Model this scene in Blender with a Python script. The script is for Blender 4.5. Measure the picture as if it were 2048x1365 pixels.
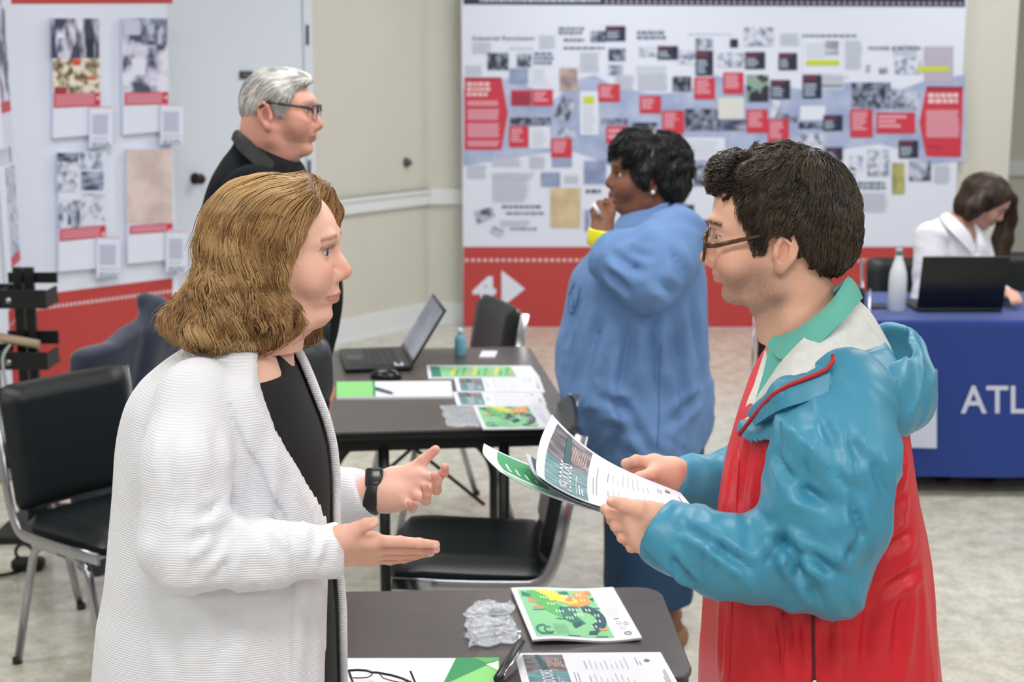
import bpy, bmesh, math, random
import numpy as np
from mathutils import Vector, Matrix, Quaternion

for _o in list(bpy.data.objects):
    bpy.data.objects.remove(_o, do_unlink=True)
SC = bpy.context.scene
COL = SC.collection
rng = np.random.default_rng(7)
random.seed(7)

# ------------------------------------------------------------------ camera
IMG_W, IMG_H = 2048.0, 1365.0
FPX = 3000.0                       # focal length in pixels of the 2048 wide frame
CAM_H = 1.84
PITCH = math.atan((IMG_H / 2 - 92.0) / FPX)
cam_data = bpy.data.cameras.new('camera')
cam_data.sensor_width = 36.0
cam_data.lens = FPX / IMG_W * 36.0
cam_data.clip_start = 0.05
cam = bpy.data.objects.new('camera', cam_data)
COL.objects.link(cam)
cam.location = (0, 0, CAM_H)
cam.rotation_euler = (math.pi / 2 - PITCH, 0, 0)
SC.camera = cam
cam_data.dof.use_dof = True
cam_data.dof.focus_distance = 2.25
cam_data.dof.aperture_fstop = 6.0

# ------------------------------------------------------------------ world, lights, exposure
world = bpy.data.worlds.new('world')
SC.world = world
world.use_nodes = True
_bg = world.node_tree.nodes['Background']
_bg.inputs[0].default_value = (0.92, 0.96, 1.0, 1)
_bg.inputs[1].default_value = 0.30
SC.view_settings.view_transform = 'Standard'
SC.view_settings.look = 'None'
SC.view_settings.exposure = 0.0
SC.view_settings.gamma = 1.0
SC.view_settings.use_curve_mapping = False

CEIL = 3.15
LAMP_SPOTS = [(-2.6, 0.6), (0.0, 0.6), (2.6, 0.6), (-2.6, 3.2), (0.0, 3.2), (2.6, 3.2),
              (-1.3, 5.7), (1.6, 5.8), (4.0, 5.8), (0.6, 8.4), (3.2, 8.4), (-2.6, -2.0), (0.0, -2.0), (2.6, -2.0)]
LAMP_WATT = 29.5

# ------------------------------------------------------------------ pixels of the photograph to places in the room
_fw = np.array([0, math.cos(PITCH), -math.sin(PITCH)])
_up = np.array([0, math.sin(PITCH), math.cos(PITCH)])
_rt = np.array([1.0, 0, 0])
_C = np.array([0, 0, CAM_H])

def ray(px, py):
    return _fw * FPX + _rt * (px - IMG_W / 2) + _up * (IMG_H / 2 - py)

def W(px, py, d):
    """the point at depth y = d seen at pixel px, py"""
    r = ray(px, py)
    return _C + r * (d / r[1])

def G(px, py, z):
    """the point at height z seen at pixel px, py"""
    r = ray(px, py)
    return _C + r * ((z - CAM_H) / r[2])

def lin(h):
    h = h.lstrip('#')
    v = [int(h[i:i + 2], 16) / 255 for i in (0, 2, 4)]
    return tuple(x / 12.92 if x <= 0.04045 else ((x + 0.055) / 1.055) ** 2.4 for x in v)

# ------------------------------------------------------------------ materials
class NT:
    def __init__(self, name):
        self.m = bpy.data.materials.new(name)
        self.m.use_nodes = True
        self.t = self.m.node_tree
        self.b = self.t.nodes['Principled BSDF']
    def n(self, typ, **kw):
        nd = self.t.nodes.new(typ)
        for k, v in kw.items():
            if k.startswith('i_'):
                nd.inputs[k[2:].replace('_', ' ')].default_value = v
            else:
                setattr(nd, k, v)
        return nd
    def l(self, a, b):
        self.t.links.new(a, b)

_mats = {}
def mat(name, col, rough=0.6, metal=0.0, spec=0.5, var=0.0, vscale=30.0, bump=0.0, bscale=200.0, coat=0.0,
        trans=0.0, ior=1.45, sheen=0.0, alpha=1.0, stretch=(1, 1, 1), emit=0.0, wrinkle=0.0, wscale=8.0):
    """a Principled material whose colour and bump come from noise in object space"""
    if name in _mats:
        return _mats[name]
    k = NT(name)
    c = lin(col) if isinstance(col, str) else col
    b = k.b
    b.inputs['Base Color'].default_value = (*c, 1)
    b.inputs['Roughness'].default_value = rough
    b.inputs['Metallic'].default_value = metal
    b.inputs['Specular IOR Level'].default_value = spec
    b.inputs['IOR'].default_value = ior
    b.inputs['Coat Weight'].default_value = coat
    b.inputs['Transmission Weight'].default_value = trans
    b.inputs['Sheen Weight'].default_value = sheen
    b.inputs['Alpha'].default_value = alpha
    if emit:
        b.inputs['Emission Color'].default_value = (*c, 1)
        b.inputs['Emission Strength'].default_value = emit
    tc = k.n('ShaderNodeTexCoord')
    mp = k.n('ShaderNodeMapping')
    mp.inputs['Scale'].default_value = stretch
    k.l(tc.outputs['Object'], mp.inputs['Vector'])
    if var > 0:
        ns = k.n('ShaderNodeTexNoise')
        ns.inputs['Scale'].default_value = vscale
        ns.inputs['Detail'].default_value = 4
        k.l(mp.outputs[0], ns.inputs['Vector'])
        mr = k.n('ShaderNodeMapRange')
        mr.inputs[1].default_value = 0.3
        mr.inputs[2].default_value = 0.7
        mr.inputs[3].default_value = 1 - var
        mr.inputs[4].default_value = 1 + var
        k.l(ns.outputs[0], mr.inputs[0])
        mx = k.n('ShaderNodeMix', data_type='RGBA', blend_type='MULTIPLY')
        mx.inputs[0].default_value = 1
        mx.inputs[6].default_value = (*c, 1)
        k.l(mr.outputs[0], mx.inputs[7])
        k.l(mx.outputs[2], b.inputs['Base Color'])
    last = None
    if wrinkle > 0:                                   # sharp creases of thin cloth
        nw = k.n('ShaderNodeTexNoise', noise_type='RIDGED_MULTIFRACTAL')
        nw.inputs['Scale'].default_value = wscale
        nw.inputs['Detail'].default_value = 2.0
        nw.inputs['Roughness'].default_value = .45
        nw.inputs['Distortion'].default_value = .6
        k.l(mp.outputs[0], nw.inputs['Vector'])
        bw = k.n('ShaderNodeBump')
        bw.inputs['Distance'].default_value = wrinkle
        k.l(nw.outputs[0], bw.inputs['Height'])
        last = bw
        k.l(bw.outputs[0], b.inputs['Normal'])
    if bump > 0:
        nb = k.n('ShaderNodeTexNoise')
        nb.inputs['Scale'].default_value = bscale
        nb.inputs['Detail'].default_value = 3
        k.l(mp.outputs[0], nb.inputs['Vector'])
        bp = k.n('ShaderNodeBump')
        bp.inputs['Strength'].default_value = 1.0
        bp.inputs['Distance'].default_value = bump
        k.l(nb.outputs[0], bp.inputs['Height'])
        if last: k.l(last.outputs[0], bp.inputs['Normal'])
        k.l(bp.outputs[0], b.inputs['Normal'])
    _mats[name] = k.m
    return k.m

def mat_attr(name, rough=0.5, sss=0.0, bump=0.0, bscale=300.0, spec=0.4, sheen=0.0):
    """base colour from the mesh's own colour attribute Col"""
    if name in _mats:
        return _mats[name]
    k = NT(name)
    a = k.n('ShaderNodeAttribute', attribute_name='Col')
    k.l(a.outputs['Color'], k.b.inputs['Base Color'])
    k.b.inputs['Roughness'].default_value = rough
    k.b.inputs['Specular IOR Level'].default_value = spec
    k.b.inputs['Sheen Weight'].default_value = sheen
    if sss:
        k.b.inputs['Subsurface Weight'].default_value = sss
        k.b.inputs['Subsurface Radius'].default_value = (0.9, 0.35, 0.2)
        k.b.inputs['Subsurface Scale'].default_value = 0.006
    if bump:
        tc = k.n('ShaderNodeTexCoord')
        nb = k.n('ShaderNodeTexNoise')
        nb.inputs['Scale'].default_value = bscale
        k.l(tc.outputs['Object'], nb.inputs['Vector'])
        bp = k.n('ShaderNodeBump')
        bp.inputs['Distance'].default_value = bump
        k.l(nb.outputs[0], bp.inputs['Height'])
        k.l(bp.outputs[0], k.b.inputs['Normal'])
    _mats[name] = k.m
    return k.m

# ------------------------------------------------------------------ objects, names, labels
def link(o, parent=None):
    COL.objects.link(o)
    if parent is not None:
        o.parent = parent
    return o

def tag(o, label=None, cat=None, group=None, kind=None):
    if label: o['label'] = label
    if cat: o['category'] = cat
    if group: o['group'] = group
    if kind: o['kind'] = kind
    return o

def thing(name, label, cat, loc=(0, 0, 0), rotz=0.0, group=None):
    o = bpy.data.objects.new(name, None)
    o.empty_display_size = 0.1
    link(o)
    o.location = loc
    o.rotation_euler = (0, 0, rotz)
    return tag(o, label, cat, group)

def copy_tree(o, parent=None):
    c = o.copy()
    COL.objects.link(c)
    c.parent = parent
    for ch in list(o.children):
        copy_tree(ch, c)
    return c

def mesh_obj(name, verts, faces, mats, parent=None, smooth=False, fmat=None, col=None):
    me = bpy.data.meshes.new(name)
    if isinstance(faces, np.ndarray):
        verts = np.asarray(verts, dtype=np.float32)
        n = faces.shape[1]
        me.vertices.add(len(verts))
        me.vertices.foreach_set('co', verts.ravel())
        me.loops.add(faces.size)
        me.loops.foreach_set('vertex_index', faces.ravel().astype(np.int32))
        me.polygons.add(len(faces))
        me.polygons.foreach_set('loop_start', np.arange(0, faces.size, n, dtype=np.int32))
        me.update(calc_edges=True)
    else:
        me.from_pydata([tuple(map(float, v)) for v in verts], [], faces)
    if not isinstance(mats, (list, tuple)):
        mats = [mats]
    for m in mats:
        me.materials.append(m)
    np_ = len(me.polygons)
    if fmat is not None:
        me.polygons.foreach_set('material_index', np.asarray(fmat, dtype=np.int32))
    if smooth is True:
        me.polygons.foreach_set('use_smooth', np.ones(np_, dtype=bool))
    elif smooth is not False:
        me.polygons.foreach_set('use_smooth', np.asarray(smooth, dtype=bool))
    if col is not None:
        at = me.color_attributes.new('Col', 'FLOAT_COLOR', 'POINT')
        cc = np.ones((len(me.vertices), 4), dtype=np.float32)
        cc[:, :3] = col
        at.data.foreach_set('color', cc.ravel())
    me.validate()
    me.update()
    o = bpy.data.objects.new(name, me)
    return link(o, parent)

class MB:
    """collects shapes into one mesh"""
    def __init__(self):
        self.v, self.f, self.m, self.s = [], [], [], []
    def add(self, verts, faces, mi=0, smooth=False):
        k = len(self.v)
        self.v.extend([tuple(map(float, p)) for p in verts])
        for fa in faces:
            self.f.append(tuple(i + k for i in fa))
            self.m.append(mi)
            self.s.append(smooth)
        return self
    def box(self, lo, hi, mi=0, M=None, bev=0.0):
        if bev > 0:
            bm = bmesh.new()
            bmesh.ops.create_cube(bm, size=1.0)
            c = [(lo[i] + hi[i]) / 2 for i in range(3)]
            s = [hi[i] - lo[i] for i in range(3)]
            for v in bm.verts:
                v.co = Vector([c[i] + v.co[i] * s[i] for i in range(3)])
            bmesh.ops.bevel(bm, geom=bm.edges[:], offset=min(bev, min(s) * 0.49), segments=3, profile=0.5, affect='EDGES')
            return self.bm(bm, mi, M, True)
        x0, y0, z0 = lo; x1, y1, z1 = hi
        vs = [(x0, y0, z0), (x1, y0, z0), (x1, y1, z0), (x0, y1, z0), (x0, y0, z1), (x1, y0, z1), (x1, y1, z1), (x0, y1, z1)]
        if M is not None:
            vs = [M @ Vector(p) for p in vs]
        return self.add(vs, [(0, 3, 2, 1), (4, 5, 6, 7), (0, 1, 5, 4), (1, 2, 6, 5), (2, 3, 7, 6), (3, 0, 4, 7)], mi)
    def bm(self, bm, mi=0, M=None, smooth=False):
        bm.verts.index_update()
        vs = [(M @ v.co if M is not None else v.co.copy()) for v in bm.verts]
        fs = [tuple(v.index for v in f.verts) for f in bm.faces]
        bm.free()
        return self.add(vs, fs, mi, smooth)
    def tube(self, pts, r, n=12, mi=0, cap=True, flat=None, up=None):
        """round (or flat = (a, b) elliptical) tube along a path; r may be a list"""
        P = [Vector(p) for p in pts]
        k = len(P)
        rr = r if isinstance(r, (list, tuple, np.ndarray)) else [r] * k
        vs = []
        N = None
        for i in range(k):
            t = (P[min(i + 1, k - 1)] - P[max(i - 1, 0)]).normalized()
            if N is None:
                a = Vector(up) if up is not None else (Vector((0, 0, 1)) if abs(t.z) < 0.9 else Vector((1, 0, 0)))
                N = (a - t * a.dot(t)).normalized()
            else:
                N = (N - t * N.dot(t)).normalized()
            B = t.cross(N)
            for j in range(n):
                th = 2 * math.pi * j / n
                ca, sa = math.cos(th), math.sin(th)
                if flat:
                    e = 0.35
                    ca = math.copysign(abs(ca) ** e, ca) * flat[0]
                    sa = math.copysign(abs(sa) ** e, sa) * flat[1]
                    vs.append(P[i] + N * ca * rr[i] + B * sa * rr[i])
                else:
                    vs.append(P[i] + (N * ca + B * sa) * rr[i])
        fs = [(i * n + j, i * n + (j + 1) % n, (i + 1) * n + (j + 1) % n, (i + 1) * n + j) for i in range(k - 1) for j in range(n)]
        self.add(vs, fs, mi, True)
        if cap:
            q = len(self.v) - len(vs)
            self.f.append(tuple(q + j for j in reversed(range(n)))); self.m.append(mi); self.s.append(False)
            self.f.append(tuple(q + (k - 1) * n + j for j in range(n))); self.m.append(mi); self.s.append(False)
        return self
    def lathe(self, prof, n=32, mi=0, M=None, smooth=True):
        vs, fs = [], []
        for r, z in prof:
            for j in range(n):
                a = 2 * math.pi * j / n
                p = Vector((r * math.cos(a), r * math.sin(a), z))
                vs.append(M @ p if M is not None else p)
        k = len(prof)
        for i in range(k - 1):
            for j in range(n):
                fs.append((i * n + j, i * n + (j + 1) % n, (i + 1) * n + (j + 1) % n, (i + 1) * n + j))
        return self.add(vs, fs, mi, smooth)
    def slab(self, outline, z0, z1, mi=0, bev=0.0):
        """a flat plate with the given xy outline"""
        n = len(outline)
        if bev:
            c = np.mean(np.array(outline), axis=0)
            def ins(k):
                o = []
                for i in range(n):
                    a = np.array(outline[i]); p = np.array(outline[i - 1]); q = np.array(outline[(i + 1) % n])
                    t = q - p; t = t / (np.linalg.norm(t) + 1e-9)
                    nn = np.array([-t[1], t[0]])
                    if np.dot(nn, c - a) < 0: nn = -nn
                    o.append(a + nn * k)
                return o
            rings = [(ins(bev), z0), (outline, z0 + bev), (outline, z1 - bev), (ins(bev), z1)]
        else:
            rings = [(outline, z0), (outline, z1)]
        vs = [(p[0], p[1], z) for o, z in rings for p in o]
        fs = []
        for r in range(len(rings) - 1):
            for i in range(n):
                j = (i + 1) % n
                fs.append((r * n + i, r * n + j, (r + 1) * n + j, (r + 1) * n + i))
        fs.append(tuple(reversed(range(n))))
        fs.append(tuple((len(rings) - 1) * n + i for i in range(n)))
        return self.add(vs, fs, mi)
    def grid(self, F, mi=0, smooth=True):
        """F[i][j] a grid of points"""
        a, b = len(F), len(F[0])
        vs = [p for row in F for p in row]
        fs = [(i * b + j, i * b + j + 1, (i + 1) * b + j + 1, (i + 1) * b + j) for i in range(a - 1) for j in range(b - 1)]
        return self.add(vs, fs, mi, smooth)
    def build(self, name, mats, parent=None):
        return mesh_obj(name, self.v, self.f, mats, parent, self.s, self.m)

def arc_path(pts, rad, n=6):
    """a polyline with rounded corners"""
    P = [np.array(p, float) for p in pts]
    out = [P[0]]
    for i in range(1, len(P) - 1):
        a, b, c = P[i - 1], P[i], P[i + 1]
        u = (a - b); lu = np.linalg.norm(u); u /= lu
        v = (c - b); lv = np.linalg.norm(v); v /= lv
        r = min(rad, lu * 0.49, lv * 0.49)
        p, q = b + u * r, b + v * r
        for k in range(n + 1):
            t = k / n
            out.append((1 - t) ** 2 * p + 2 * t * (1 - t) * b + t * t * q)
    out.append(P[-1])
    return out

def rrect(x0, y0, x1, y1, r, n=6):
    o = []
    for cx, cy, a0 in ((x1 - r, y1 - r, 0), (x0 + r, y1 - r, 90), (x0 + r, y0 + r, 180), (x1 - r, y0 + r, 270)):
        for k in range(n + 1):
            a = math.radians(a0 + 90 * k / n)
            o.append((cx + r * math.cos(a), cy + r * math.sin(a)))
    return o

# ------------------------------------------------------------------ lettering
_txt = {}
def text2d(s, bold=0.0):
    """flat triangles of a line of lettering, height of a capital = 1, starting at 0,0"""
    key = (s, bold)
    if key not in _txt:
        cu = bpy.data.curves.new('lettering', 'FONT')
        cu.body = s
        cu.size = 1.0
        cu.offset = bold
        cu.resolution_u = 3
        o = bpy.data.objects.new('lettering', cu)
        COL.objects.link(o)
        dg = bpy.context.evaluated_depsgraph_get()
        me = o.evaluated_get(dg).to_mesh()
        v = np.array([tuple(p.co)[:2] for p in me.vertices]) if len(me.vertices) else np.zeros((0, 2))
        f = [tuple(p.vertices) for p in me.polygons]
        o.evaluated_get(dg).to_mesh_clear()
        bpy.data.objects.remove(o, do_unlink=True)
        bpy.data.curves.remove(cu)
        if len(v):
            v = v / 0.69
            v[:, 0] -= v[:, 0].min()
        _txt[key] = (v, f)
    return _txt[key]

class Patch:
    """a surface piece u, v in 0..1 (u right, v up) that prints lie on"""
    def __init__(self, fn, w, h, nu=1, nv=1):
        self.fn, self.w, self.h, self.nu, self.nv = fn, w, h, nu, nv
        self.mb = MB()
        self.lay = 0
        self.eps = 0.0004
        e = 1e-3
        def nrm(u, v):
            a = fn(u + e, v) - fn(u - e, v)
            b = fn(u, v + e) - fn(u, v - e)
            n = np.cross(a, b)
            return n / (np.linalg.norm(n) + 1e-12)
        self.nrm = nrm
    def pt(self, u, v, k):
        return self.fn(u, v) + self.nrm(u, v) * self.eps * k
    def rect(self, u0, v0, u1, v1, mi, k=1, smooth=True):
        a = max(1, int(math.ceil(abs(u1 - u0) * self.nu)))
        b = max(1, int(math.ceil(abs(v1 - v0) * self.nv)))
        g = [[self.pt(u0 + (u1 - u0) * i / a, v0 + (v1 - v0) * j / b, k) for i in range(a + 1)] for j in range(b + 1)]
        self.mb.grid(g, mi, smooth)
    def poly(self, pts, mi, k=1):
        self.mb.add([self.pt(u, v, k) for u, v in pts], [tuple(range(len(pts)))], mi)
    def text(self, s, u, v, h, mi, k=2, rot=0, bold=0.0, sq=1.0, width=None):
        """lettering with its baseline start at u,v; h = capital height in metres; rot 0, 90, 270"""
        vs, fs = text2d(s, bold)
        if not len(vs): return
        if width:
            sq = width / (vs[:, 0].max() * h)
        c, sn = math.cos(math.radians(rot)), math.sin(math.radians(rot))
        out = []
        for x, y in vs:
            x *= h * sq; y *= h
            out.append(self.pt(u + (x * c - y * sn) / self.w, v + (x * sn + y * c) / self.h, k))
        self.mb.add(out, fs, mi)
    def lines(self, u0, v0, u1, v1, n, mi, k=2, fill=0.45, vertical=False, ragged=0.25):
        """n rows of small print too fine to read"""
        for i in range(n):
            e = 1 - ragged * random.random()
            if vertical:
                a = u0 + (u1 - u0) * (i + 0.3) / n
                self.rect(a, v0, a + (u1 - u0) / n * fill, v0 + (v1 - v0) * e, mi, k)
            else:
                a = v1 - (v1 - v0) * (i + 0.7) / n
                self.rect(u0, a, u0 + (u1 - u0) * e, a + (v1 - v0) / n * fill, mi, k)

def flat_patch(p00, p10, p01, p11, nu=1, nv=1, bow=0.0):
    p00, p10, p01, p11 = [np.array(p, float) for p in (p00, p10, p01, p11)]
    n = np.cross(p10 - p00, p01 - p00); n /= np.linalg.norm(n)
    def fn(u, v):
        p = (1 - u) * (1 - v) * p00 + u * (1 - v) * p10 + (1 - u) * v * p01 + u * v * p11
        if bow:
            p = p + n * bow(u, v)
        return p
    return Patch(fn, np.linalg.norm(p10 - p00), np.linalg.norm(p01 - p00), nu, nv)
# ------------------------------------------------------------------ soft bodies: distance fields and their surfaces
def A3(p): return np.asarray(p, dtype=np.float32)

def rc(P, a, b, ra, rb):
    a = A3(a); b = A3(b); ba = b - a
    h = np.clip(((P - a) @ ba) / max(float(ba @ ba), 1e-9), 0, 1)
    return np.linalg.norm(P - a - h[:, None] * ba, axis=1) - (ra + (rb - ra) * h)

def chain(P, pts, rs, k=0.0):
    d = None
    for i in range(len(pts) - 1):
        e = rc(P, pts[i], pts[i + 1], rs[i], rs[i + 1])
        d = e if d is None else (smin(d, e, k) if k else np.minimum(d, e))
    return d

def ell(P, c, r, R=None):
    q = P - A3(c)
    if R is not None:
        q = q @ A3(R)          # columns of R are the ellipsoid's axes
    r = A3(r)
    k0 = np.linalg.norm(q / r, axis=1)
    k1 = np.linalg.norm(q / (r * r), axis=1)
    return k0 * (k0 - 1.0) / np.maximum(k1, 1e-6)

def smin(a, b, k):
    h = np.maximum(k - np.abs(a - b), 0.0) / k
    return np.minimum(a, b) - h * h * k * 0.25

def smax(a, b, k):
    return -smin(-a, -b, k)

def hermite(xs, ys, x):
    """smooth monotone-ish interpolation of a table"""
    xs = np.asarray(xs, float); ys = np.asarray(ys, float)
    d = np.diff(ys) / np.diff(xs)
    m = np.zeros_like(ys)
    m[1:-1] = np.where(d[:-1] * d[1:] > 0, 2 * d[:-1] * d[1:] / np.where(d[:-1] + d[1:] == 0, 1, d[:-1] + d[1:]), 0)
    m[0], m[-1] = d[0], d[-1]
    x = np.clip(x, xs[0], xs[-1])
    i = np.clip(np.searchsorted(xs, x) - 1, 0, len(xs) - 2)
    h = xs[i + 1] - xs[i]
    t = (x - xs[i]) / h
    return ((1 + 2 * t) * (1 - t) ** 2 * ys[i] + t * (1 - t) ** 2 * h * m[i] + t * t * (3 - 2 * t) * ys[i + 1] + t * t * (t - 1) * h * m[i + 1])

def table(rows):
    """rows (z, a, b, ...) -> function of z giving the columns"""
    R = np.array(sorted(rows), float)
    zz = np.linspace(R[0, 0], R[-1, 0], 600)
    cols = [hermite(R[:, 0], R[:, c], zz) for c in range(1, R.shape[1])]
    return lambda z: [np.interp(z, zz, c) for c in cols]

def section(P, tab, p=2.2):
    """a body given slice by slice: tab(z) = x front, x back, y near, y far"""
    x0, x1, y0, y1 = tab(P[:, 2])
    cx, a = (x0 + x1) / 2, np.maximum(np.abs(x1 - x0) / 2, 1e-3)
    cy, b = (y0 + y1) / 2, np.maximum((y1 - y0) / 2, 1e-3)
    F = (np.abs((P[:, 0] - cx) / a) ** p + np.abs((P[:, 1] - cy) / b) ** p) ** (1 / p)
    return (F - 1) * np.minimum(a, b)

def _hash(i, j, k):
    n = (i.astype(np.int64) * 73856093) ^ (j.astype(np.int64) * 19349663) ^ (k.astype(np.int64) * 83492791)
    n = (n ^ (n >> 13)) * 1274126177
    return ((n ^ (n >> 16)) & 0xFFFF).astype(np.float32) / 65535.0

def noise3(P):
    """value noise, 0..1"""
    Q = np.floor(P)
    f = (P - Q).astype(np.float32)
    f = f * f * (3 - 2 * f)
    i, j, k = Q[:, 0].astype(np.int64), Q[:, 1].astype(np.int64), Q[:, 2].astype(np.int64)
    r = 0
    for di in (0, 1):
        wx = f[:, 0] if di else 1 - f[:, 0]
        for dj in (0, 1):
            wy = f[:, 1] if dj else 1 - f[:, 1]
            for dk in (0, 1):
                wz = f[:, 2] if dk else 1 - f[:, 2]
                r = r + _hash(i + di, j + dj, k + dk) * wx * wy * wz
    return r

def ridged(P):
    return 1 - np.abs(2 * noise3(P) - 1)

def surface(f, lo, hi, h, chunk=1_500_000):
    """the surface f = 0 as a quad mesh (naive surface nets), evaluated only near the surface"""
    lo = np.asarray(lo, float); hi = np.asarray(hi, float)
    B = 8
    nb = np.maximum(np.ceil((hi - lo) / (h * B)).astype(int), 1)
    N = nb * B + 1
    c = [lo[a] + (np.arange(nb[a]) + 0.5) * h * B for a in range(3)]
    CX = np.stack(np.meshgrid(*c, indexing='ij'), -1).reshape(-1, 3).astype(np.float32)
    cv = np.concatenate([f(CX[s:s + chunk]) for s in range(0, len(CX), chunk)])
    rad = h * B * 0.8661
    act = np.abs(cv) < rad * 1.7 + 0.004
    V = np.empty(N, np.float32)
    big = np.repeat(np.repeat(np.repeat(np.where(cv < 0, -1.0, 1.0).reshape(nb).astype(np.float32), B, 0), B, 1), B, 2)
    V[:-1, :-1, :-1] = big
    V[-1] = 1; V[:, -1] = 1; V[:, :, -1] = 1
    idx = np.nonzero(act)[0]
    bi = np.stack(np.unravel_index(idx, nb), -1)
    loc = np.stack(np.meshgrid(np.arange(B + 1), np.arange(B + 1), np.arange(B + 1), indexing='ij'), -1).reshape(-1, 3)
    per = max(1, chunk // len(loc))
    for s in range(0, len(bi), per):
        g = (bi[s:s + per, None, :] * B + loc[None]).reshape(-1, 3)
        pts = (lo + g * h).astype(np.float32)
        V[g[:, 0], g[:, 1], g[:, 2]] = f(pts)
    ins = V < 0
    cnt = np.zeros(N - 1, np.int8)
    for dx in (0, 1):
        for dy in (0, 1):
            for dz in (0, 1):
                cnt += ins[dx:N[0] - 1 + dx, dy:N[1] - 1 + dy, dz:N[2] - 1 + dz]
    mix = (cnt > 0) & (cnt < 8)
    ci = np.stack(np.nonzero(mix), -1)
    vid = -np.ones(N - 1, np.int64)
    vid[mix] = np.arange(len(ci))
    acc = np.zeros((len(ci), 3)); wgt = np.zeros(len(ci))
    corners = [(a, b, c_) for a in (0, 1) for b in (0, 1) for c_ in (0, 1)]
    cvs = {k: V[ci[:, 0] + k[0], ci[:, 1] + k[1], ci[:, 2] + k[2]] for k in corners}
    for k in corners:
        for ax in range(3):
            if k[ax] == 0:
                q = list(k); q[ax] = 1; q = tuple(q)
                a, b = cvs[k], cvs[q]
                cr = (a < 0) != (b < 0)
                t = np.where(cr, a / np.where(cr, a - b, 1), 0)
                p = np.zeros((len(ci), 3)) + np.array(k)
                p[:, ax] += t
                acc += p * cr[:, None]; wgt += cr
    verts = lo + (ci + acc / wgt[:, None]) * h
    faces = []
    for ax in range(3):
        o = [a for a in range(3) if a != ax]
        sl0 = [slice(None)] * 3; sl1 = [slice(None)] * 3
        sl0[ax] = slice(0, N[ax] - 1); sl1[ax] = slice(1, N[ax])
        s0, s1 = ins[tuple(sl0)], ins[tuple(sl1)]
        e = np.stack(np.nonzero(s0 != s1), -1)
        ok = (e[:, o[0]] > 0) & (e[:, o[1]] > 0) & (e[:, o[0]] < N[o[0]] - 1) & (e[:, o[1]] < N[o[1]] - 1)
        e = e[ok]
        flip = s0[e[:, 0], e[:, 1], e[:, 2]]
        def cell(d0, d1):
            q = e.copy(); q[:, o[0]] -= d0; q[:, o[1]] -= d1
            return vid[q[:, 0], q[:, 1], q[:, 2]]
        F = np.stack([cell(1, 1), cell(0, 1), cell(0, 0), cell(1, 0)], -1)
        fl = flip if ax != 1 else ~flip
        F[~fl] = F[~fl][:, ::-1]
        faces.append(F)
    faces = np.concatenate(faces)
    return verts, faces

def grad(f, P, e=0.0008):
    P = P.astype(np.float32)
    g = np.stack([f(P + A3(v)) - f(P - A3(v)) for v in ((e, 0, 0), (0, e, 0), (0, 0, e))], -1)
    return g / (np.linalg.norm(g, axis=1, keepdims=True) + 1e-9)

def sdf_obj(name, f, lo, hi, h, mats, parent=None, col=None, relax=1):
    v, F = surface(f, lo, hi, h)
    for _ in range(relax):                    # even out the net, keeping the surface
        s = np.zeros_like(v); c = np.zeros(len(v))
        for k in range(4):
            a, b = F[:, k], F[:, (k + 1) % 4]
            np.add.at(s, a, v[b]); np.add.at(c, a, 1)
            np.add.at(s, b, v[a]); np.add.at(c, b, 1)
        v = 0.4 * v + 0.6 * s / np.maximum(c, 1)[:, None]
    cc = col(v) if col is not None else None
    return mesh_obj(name, v, F, mats, parent, True, None, cc)

def bounds(pts, m):
    P = np.array(pts, float)
    return P.min(0) - m, P.max(0) + m

def euler(yaw=0, pitch=0, roll=0):
    """columns = local forward, left, up in the room; yaw 0 faces +x"""
    return np.array(Matrix.Rotation(yaw, 3, 'Z') @ Matrix.Rotation(-pitch, 3, 'Y') @ Matrix.Rotation(roll, 3, 'X'))

# many thin tapering tubes (hair) as one mesh
def strands(name, paths, rad, mats, parent, col=None, taper=0.35, ns=3, tmin=0.35):
    """paths: array n, k, 3 ; col: n,3 or n,k,3"""
    n, k, _ = paths.shape
    T = np.gradient(paths, axis=1)
    T /= np.linalg.norm(T, axis=2, keepdims=True) + 1e-9
    ref = np.array([0.31, 0.52, 0.79])
    Nn = np.cross(T, ref); Nn /= np.linalg.norm(Nn, axis=2, keepdims=True) + 1e-9
    Bn = np.cross(T, Nn)
    t = np.linspace(0, 1, k)
    prof = np.where(t < 0.5, 1.0, 1.0 - (1 - tmin) * (t - 0.5) * 2)
    r = (np.asarray(rad).reshape(-1, 1) * prof[None])
    vs = []
    for j in range(ns):
        a = 2 * math.pi * j / ns
        vs.append(paths + (Nn * math.cos(a) + Bn * math.sin(a)) * r[..., None])
    V = np.stack(vs, 2).reshape(-1, 3)
    base = (np.arange(n)[:, None] * k + np.arange(k - 1)[None]) * ns
    F = []
    for j in range(ns):
        j2 = (j + 1) % ns
        F.append(np.stack([base + j, base + j2, base + ns + j2, base + ns + j], -1).reshape(-1, 4))
    F = np.concatenate(F)
    cc = None
    if col is not None:
        col = np.asarray(col)
        if col.ndim == 2:
            col = np.repeat(col[:, None], k, 1)
        cc = np.repeat(col[:, :, None], ns, 2).reshape(-1, 3)
    return mesh_obj(name, V, F, mats, parent, True, None, cc)

def on_surface(f, px, py, d0, d1, off=.0006):
    """the first point of a body met from the camera's side along the sight line px, py"""
    t = np.linspace(d0, d1, 400)
    r = ray(px, py)
    P_ = _C + r[None] * (t / r[1])[:, None]
    v = f(P_.astype(np.float32))
    i = int(np.argmax(v < 0))
    a = P_[max(i - 1, 0)]; b = P_[i]
    va, vb = v[max(i - 1, 0)], v[i]
    p = a + (b - a) * float(va / max(va - vb, 1e-6))
    return p + grad(f, p[None], .002)[0] * off
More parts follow.
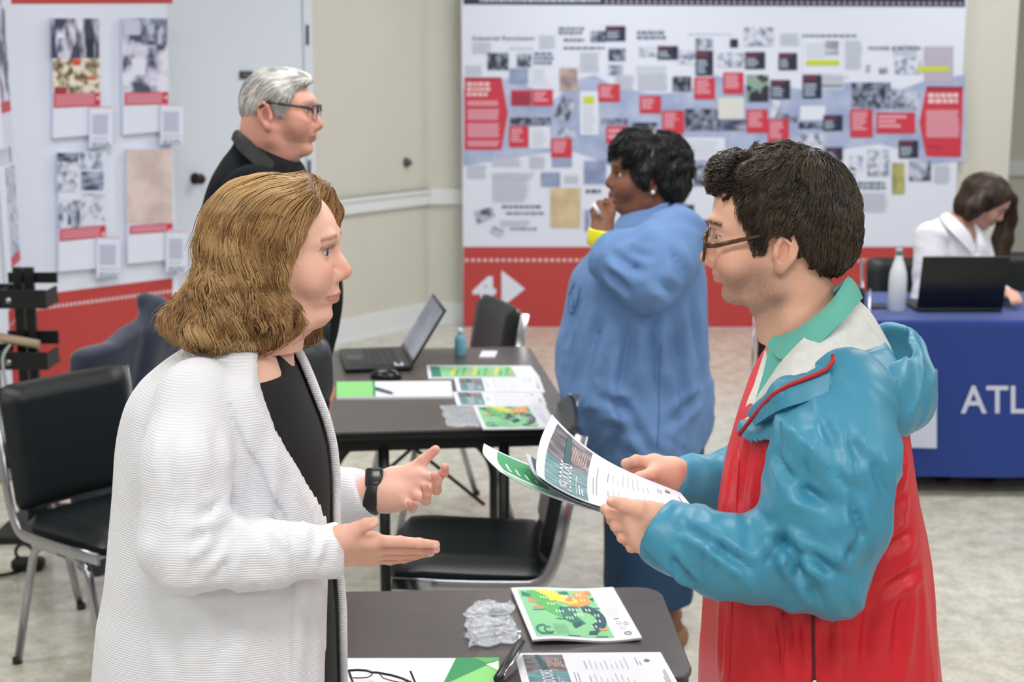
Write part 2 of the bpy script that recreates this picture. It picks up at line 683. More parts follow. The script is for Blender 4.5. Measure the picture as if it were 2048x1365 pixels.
# ================================================================== the room
M_WALL = mat('wall_paint', '#cfcec4', 0.65, var=0.02, vscale=3, bump=0.0004, bscale=180)
M_TRIM = mat('white_trim_paint', '#dfe3e6', 0.4)
M_DOOR = mat('white_door_paint', '#d6deea', 0.45)
M_CEIL = mat('ceiling_tile', '#e6e6e2', 0.9, bump=0.001, bscale=120)
M_BLACKMET = mat('black_powder_coat', '#15181a', 0.42)
M_CHROME = mat('chrome', '#a9a9b0', 0.2, metal=1.0)
M_VINYL = mat('black_vinyl', '#0d1417', 0.36, bump=0.0003, bscale=350)
M_WHITE = mat('white_paper', '#dfe1e9', 0.55)
M_PWHITE = mat('panel_white', '#dce2f3', 0.5)
M_RED = mat('panel_red', '#b8413f', 0.5)

def floor_material():
    k = NT('terrazzo_floor')
    tc = k.n('ShaderNodeTexCoord')
    v1 = k.n('ShaderNodeTexVoronoi'); v1.inputs['Scale'].default_value = 95
    k.l(tc.outputs['Object'], v1.inputs['Vector'])
    n1 = k.n('ShaderNodeTexNoise'); n1.inputs['Scale'].default_value = 2.2; n1.inputs['Detail'].default_value = 6
    k.l(tc.outputs['Object'], n1.inputs['Vector'])
    n2 = k.n('ShaderNodeTexNoise'); n2.inputs['Scale'].default_value = 14; n2.inputs['Detail'].default_value = 5
    k.l(tc.outputs['Object'], n2.inputs['Vector'])
    r1 = k.n('ShaderNodeValToRGB')
    e = r1.color_ramp.elements
    e[0].position, e[0].color = 0.36, (*lin('#bbb8aa'), 1)
    e[1].position, e[1].color = 0.62, (*lin('#d1cec2'), 1)
    k.l(n2.outputs[0], r1.inputs[0])
    sep = k.n('ShaderNodeSeparateColor'); k.l(v1.outputs['Color'], sep.inputs[0])
    mr = k.n('ShaderNodeMapRange'); mr.inputs[3].default_value = 0.88; mr.inputs[4].default_value = 1.08
    k.l(sep.outputs[0], mr.inputs[0])
    m1 = k.n('ShaderNodeMix', data_type='RGBA', blend_type='MULTIPLY'); m1.inputs[0].default_value = 1
    k.l(r1.outputs[0], m1.inputs[6]); k.l(mr.outputs[0], m1.inputs[7])
    mr2 = k.n('ShaderNodeMapRange'); mr2.inputs[1].default_value = .3; mr2.inputs[2].default_value = .7
    mr2.inputs[3].default_value = 0.93; mr2.inputs[4].default_value = 1.05
    k.l(n1.outputs[0], mr2.inputs[0])
    m2 = k.n('ShaderNodeMix', data_type='RGBA', blend_type='MULTIPLY'); m2.inputs[0].default_value = 1
    k.l(m1.outputs[2], m2.inputs[6]); k.l(mr2.outputs[0], m2.inputs[7])
    k.l(m2.outputs[2], k.b.inputs['Base Color'])
    k.b.inputs['Roughness'].default_value = 0.18
    k.b.inputs['Specular IOR Level'].default_value = 0.55
    return k.m

def struct(name, mb, mats, parent=None):
    o = mb.build(name, mats, parent)
    if parent is None:
        o['kind'] = 'structure'
    return o

struct('floor', MB().box((-7, -4, -0.2), (8, 13.2, 0)), [floor_material()])
struct('ceiling', MB().box((-7, -4, CEIL), (8, 13.2, CEIL + 0.2)), [M_CEIL])

# the slanting wall with the door, and the flat wall behind the timeline
W_CORNER = np.array([-0.56, 9.95])
W_DIR = np.array([-0.585, -0.756]); W_DIR = W_DIR / np.linalg.norm(W_DIR)
def wall_pt(t, z=0.0, off=0.0):
    """t metres from the corner along the slanting wall, off metres in front of it"""
    nrm = np.array([-W_DIR[1], W_DIR[0]])
    p = W_CORNER + W_DIR * t + nrm * off
    return np.array([p[0], p[1], z])

def VP(a, b):
    """pixel -> point on the upright plane through plan points a, b"""
    a = np.array(a, float)[:2]; b = np.array(b, float)[:2]
    n = np.array([-(b - a)[1], (b - a)[0], 0.0])
    a3 = np.array([a[0], a[1], 0.0])
    def fn(px, py):
        r = ray(px, py)
        return _C + r * (np.dot(n, a3 - _C) / np.dot(n, r))
    return fn

def upright(mb, t0, t1, z0, z1, o0, o1, mi=0):
    """a box on the slanting wall"""
    q = [wall_pt(t0, 0, o0), wall_pt(t1, 0, o0), wall_pt(t1, 0, o1), wall_pt(t0, 0, o1)]
    vs = [(p[0], p[1], z0) for p in q] + [(p[0], p[1], z1) for p in q]
    mb.add(vs, [(0, 1, 2, 3), (7, 6, 5, 4), (0, 4, 5, 1), (1, 5, 6, 2), (2, 6, 7, 3), (3, 7, 4, 0)], mi)
    return mb

struct('wall_left', upright(MB(), -0.12, 7.2, 0, CEIL, -0.15, 0.0), [M_WALL])
struct('wall_back', MB().box((W_CORNER[0] - .1, 9.95, 0), (3.25, 10.1, CEIL)).box((3.1, 10.1, 0), (3.25, 11.75, CEIL)).box((3.25, 11.6, 0), (8, 11.75, CEIL)), [M_WALL])
struct('trim_1', MB().box((2.85, 9.86, 0), (3.255, 9.95, CEIL)), [M_WALL])

plan = VP(wall_pt(0), wall_pt(1))
def wall_t(px):
    p = plan(px, 300)
    return float(np.dot(p[:2] - W_CORNER, W_DIR))
T_DOOR0, T_DOOR1 = wall_t(606), wall_t(345)
def z_at(t, py, px):
    return float(plan(px, py)[2])
rail_z = float(plan(800, 398)[2])
# chair rail and baseboards
mb = MB(); upright(mb, 0.0, wall_t(626), rail_z - .055, rail_z + .045, 0, .028); upright(mb, 0, wall_t(626), rail_z + .02, rail_z + .045, 0, .04)
mb.box((W_CORNER[0], 9.92, rail_z - .055), (2.85, 9.95, rail_z + .045))
struct('trim_2', mb, [M_TRIM])
mb = MB(); mb.box((3.25, 11.56, 0.86), (8, 11.6, 0.98))
struct('trim_3', mb, [M_TRIM])
mb = MB(); upright(mb, 0.0, wall_t(626), 0, .15, 0, .02); upright(mb, 0, wall_t(626), 0, .02, 0, .032)
struct('baseboard_left', mb, [M_TRIM])
mb = MB(); mb.box((W_CORNER[0], 9.93, 0), (2.85, 9.95, .15)); mb.box((3.25, 11.57, 0), (8, 11.6, .15))
struct('baseboard_back', mb, [M_TRIM])
# door
mb = MB(); upright(mb, T_DOOR0, T_DOOR1 + .35, 0, 2.25, 0, .018)
door = struct('door_1', mb, [M_DOOR])
mb = MB(); upright(mb, T_DOOR0 - .075, T_DOOR0 - .004, 0, 2.33, 0, .03); upright(mb, T_DOOR0 - .075, T_DOOR1 + .4, 2.255, 2.33, 0, .03)
struct('door_frame', mb, [M_DOOR], door)
M_BRONZE = mat('dark_bronze', '#35322f', 0.35, metal=0.8)
kp = plan(385, 357)
nrm3 = np.array([-W_DIR[1], W_DIR[0], 0.0])
Mk = Matrix.Translation(Vector(kp)) @ Vector((0, 0, 1)).rotation_difference(Vector(nrm3)).to_matrix().to_4x4()
mb = MB().lathe([(0.0, .018), (.033, .018), (.033, .024), (.014, .028), (.013, .05), (.027, .056), (.031, .068), (.027, .08), (0.0, .084)], 24, 0, Mk)
kn = mb.build('door_knob', [M_BRONZE], door); kn['label'] = 'dark bronze door knob'
for y0, y1, px in ((50, 90, 607), (320, 358, 611)):
    p0, p1 = plan(px, y1), plan(px, y0)
    mb = MB().tube([p0 + nrm3 * .03, p1 + nrm3 * .03], .011, 10)
    mb.build('hinge', [M_BRONZE], door)
# little plaque on the door, round thermostat knob on the wall
a, b, c, d_ = [plan(*q) + nrm3 * .02 for q in ((474, 158), (499, 158), (474, 142), (499, 142))]
mb = MB(); mb.add([a, b, d_, c] + [q + nrm3 * .008 for q in (a, b, d_, c)], [(0, 1, 2, 3), (4, 5, 6, 7), (0, 1, 5, 4), (1, 2, 6, 5), (2, 3, 7, 6), (3, 0, 4, 7)])
pq = flat_patch(a + nrm3 * .009, b + nrm3 * .009, c + nrm3 * .009, d_ + nrm3 * .009)
k0 = len(mb.v)
pq.lines(.2, .35, .8, .65, 2, 1, k=1)
mb.add(pq.mb.v, pq.mb.f, 1)
pl = mb.build('door_plaque', [mat('plaque_dark', '#3b3c3e', 0.4), mat('plaque_letter', '#8d8f92', 0.4)])
tag(pl, 'small dark rectangular sign on the white door', 'sign')
kp = plan(812, 325)
Mk = Matrix.Translation(Vector(kp)) @ Vector((0, 0, 1)).rotation_difference(Vector(nrm3)).to_matrix().to_4x4()
th = MB().lathe([(0.0, .0), (.03, .0), (.03, .012), (.016, .018), (.016, .04), (0.0, .043)], 24, 0, Mk).build('wall_knob', [mat('wall_knob_metal', '#56575a', 0.35, metal=0.6)])
tag(th, 'small round dark knob on the beige wall', 'knob')

# ceiling lamps: recessed fluorescent troffers
M_LAMP = mat('lamp_diffuser', '#ffffff', 0.4, emit=2.2)
M_LAMPF = mat('lamp_frame', '#dadcdc', 0.4)
for i, (x, y) in enumerate(LAMP_SPOTS):
    t = thing('ceiling_lamp', 'flat fluorescent lamp panel recessed in the ceiling', 'ceiling lamp', (x, y, CEIL), 0, 'ceiling lamp panels')
    m = MB().box((-.62, -.32, -.03), (.62, -.29, 0)).box((-.62, .29, -.03), (.62, .32, 0)).box((-.62, -.29, -.03), (-.59, .29, 0)).box((.59, -.29, -.03), (.62, .29, 0))
    m.build('lamp_frame', [M_LAMPF], t)
    MB().box((-.59, -.29, -.016), (.59, .29, -.004)).build('diffuser', [M_LAMP], t)
    ld = bpy.data.lights.new('lamp_light', 'AREA')
    ld.shape = 'RECTANGLE'; ld.size = 1.15; ld.size_y = 0.56
    ld.energy = LAMP_WATT
    ld.color = (1.0, 0.985, 0.97)
    lo = bpy.data.objects.new('lamp_light', ld)
    link(lo, t); lo.location = (0, 0, -.03)

# ------------------------------------------------------------------ the timeline exhibit panel
def photo_mat(name, dark, light, scale=30, lo=.4, hi=.6, mid=None, st=(1, 1, 1)):
    k = NT(name)
    tc = k.n('ShaderNodeTexCoord'); mp = k.n('ShaderNodeMapping'); mp.inputs['Scale'].default_value = st
    k.l(tc.outputs['Object'], mp.inputs['Vector'])
    ns = k.n('ShaderNodeTexNoise'); ns.inputs['Scale'].default_value = scale; ns.inputs['Detail'].default_value = 4
    k.l(mp.outputs[0], ns.inputs['Vector'])
    r = k.n('ShaderNodeValToRGB'); e = r.color_ramp.elements
    e[0].position, e[0].color = lo, (*lin(dark), 1)
    e[1].position, e[1].color = hi, (*lin(light), 1)
    if mid:
        x = e.new((lo + hi) / 2); x.color = (*lin(mid), 1)
    k.l(ns.outputs[0], r.inputs[0]); k.l(r.outputs[0], k.b.inputs['Base Color'])
    k.b.inputs['Roughness'].default_value = 0.45
    return k.m

PM = {}
PANEL_MATS = []
def pm(key, m):
    PM[key] = len(PANEL_MATS); PANEL_MATS.append(m)
pm('white', M_PWHITE)
pm('red', M_RED)
pm('navy', mat('panel_navy', '#2b3350', 0.5))
pm('dash', mat('panel_dash', '#e3c9cd', 0.5))
pm('wave', photo_mat('panel_wave', '#94a3ca', '#b4c0dd', 6, .35, .65))
pm('ph_dark', photo_mat('print_dark', '#232a3d', '#9aa3bd', 26, .42, .66))
pm('ph_mid', photo_mat('print_mid', '#3a4360', '#c3cadf', 22, .36, .62))
pm('ph_wide', photo_mat('print_wide', '#39415c', '#aab4cf', 16, .38, .64, st=(.5, 1, 2)))
pm('ph_light', photo_mat('print_light', '#6a7494', '#d5dbec', 24, .34, .56))
pm('pink', mat('panel_pink', '#dd9fb0', 0.5))
pm('rcard', mat('panel_red_card', '#c7384b', 0.5))
pm('rdark', mat('panel_dark_red', '#9c3347', 0.5))
pm('ncard', mat('panel_navy_card', '#262d45', 0.5))
pm('nred', mat('panel_maroon', '#70304a', 0.5))
pm('grey', mat('panel_text_grey', '#c9d0e0', 0.5))
pm('type', mat('panel_type', '#6f7a95', 0.5))
pm('typed', mat('panel_type_dark', '#49526d', 0.5))
pm('lemon', mat('panel_highlight', '#c6d23c', 0.5))
pm('tan', photo_mat('panel_tan', '#bda883', '#dccba6', 9, .3, .7))
pm('sepia', photo_mat('panel_sepia', '#8a7d86', '#c3aea4', 14, .35, .65))
pm('mauve', mat('panel_mauve', '#b5aec2', 0.5))
pm('cream', mat('panel_cream', '#d5d9d6', 0.5))
pm('olive', photo_mat('panel_olive', '#7e7c52', '#b9b774', 10, .35, .65))
pm('steel', photo_mat('panel_steel', '#7d8ab0', '#98a4c6', 12, .35, .65))
pm('moss', photo_mat('panel_figure', '#2c2735', '#8aa79a', 14, .5, .56))
pm('slate', mat('panel_slate', '#aebbd0', 0.5))

D_PANEL = 9.80
px_m = (W(1100, 300, D_PANEL) - W(1000, 300, D_PANEL))[0] / 100.0

class PxPatch(Patch):
    """prints given in picture coordinates of a flat upright panel"""
    def __init__(self, plane, scale):
        super().__init__(lambda u, v: plane(u, -v), scale, scale)
        self.eps = 0.0012
        e = .5
        n = np.cross(self.fn(1000 + e, -300) - self.fn(1000 - e, -300), self.fn(1000, -300 + e) - self.fn(1000, -300 - e))
        n = n / np.linalg.norm(n)
        if n[1] > 0: n = -n
        self.nrm = lambda u, v: n
    def r(self, x0, y0, x1, y1, key, k=2):
        self.rect(x0, -y1, x1, -y0, PM[key], k)
    def rows(self, x0, y0, x1, y1, n, key, k=4, fill=.5, ragged=.3, words=False):
        for i in range(n):
            h = (y1 - y0) / n
            e = x1 - (x1 - x0) * ragged * random.random()
            ya = y0 + h * (i + (1 - fill) / 2); yb = ya + h * fill
            if not words:
                self.r(x0, ya, e, yb, key, k); continue
            x = x0
            while x < e - 3:
                w = random.uniform(5, 13)
                self.r(x, ya, min(e, x + w), yb, key, k); x += w + 2.5
    def pp(self, pts, key, k=2):
        self.poly([(x, -y) for x, y in pts], PM[key], k)

P = PxPatch(lambda x, y: W(x, y, D_PANEL), px_m)
# ground colours
ztop = W(1400, -30, D_PANEL)[2]
P.pp([(927, 655), (1912, 655), (1919, 494), (927, 494)], 'red', 1)
P.pp([(927, -28), (1930, -20), (1930, 14), (927, 9)], 'navy', 1)
for i in range(82):                                     # the dotted seams
    x = 930 + i * 12.2
    if x < 1913:
        P.r(x, 517.5, x + 7, 523.5, 'dash', 3)
    if 1210 < x < 1926:
        P.r(x, 1 + (x - 927) * .0045, x + 4.5, 4.5 + (x - 927) * .0045, 'dash', 3)
P.rows(960, -3, 1200, 4, 1, 'grey', 3, .8, 0, True)
# the broad bluish wave behind the cards
up_ = [(927, 178), (1020, 155), (1110, 200), (1150, 160), (1190, 150), (1230, 175), (1300, 188), (1370, 185), (1430, 150), (1490, 170), (1580, 175), (1620, 182), (1700, 165), (1760, 170), (1800, 180), (1860, 158), (1930, 150)]
dn_ = [(1930, 322), (1850, 330), (1780, 285), (1700, 295), (1600, 320), (1500, 330), (1440, 340), (1320, 345), (1220, 335), (1190, 318), (1140, 300), (1080, 305), (1010, 318), (927, 332)]
qs = up_ + dn_
for i in range(len(up_) - 1):
    def at(tabl, x):
        tb = sorted(tabl); return float(np.interp(x, [p[0] for p in tb], [p[1] for p in tb]))
    x0, x1 = up_[i][0], up_[i + 1][0]
    P.pp([(x0, at(dn_, x0)), (x1, at(dn_, x1)), (x1, up_[i + 1][1]), (x0, up_[i][1])], 'wave', 2)
# arrow boards at both ends
P.pp([(929, 155), (1003, 155), (1016, 228), (1003, 300), (929, 300)][::-1], 'rcard', 3)
P.r(929, 155, 1003, 160, 'rdark', 4)
P.rows(934, 163, 985, 194, 3, 'dash', 4, .7, .25, True)
for a, b in ((201, 212), (218, 240), (246, 275), (281, 293)):
    P.rows(935, a, 1000, b, max(2, int((b - a) / 4)), 'pink', 4, .75, .08)
P.pp([(1853, 172), (1926, 173), (1922, 315), (1852, 313), (1838, 245)][::-1], 'rcard', 3)
P.r(1853, 173, 1925, 182, 'rdark', 4)
P.rows(1856, 185, 1922, 208, 2, 'dash', 4, .75, .08, True)
P.rows(1852, 220, 1919, 275, 14, 'pink', 4, .75, .06)
P.rows(1855, 291, 1885, 297, 1, 'rdark', 4)
# red cards
for x0, y0, x1, y1, n in ((1022, 180, 1062, 212, 0), (1064, 179, 1106, 212, 3), (1196, 168, 1240, 204, 6), (1018, 252, 1057, 295, 5), (1102, 277, 1144, 315, 5),
                          (1212, 252, 1257, 288, 2), (1279, 192, 1322, 227, 5), (1324, 221, 1368, 268, 8), (1388, 155, 1430, 199, 6), (1446, 145, 1487, 188, 6),
                          (1493, 219, 1535, 266, 7), (1535, 238, 1578, 290, 7), (1700, 219, 1745, 275, 6), (1752, 225, 1830, 267, 3)):
    P.r(x0, y0, x1, y1, 'rcard', 5)
    if n: P.rows(x0 + 4, y0 + 4, x0 + (x1 - x0) * .78, y0 + (y1 - y0) * .75, n, 'pink', 6, .65, .4)
    else: P.r(x0 + 2, y0 + 6, x1 - 1, y1 - 2, 'rdark', 6)
# navy cards with a maroon head
for x0, y0, x1, y1 in ((1211, 52, 1251, 82), (1315, 92, 1356, 119), (1391, 102, 1426, 151), (1490, 104, 1530, 138), (1557, 106, 1594, 140), (1541, 160, 1580, 198),
                       (1605, 150, 1643, 197), (1646, 230, 1685, 262), (1651, 295, 1685, 322), (1797, 281, 1836, 316), (1355, 410, 1388, 448), (1398, 440, 1425, 475)):
    P.r(x0, y0, x1, y1, 'ncard', 5)
    P.r(x0 + 2, y0 + 2, x0 + (x1 - x0) * .7, y0 + (y1 - y0) * .24, 'nred', 6)
    P.rows(x0 + 3, y0 + (y1 - y0) * .34, x0 + (x1 - x0) * .72, y1 - 4, 4, 'slate', 6, .55, .4)
# photographs
for x0, y0, x1, y1, k in ((975, 106, 1017, 140, 'ph_dark'), (1034, 106, 1063, 134, 'ph_mid'), (1181, 62, 1211, 84, 'ph_mid'), (1217, 97, 1251, 122, 'ph_dark'),
                          (1217, 130, 1246, 150, 'ph_mid'), (1278, 94, 1315, 113, 'ph_light'), (1356, 100, 1392, 128, 'ph_light'), (1391, 77, 1426, 101, 'ph_mid'),
                          (1436, 106, 1490, 134, 'ph_light'), (1460, 78, 1476, 95, 'ncard'), (1488, 55, 1547, 92, 'ph_light'), (1345, 153, 1382, 183, 'ph_dark'),
                          (1493, 150, 1537, 204, 'moss'), (1370, 218, 1440, 262, 'ph_dark'), (1440, 240, 1492, 262, 'ph_wide'), (1703, 165, 1781, 217, 'ph_dark'),
                          (1784, 183, 1838, 219, 'ph_mid'), (1790, 110, 1842, 148, 'ph_light'), (1600, 268, 1645, 325, 'ph_light'), (1700, 312, 1725, 340, 'ph_light'),
                          (1735, 300, 1778, 352, 'ph_light'), (1818, 322, 1862, 362, 'ph_mid'), (1660, 335, 1710, 378, 'ph_light'), (1560, 228, 1594, 246, 'ph_mid'),
                          (1010, 470 - 9, 1012, 462, 'ph_dark'), (1732, 130, 1740, 145, 'ph_mid'), (1758, 135, 1775, 147, 'ph_mid'), (1386, 330, 1420, 372, 'ph_mid'),
                          (1450, 300, 1490, 325, 'ph_light'), (1560, 300, 1600, 340, 'ph_mid'), (1168, 322, 1212, 368, 'steel'), (1082, 345, 1120, 373, 'steel'),
                          (1019, 137, 1056, 168, 'steel'), (1104, 316, 1144, 334, 'steel'), (1169, 420, 1180, 463, 'steel'), (1020, 235, 1103, 250, 'ph_dark'),
                          (1203, 237, 1255, 249, 'ph_dark'), (1265, 245, 1315, 257, 'ph_dark'), (1597, 245, 1645, 258, 'ph_dark'), (1540, 200, 1560, 235, 'ph_light')):
    P.r(x0, y0, x1, y1, k, 4)
P.pp([(1126, 190), (1152, 203), (1136, 243), (1108, 232)], 'ph_mid', 4)
P.pp([(1116, 265), (1128, 252), (1150, 262), (1155, 275), (1118, 276)], 'ph_mid', 4)
P.pp([(948, 424), (983, 414), (991, 434), (955, 448)], 'ph_mid', 4)
P.pp([(980, 464), (986, 452), (1009, 461), (1003, 475)], 'ph_mid', 4)
# paper scans
P.r(1119, 136, 1155, 182, 'sepia', 4); P.r(1101, 376, 1161, 455, 'tan', 4); P.r(1784, 326, 1809, 388, 'olive', 4)
P.r(1848, 93, 1906, 165, 'mauve', 4); P.r(1834, 133, 1898, 143, 'lemon', 6)
P.r(1605, 75, 1683, 148, 'white', 3); P.r(1612, 120, 1678, 131, 'lemon', 6); P.rows(1612, 86, 1676, 116, 7, 'grey', 4)
P.r(1160, 182, 1197, 270, 'white', 4); P.r(1167, 193, 1188, 208, 'lemon', 6); P.rows(1166, 212, 1192, 266, 12, 'grey', 5)
P.r(1436, 195, 1488, 238, 'cream', 5); P.r(1600, 212, 1650, 240, 'white', 4); P.r(1058, 254, 1100, 297, 'white', 4); P.rows(1064, 260, 1094, 292, 8, 'grey', 5)
P.r(1062, 132, 1102, 168, 'white', 3); P.rows(1066, 137, 1096, 164, 7, 'grey', 4)
P.r(1370, 275, 1450, 320, 'white', 4); P.rows(1376, 280, 1440, 315, 6, 'grey', 5)
# columns of small print and the headings
for x0, y0, x1, y1 in ((945, 84, 985, 108), (1078, 70, 1112, 98), (1160, 104, 1200, 145), (1275, 148, 1340, 182), (1650, 82, 1680, 110), (1690, 80, 1725, 140), (1785, 90, 1840, 110),
                       (985, 345, 1060, 405), (1000, 440, 1060, 454), (934, 330, 975, 358), (1058, 312, 1092, 338), (985, 316, 1045, 334), (1128, 350, 1160, 368), (1640, 150, 1690, 180),
                       (1716, 385, 1775, 425), (1868, 330, 1902, 368), (1560, 66, 1600, 92), (1230, 150, 1270, 180), (930, 130, 965, 152), (1640, 170, 1692, 178)):
    P.rows(x0, y0, x1, y1, max(3, int((y1 - y0) / 3.2)), 'grey', 3, .6, .15)
def heading(s, x, y, w, h, key, bold=.012):
    P.text(s, x, -y, h * px_m, PM[key], 6, 0, bold, width=w * px_m)
heading('Industrial Revolution', 945, 80, 124, 8, 'type')
heading('POWER & ACTION', 1737, 100, 104, 7, 'typed')
for x0, y0, x1, y1, n, k in ((1117, 53, 1170, 70, 2, 'type'), (1128, 76, 1168, 84, 1, 'typed'), (1127, 93, 1215, 99, 1, 'typed'), (1274, 60, 1340, 80, 2, 'type'), (1376, 66, 1470, 70, 1, 'grey'),
                             (1604, 68, 1718, 75, 1, 'type'), (1273, 130, 1332, 148, 2, 'grey'), (1020, 92, 1075, 100, 1, 'grey'), (1068, 103, 1112, 130, 3, 'type'),
                             (1004, 410, 1090, 417, 1, 'typed'), (1012, 423, 1094, 430, 1, 'type'), (1021, 455, 1082, 461, 1, 'type'), (984, 344, 1070, 358, 2, 'grey'),
                             (1172, 377, 1206, 388, 1, 'typed'), (1714, 362, 1775, 380, 2, 'type'), (1642, 150, 1700, 156, 1, 'grey')):
    P.rows(x0, y0, x1, y1, n, k, 5, .62, .12, True)
# the big numeral with its arrow
P.text('4', 945, -600, 44 * px_m, PM['white'], 4, 0, .05, width=47 * px_m)
P.pp([(1003, 615), (1050, 578), (1003, 541)], 'white', 4)
mb = MB()
a, b = W(927, 655, D_PANEL), W(1930, -28, D_PANEL)
x1 = W(1930, 60, D_PANEL)[0]
mb.box((a[0], D_PANEL, 0.0), (x1, D_PANEL + .06, b[2]), 0)
mb.add(P.mb.v, P.mb.f, 0)
mb.m[6:] = P.mb.m
o = mb.build('exhibit_panel', PANEL_MATS)
tag(o, 'wide exhibit panel of pinned photographs and red cards with a large white 4', 'exhibit panel')

# ------------------------------------------------------------------ the folded exhibit panel with raised photo boards, left
FA = G(130, 585, 0.63); FB = G(350, 557, 0.63)
lp = VP(FA, FB)
LPX = 22
fold = lp(LPX, 300)
fl_dir = (FB - FA)[:2] / np.linalg.norm((FB - FA)[:2])
fl_n = np.array([fl_dir[1], -fl_dir[0], 0.0])          # towards the room
ldist = np.linalg.norm(lp(200, 300)[:2] - lp(190, 300)[:2]) / 10
def lpo(off):
    return lambda x, y: VP(FA + fl_n * off, FB + fl_n * off)(x, y)
lpanel = thing('exhibit_panel', 'white exhibit panel with raised photo boards and red foot, beside the door', 'exhibit panel', (fold[0], fold[1], 0))
Pl = PxPatch(lp, ldist)
P_ = lp(345, 300)
zt = lp(180, -20)[2]
m = MB()
p0, p1 = np.array([fold[0], fold[1], 0]), np.array([P_[0], P_[1], 0])
for q in (0.0,):
    vs = []
    for off in (0, -.05):
        for z in (0.0, zt):
            for p in (p0, p1):
                vs.append(p + fl_n * off + np.array([0, 0, z]))
    m.add(vs, [(0, 1, 3, 2), (5, 4, 6, 7), (1, 5, 7, 3), (4, 0, 2, 6), (2, 3, 7, 6), (4, 5, 1, 0)], 0)
red_z = 0.63
def lz(x, z):
    """picture row of height z on this panel at column x"""
    p = lp(x, 300); r = np.array([p[0], p[1], z]) - _C
    return IMG_H / 2 - FPX * float(r @ _up) / float(r @ _fw)
Pl.pp([(LPX, lz(LPX, 0)), (345, lz(345, 0)), (345, lz(345, red_z)), (LPX, lz(LPX, red_z))], 'red', 1)
Pl.pp([(LPX, 8), (345, 7), (345, -18), (LPX, -18)], 'red', 1)
for i in range(38):
    x = 30 + i * 8.4
    if x < 342:
        Pl.pp([(x, lz(x, .552)), (x + 5, lz(x + 5, .552)), (x + 5, lz(x + 5, .569)), (x, lz(x, .569))], 'dash', 3)
m.add(Pl.mb.v, Pl.mb.f, 0); m.m[6:] = Pl.mb.m
po = m.build('panel_body', PANEL_MATS, lpanel)
po.location = -np.array([fold[0], fold[1], 0])
pm('group_bw', photo_mat('print_group', '#3c3f5c', '#e4e3f4', 12, .44, .58, st=(1.6, 1.6, .5)))
pm('crowd', photo_mat('print_crowd', '#4a4b66', '#e2e0f2', 9, .42, .6, mid='#b9bad6'))
pm('colour_ph', photo_mat('print_colour', '#4f4a35', '#e3ddd2', 22, .38, .56, mid='#a99a7d'))
pm('blush', photo_mat('print_blush', '#c3b0b0', '#dac9c6', 7, .35, .6))
pm('orange', mat('print_orange', '#d0532e', 0.5))
pm('capt', mat('print_caption', '#c3c8e0', 0.5))

def board(x0, y0, x1, y1, yphoto, ycap, prints, parent, shift):
    """a raised board; corners in the picture, slanting like the panel"""
    fn = lpo(.03)
    dy = (y1 - y0)
    m = MB()
    lo_ = [fn(x0, y1), fn(x1, y1 + (x0 - x1) * .09), fn(x1, y0), fn(x0, y0)]
    m.add(lo_ + [p - fl_n * .028 for p in lo_], [(0, 1, 2, 3), (0, 4, 5, 1), (1, 5, 6, 2), (2, 6, 7, 3), (3, 7, 4, 0)], 0)
    B = PxPatch(fn, ldist)
    prints(B)
    m.add(B.mb.v, B.mb.f, 0); m.m[5:] = B.mb.m
    o = m.build('photo_board', PANEL_MATS, parent)
    o.location = shift
    return o
sh = -np.array([fold[0], fold[1], 0])
def card(x0, y0, x1, y1, parent):
    fn = lpo(.045)
    m = MB()
    lo_ = [fn(x0, y1), fn(x1, y1 - 3), fn(x1, y0 - 2), fn(x0, y0)]
    m.add(lo_ + [p - fl_n * .012 for p in lo_], [(0, 1, 2, 3), (0, 4, 5, 1), (1, 5, 6, 2), (2, 6, 7, 3), (3, 7, 4, 0)], 0)
    B = PxPatch(fn, ldist)
    B.r(x0 + 1, y0 - .5, x1 - 1, y0 + 1.5, 'pink', 2)
    B.rows(x0 + 5, y0 + 14, x1 - 8, y0 + 55, 12, 'capt', 2, .8, .05)
    B.rows(x0 + 5, y0 + 60, x1 - 3, y0 + 66, 1, 'capt', 2, .6)
    B.rows(x0 + 4, y0 + 70, x1 - 1, y0 + 81, 2, 'type', 2, .45, .1, True)
    m.add(B.mb.v, B.mb.f, 0); m.m[5:] = B.mb.m
    o = m.build('caption_card', PANEL_MATS, parent)
    o.location = sh
def foot(B, x0, x1, y0, y1, sl):
    B.pp([(x0, y1), (x1, y1 - sl), (x1, y0 - sl), (x0, y0)], 'rcard', 2)
    n = max(2, int((y1 - y0) / 5))
    for i in range(n):
        ya = y0 + 3 + (y1 - y0 - 5) * i / n
        B.pp([(x0 + 3, ya + 2.6), (x1 - 12, ya + 2.6 - sl * .85), (x1 - 12, ya - sl * .85), (x0 + 3, ya)], 'pink', 3)
    B.pp([(x1 - 5, y0 + 5), (x1 - 9, y0 + 9), (x1 - 5, y0 + 13), (x1 - 1, y0 + 9)], 'dash', 3)
def b1(B):
    B.r(102, 37, 198, 117, 'group_bw', 2)
    for x, w in ((115, 13), (172, 15)): B.r(x, 76, x + w, 116, 'ncard' if x > 150 else 'ph_mid', 3)
    B.r(105, 117, 199, 186, 'colour_ph', 2); B.r(145, 118, 161, 131, 'orange', 3); B.r(108, 174, 133, 186, 'rdark', 3); B.r(172, 155, 193, 160, 'orange', 3)
    foot(B, 107, 200, 187, 216, 4)
def b2(B):
    B.r(245, 37, 334, 184, 'crowd', 2); B.r(283, 38, 332, 90, 'ph_mid', 3); B.r(247, 39, 280, 70, 'capt', 3)
    B.r(263, 117, 290, 150, 'white', 3)
    foot(B, 249, 336, 186, 211, 3)
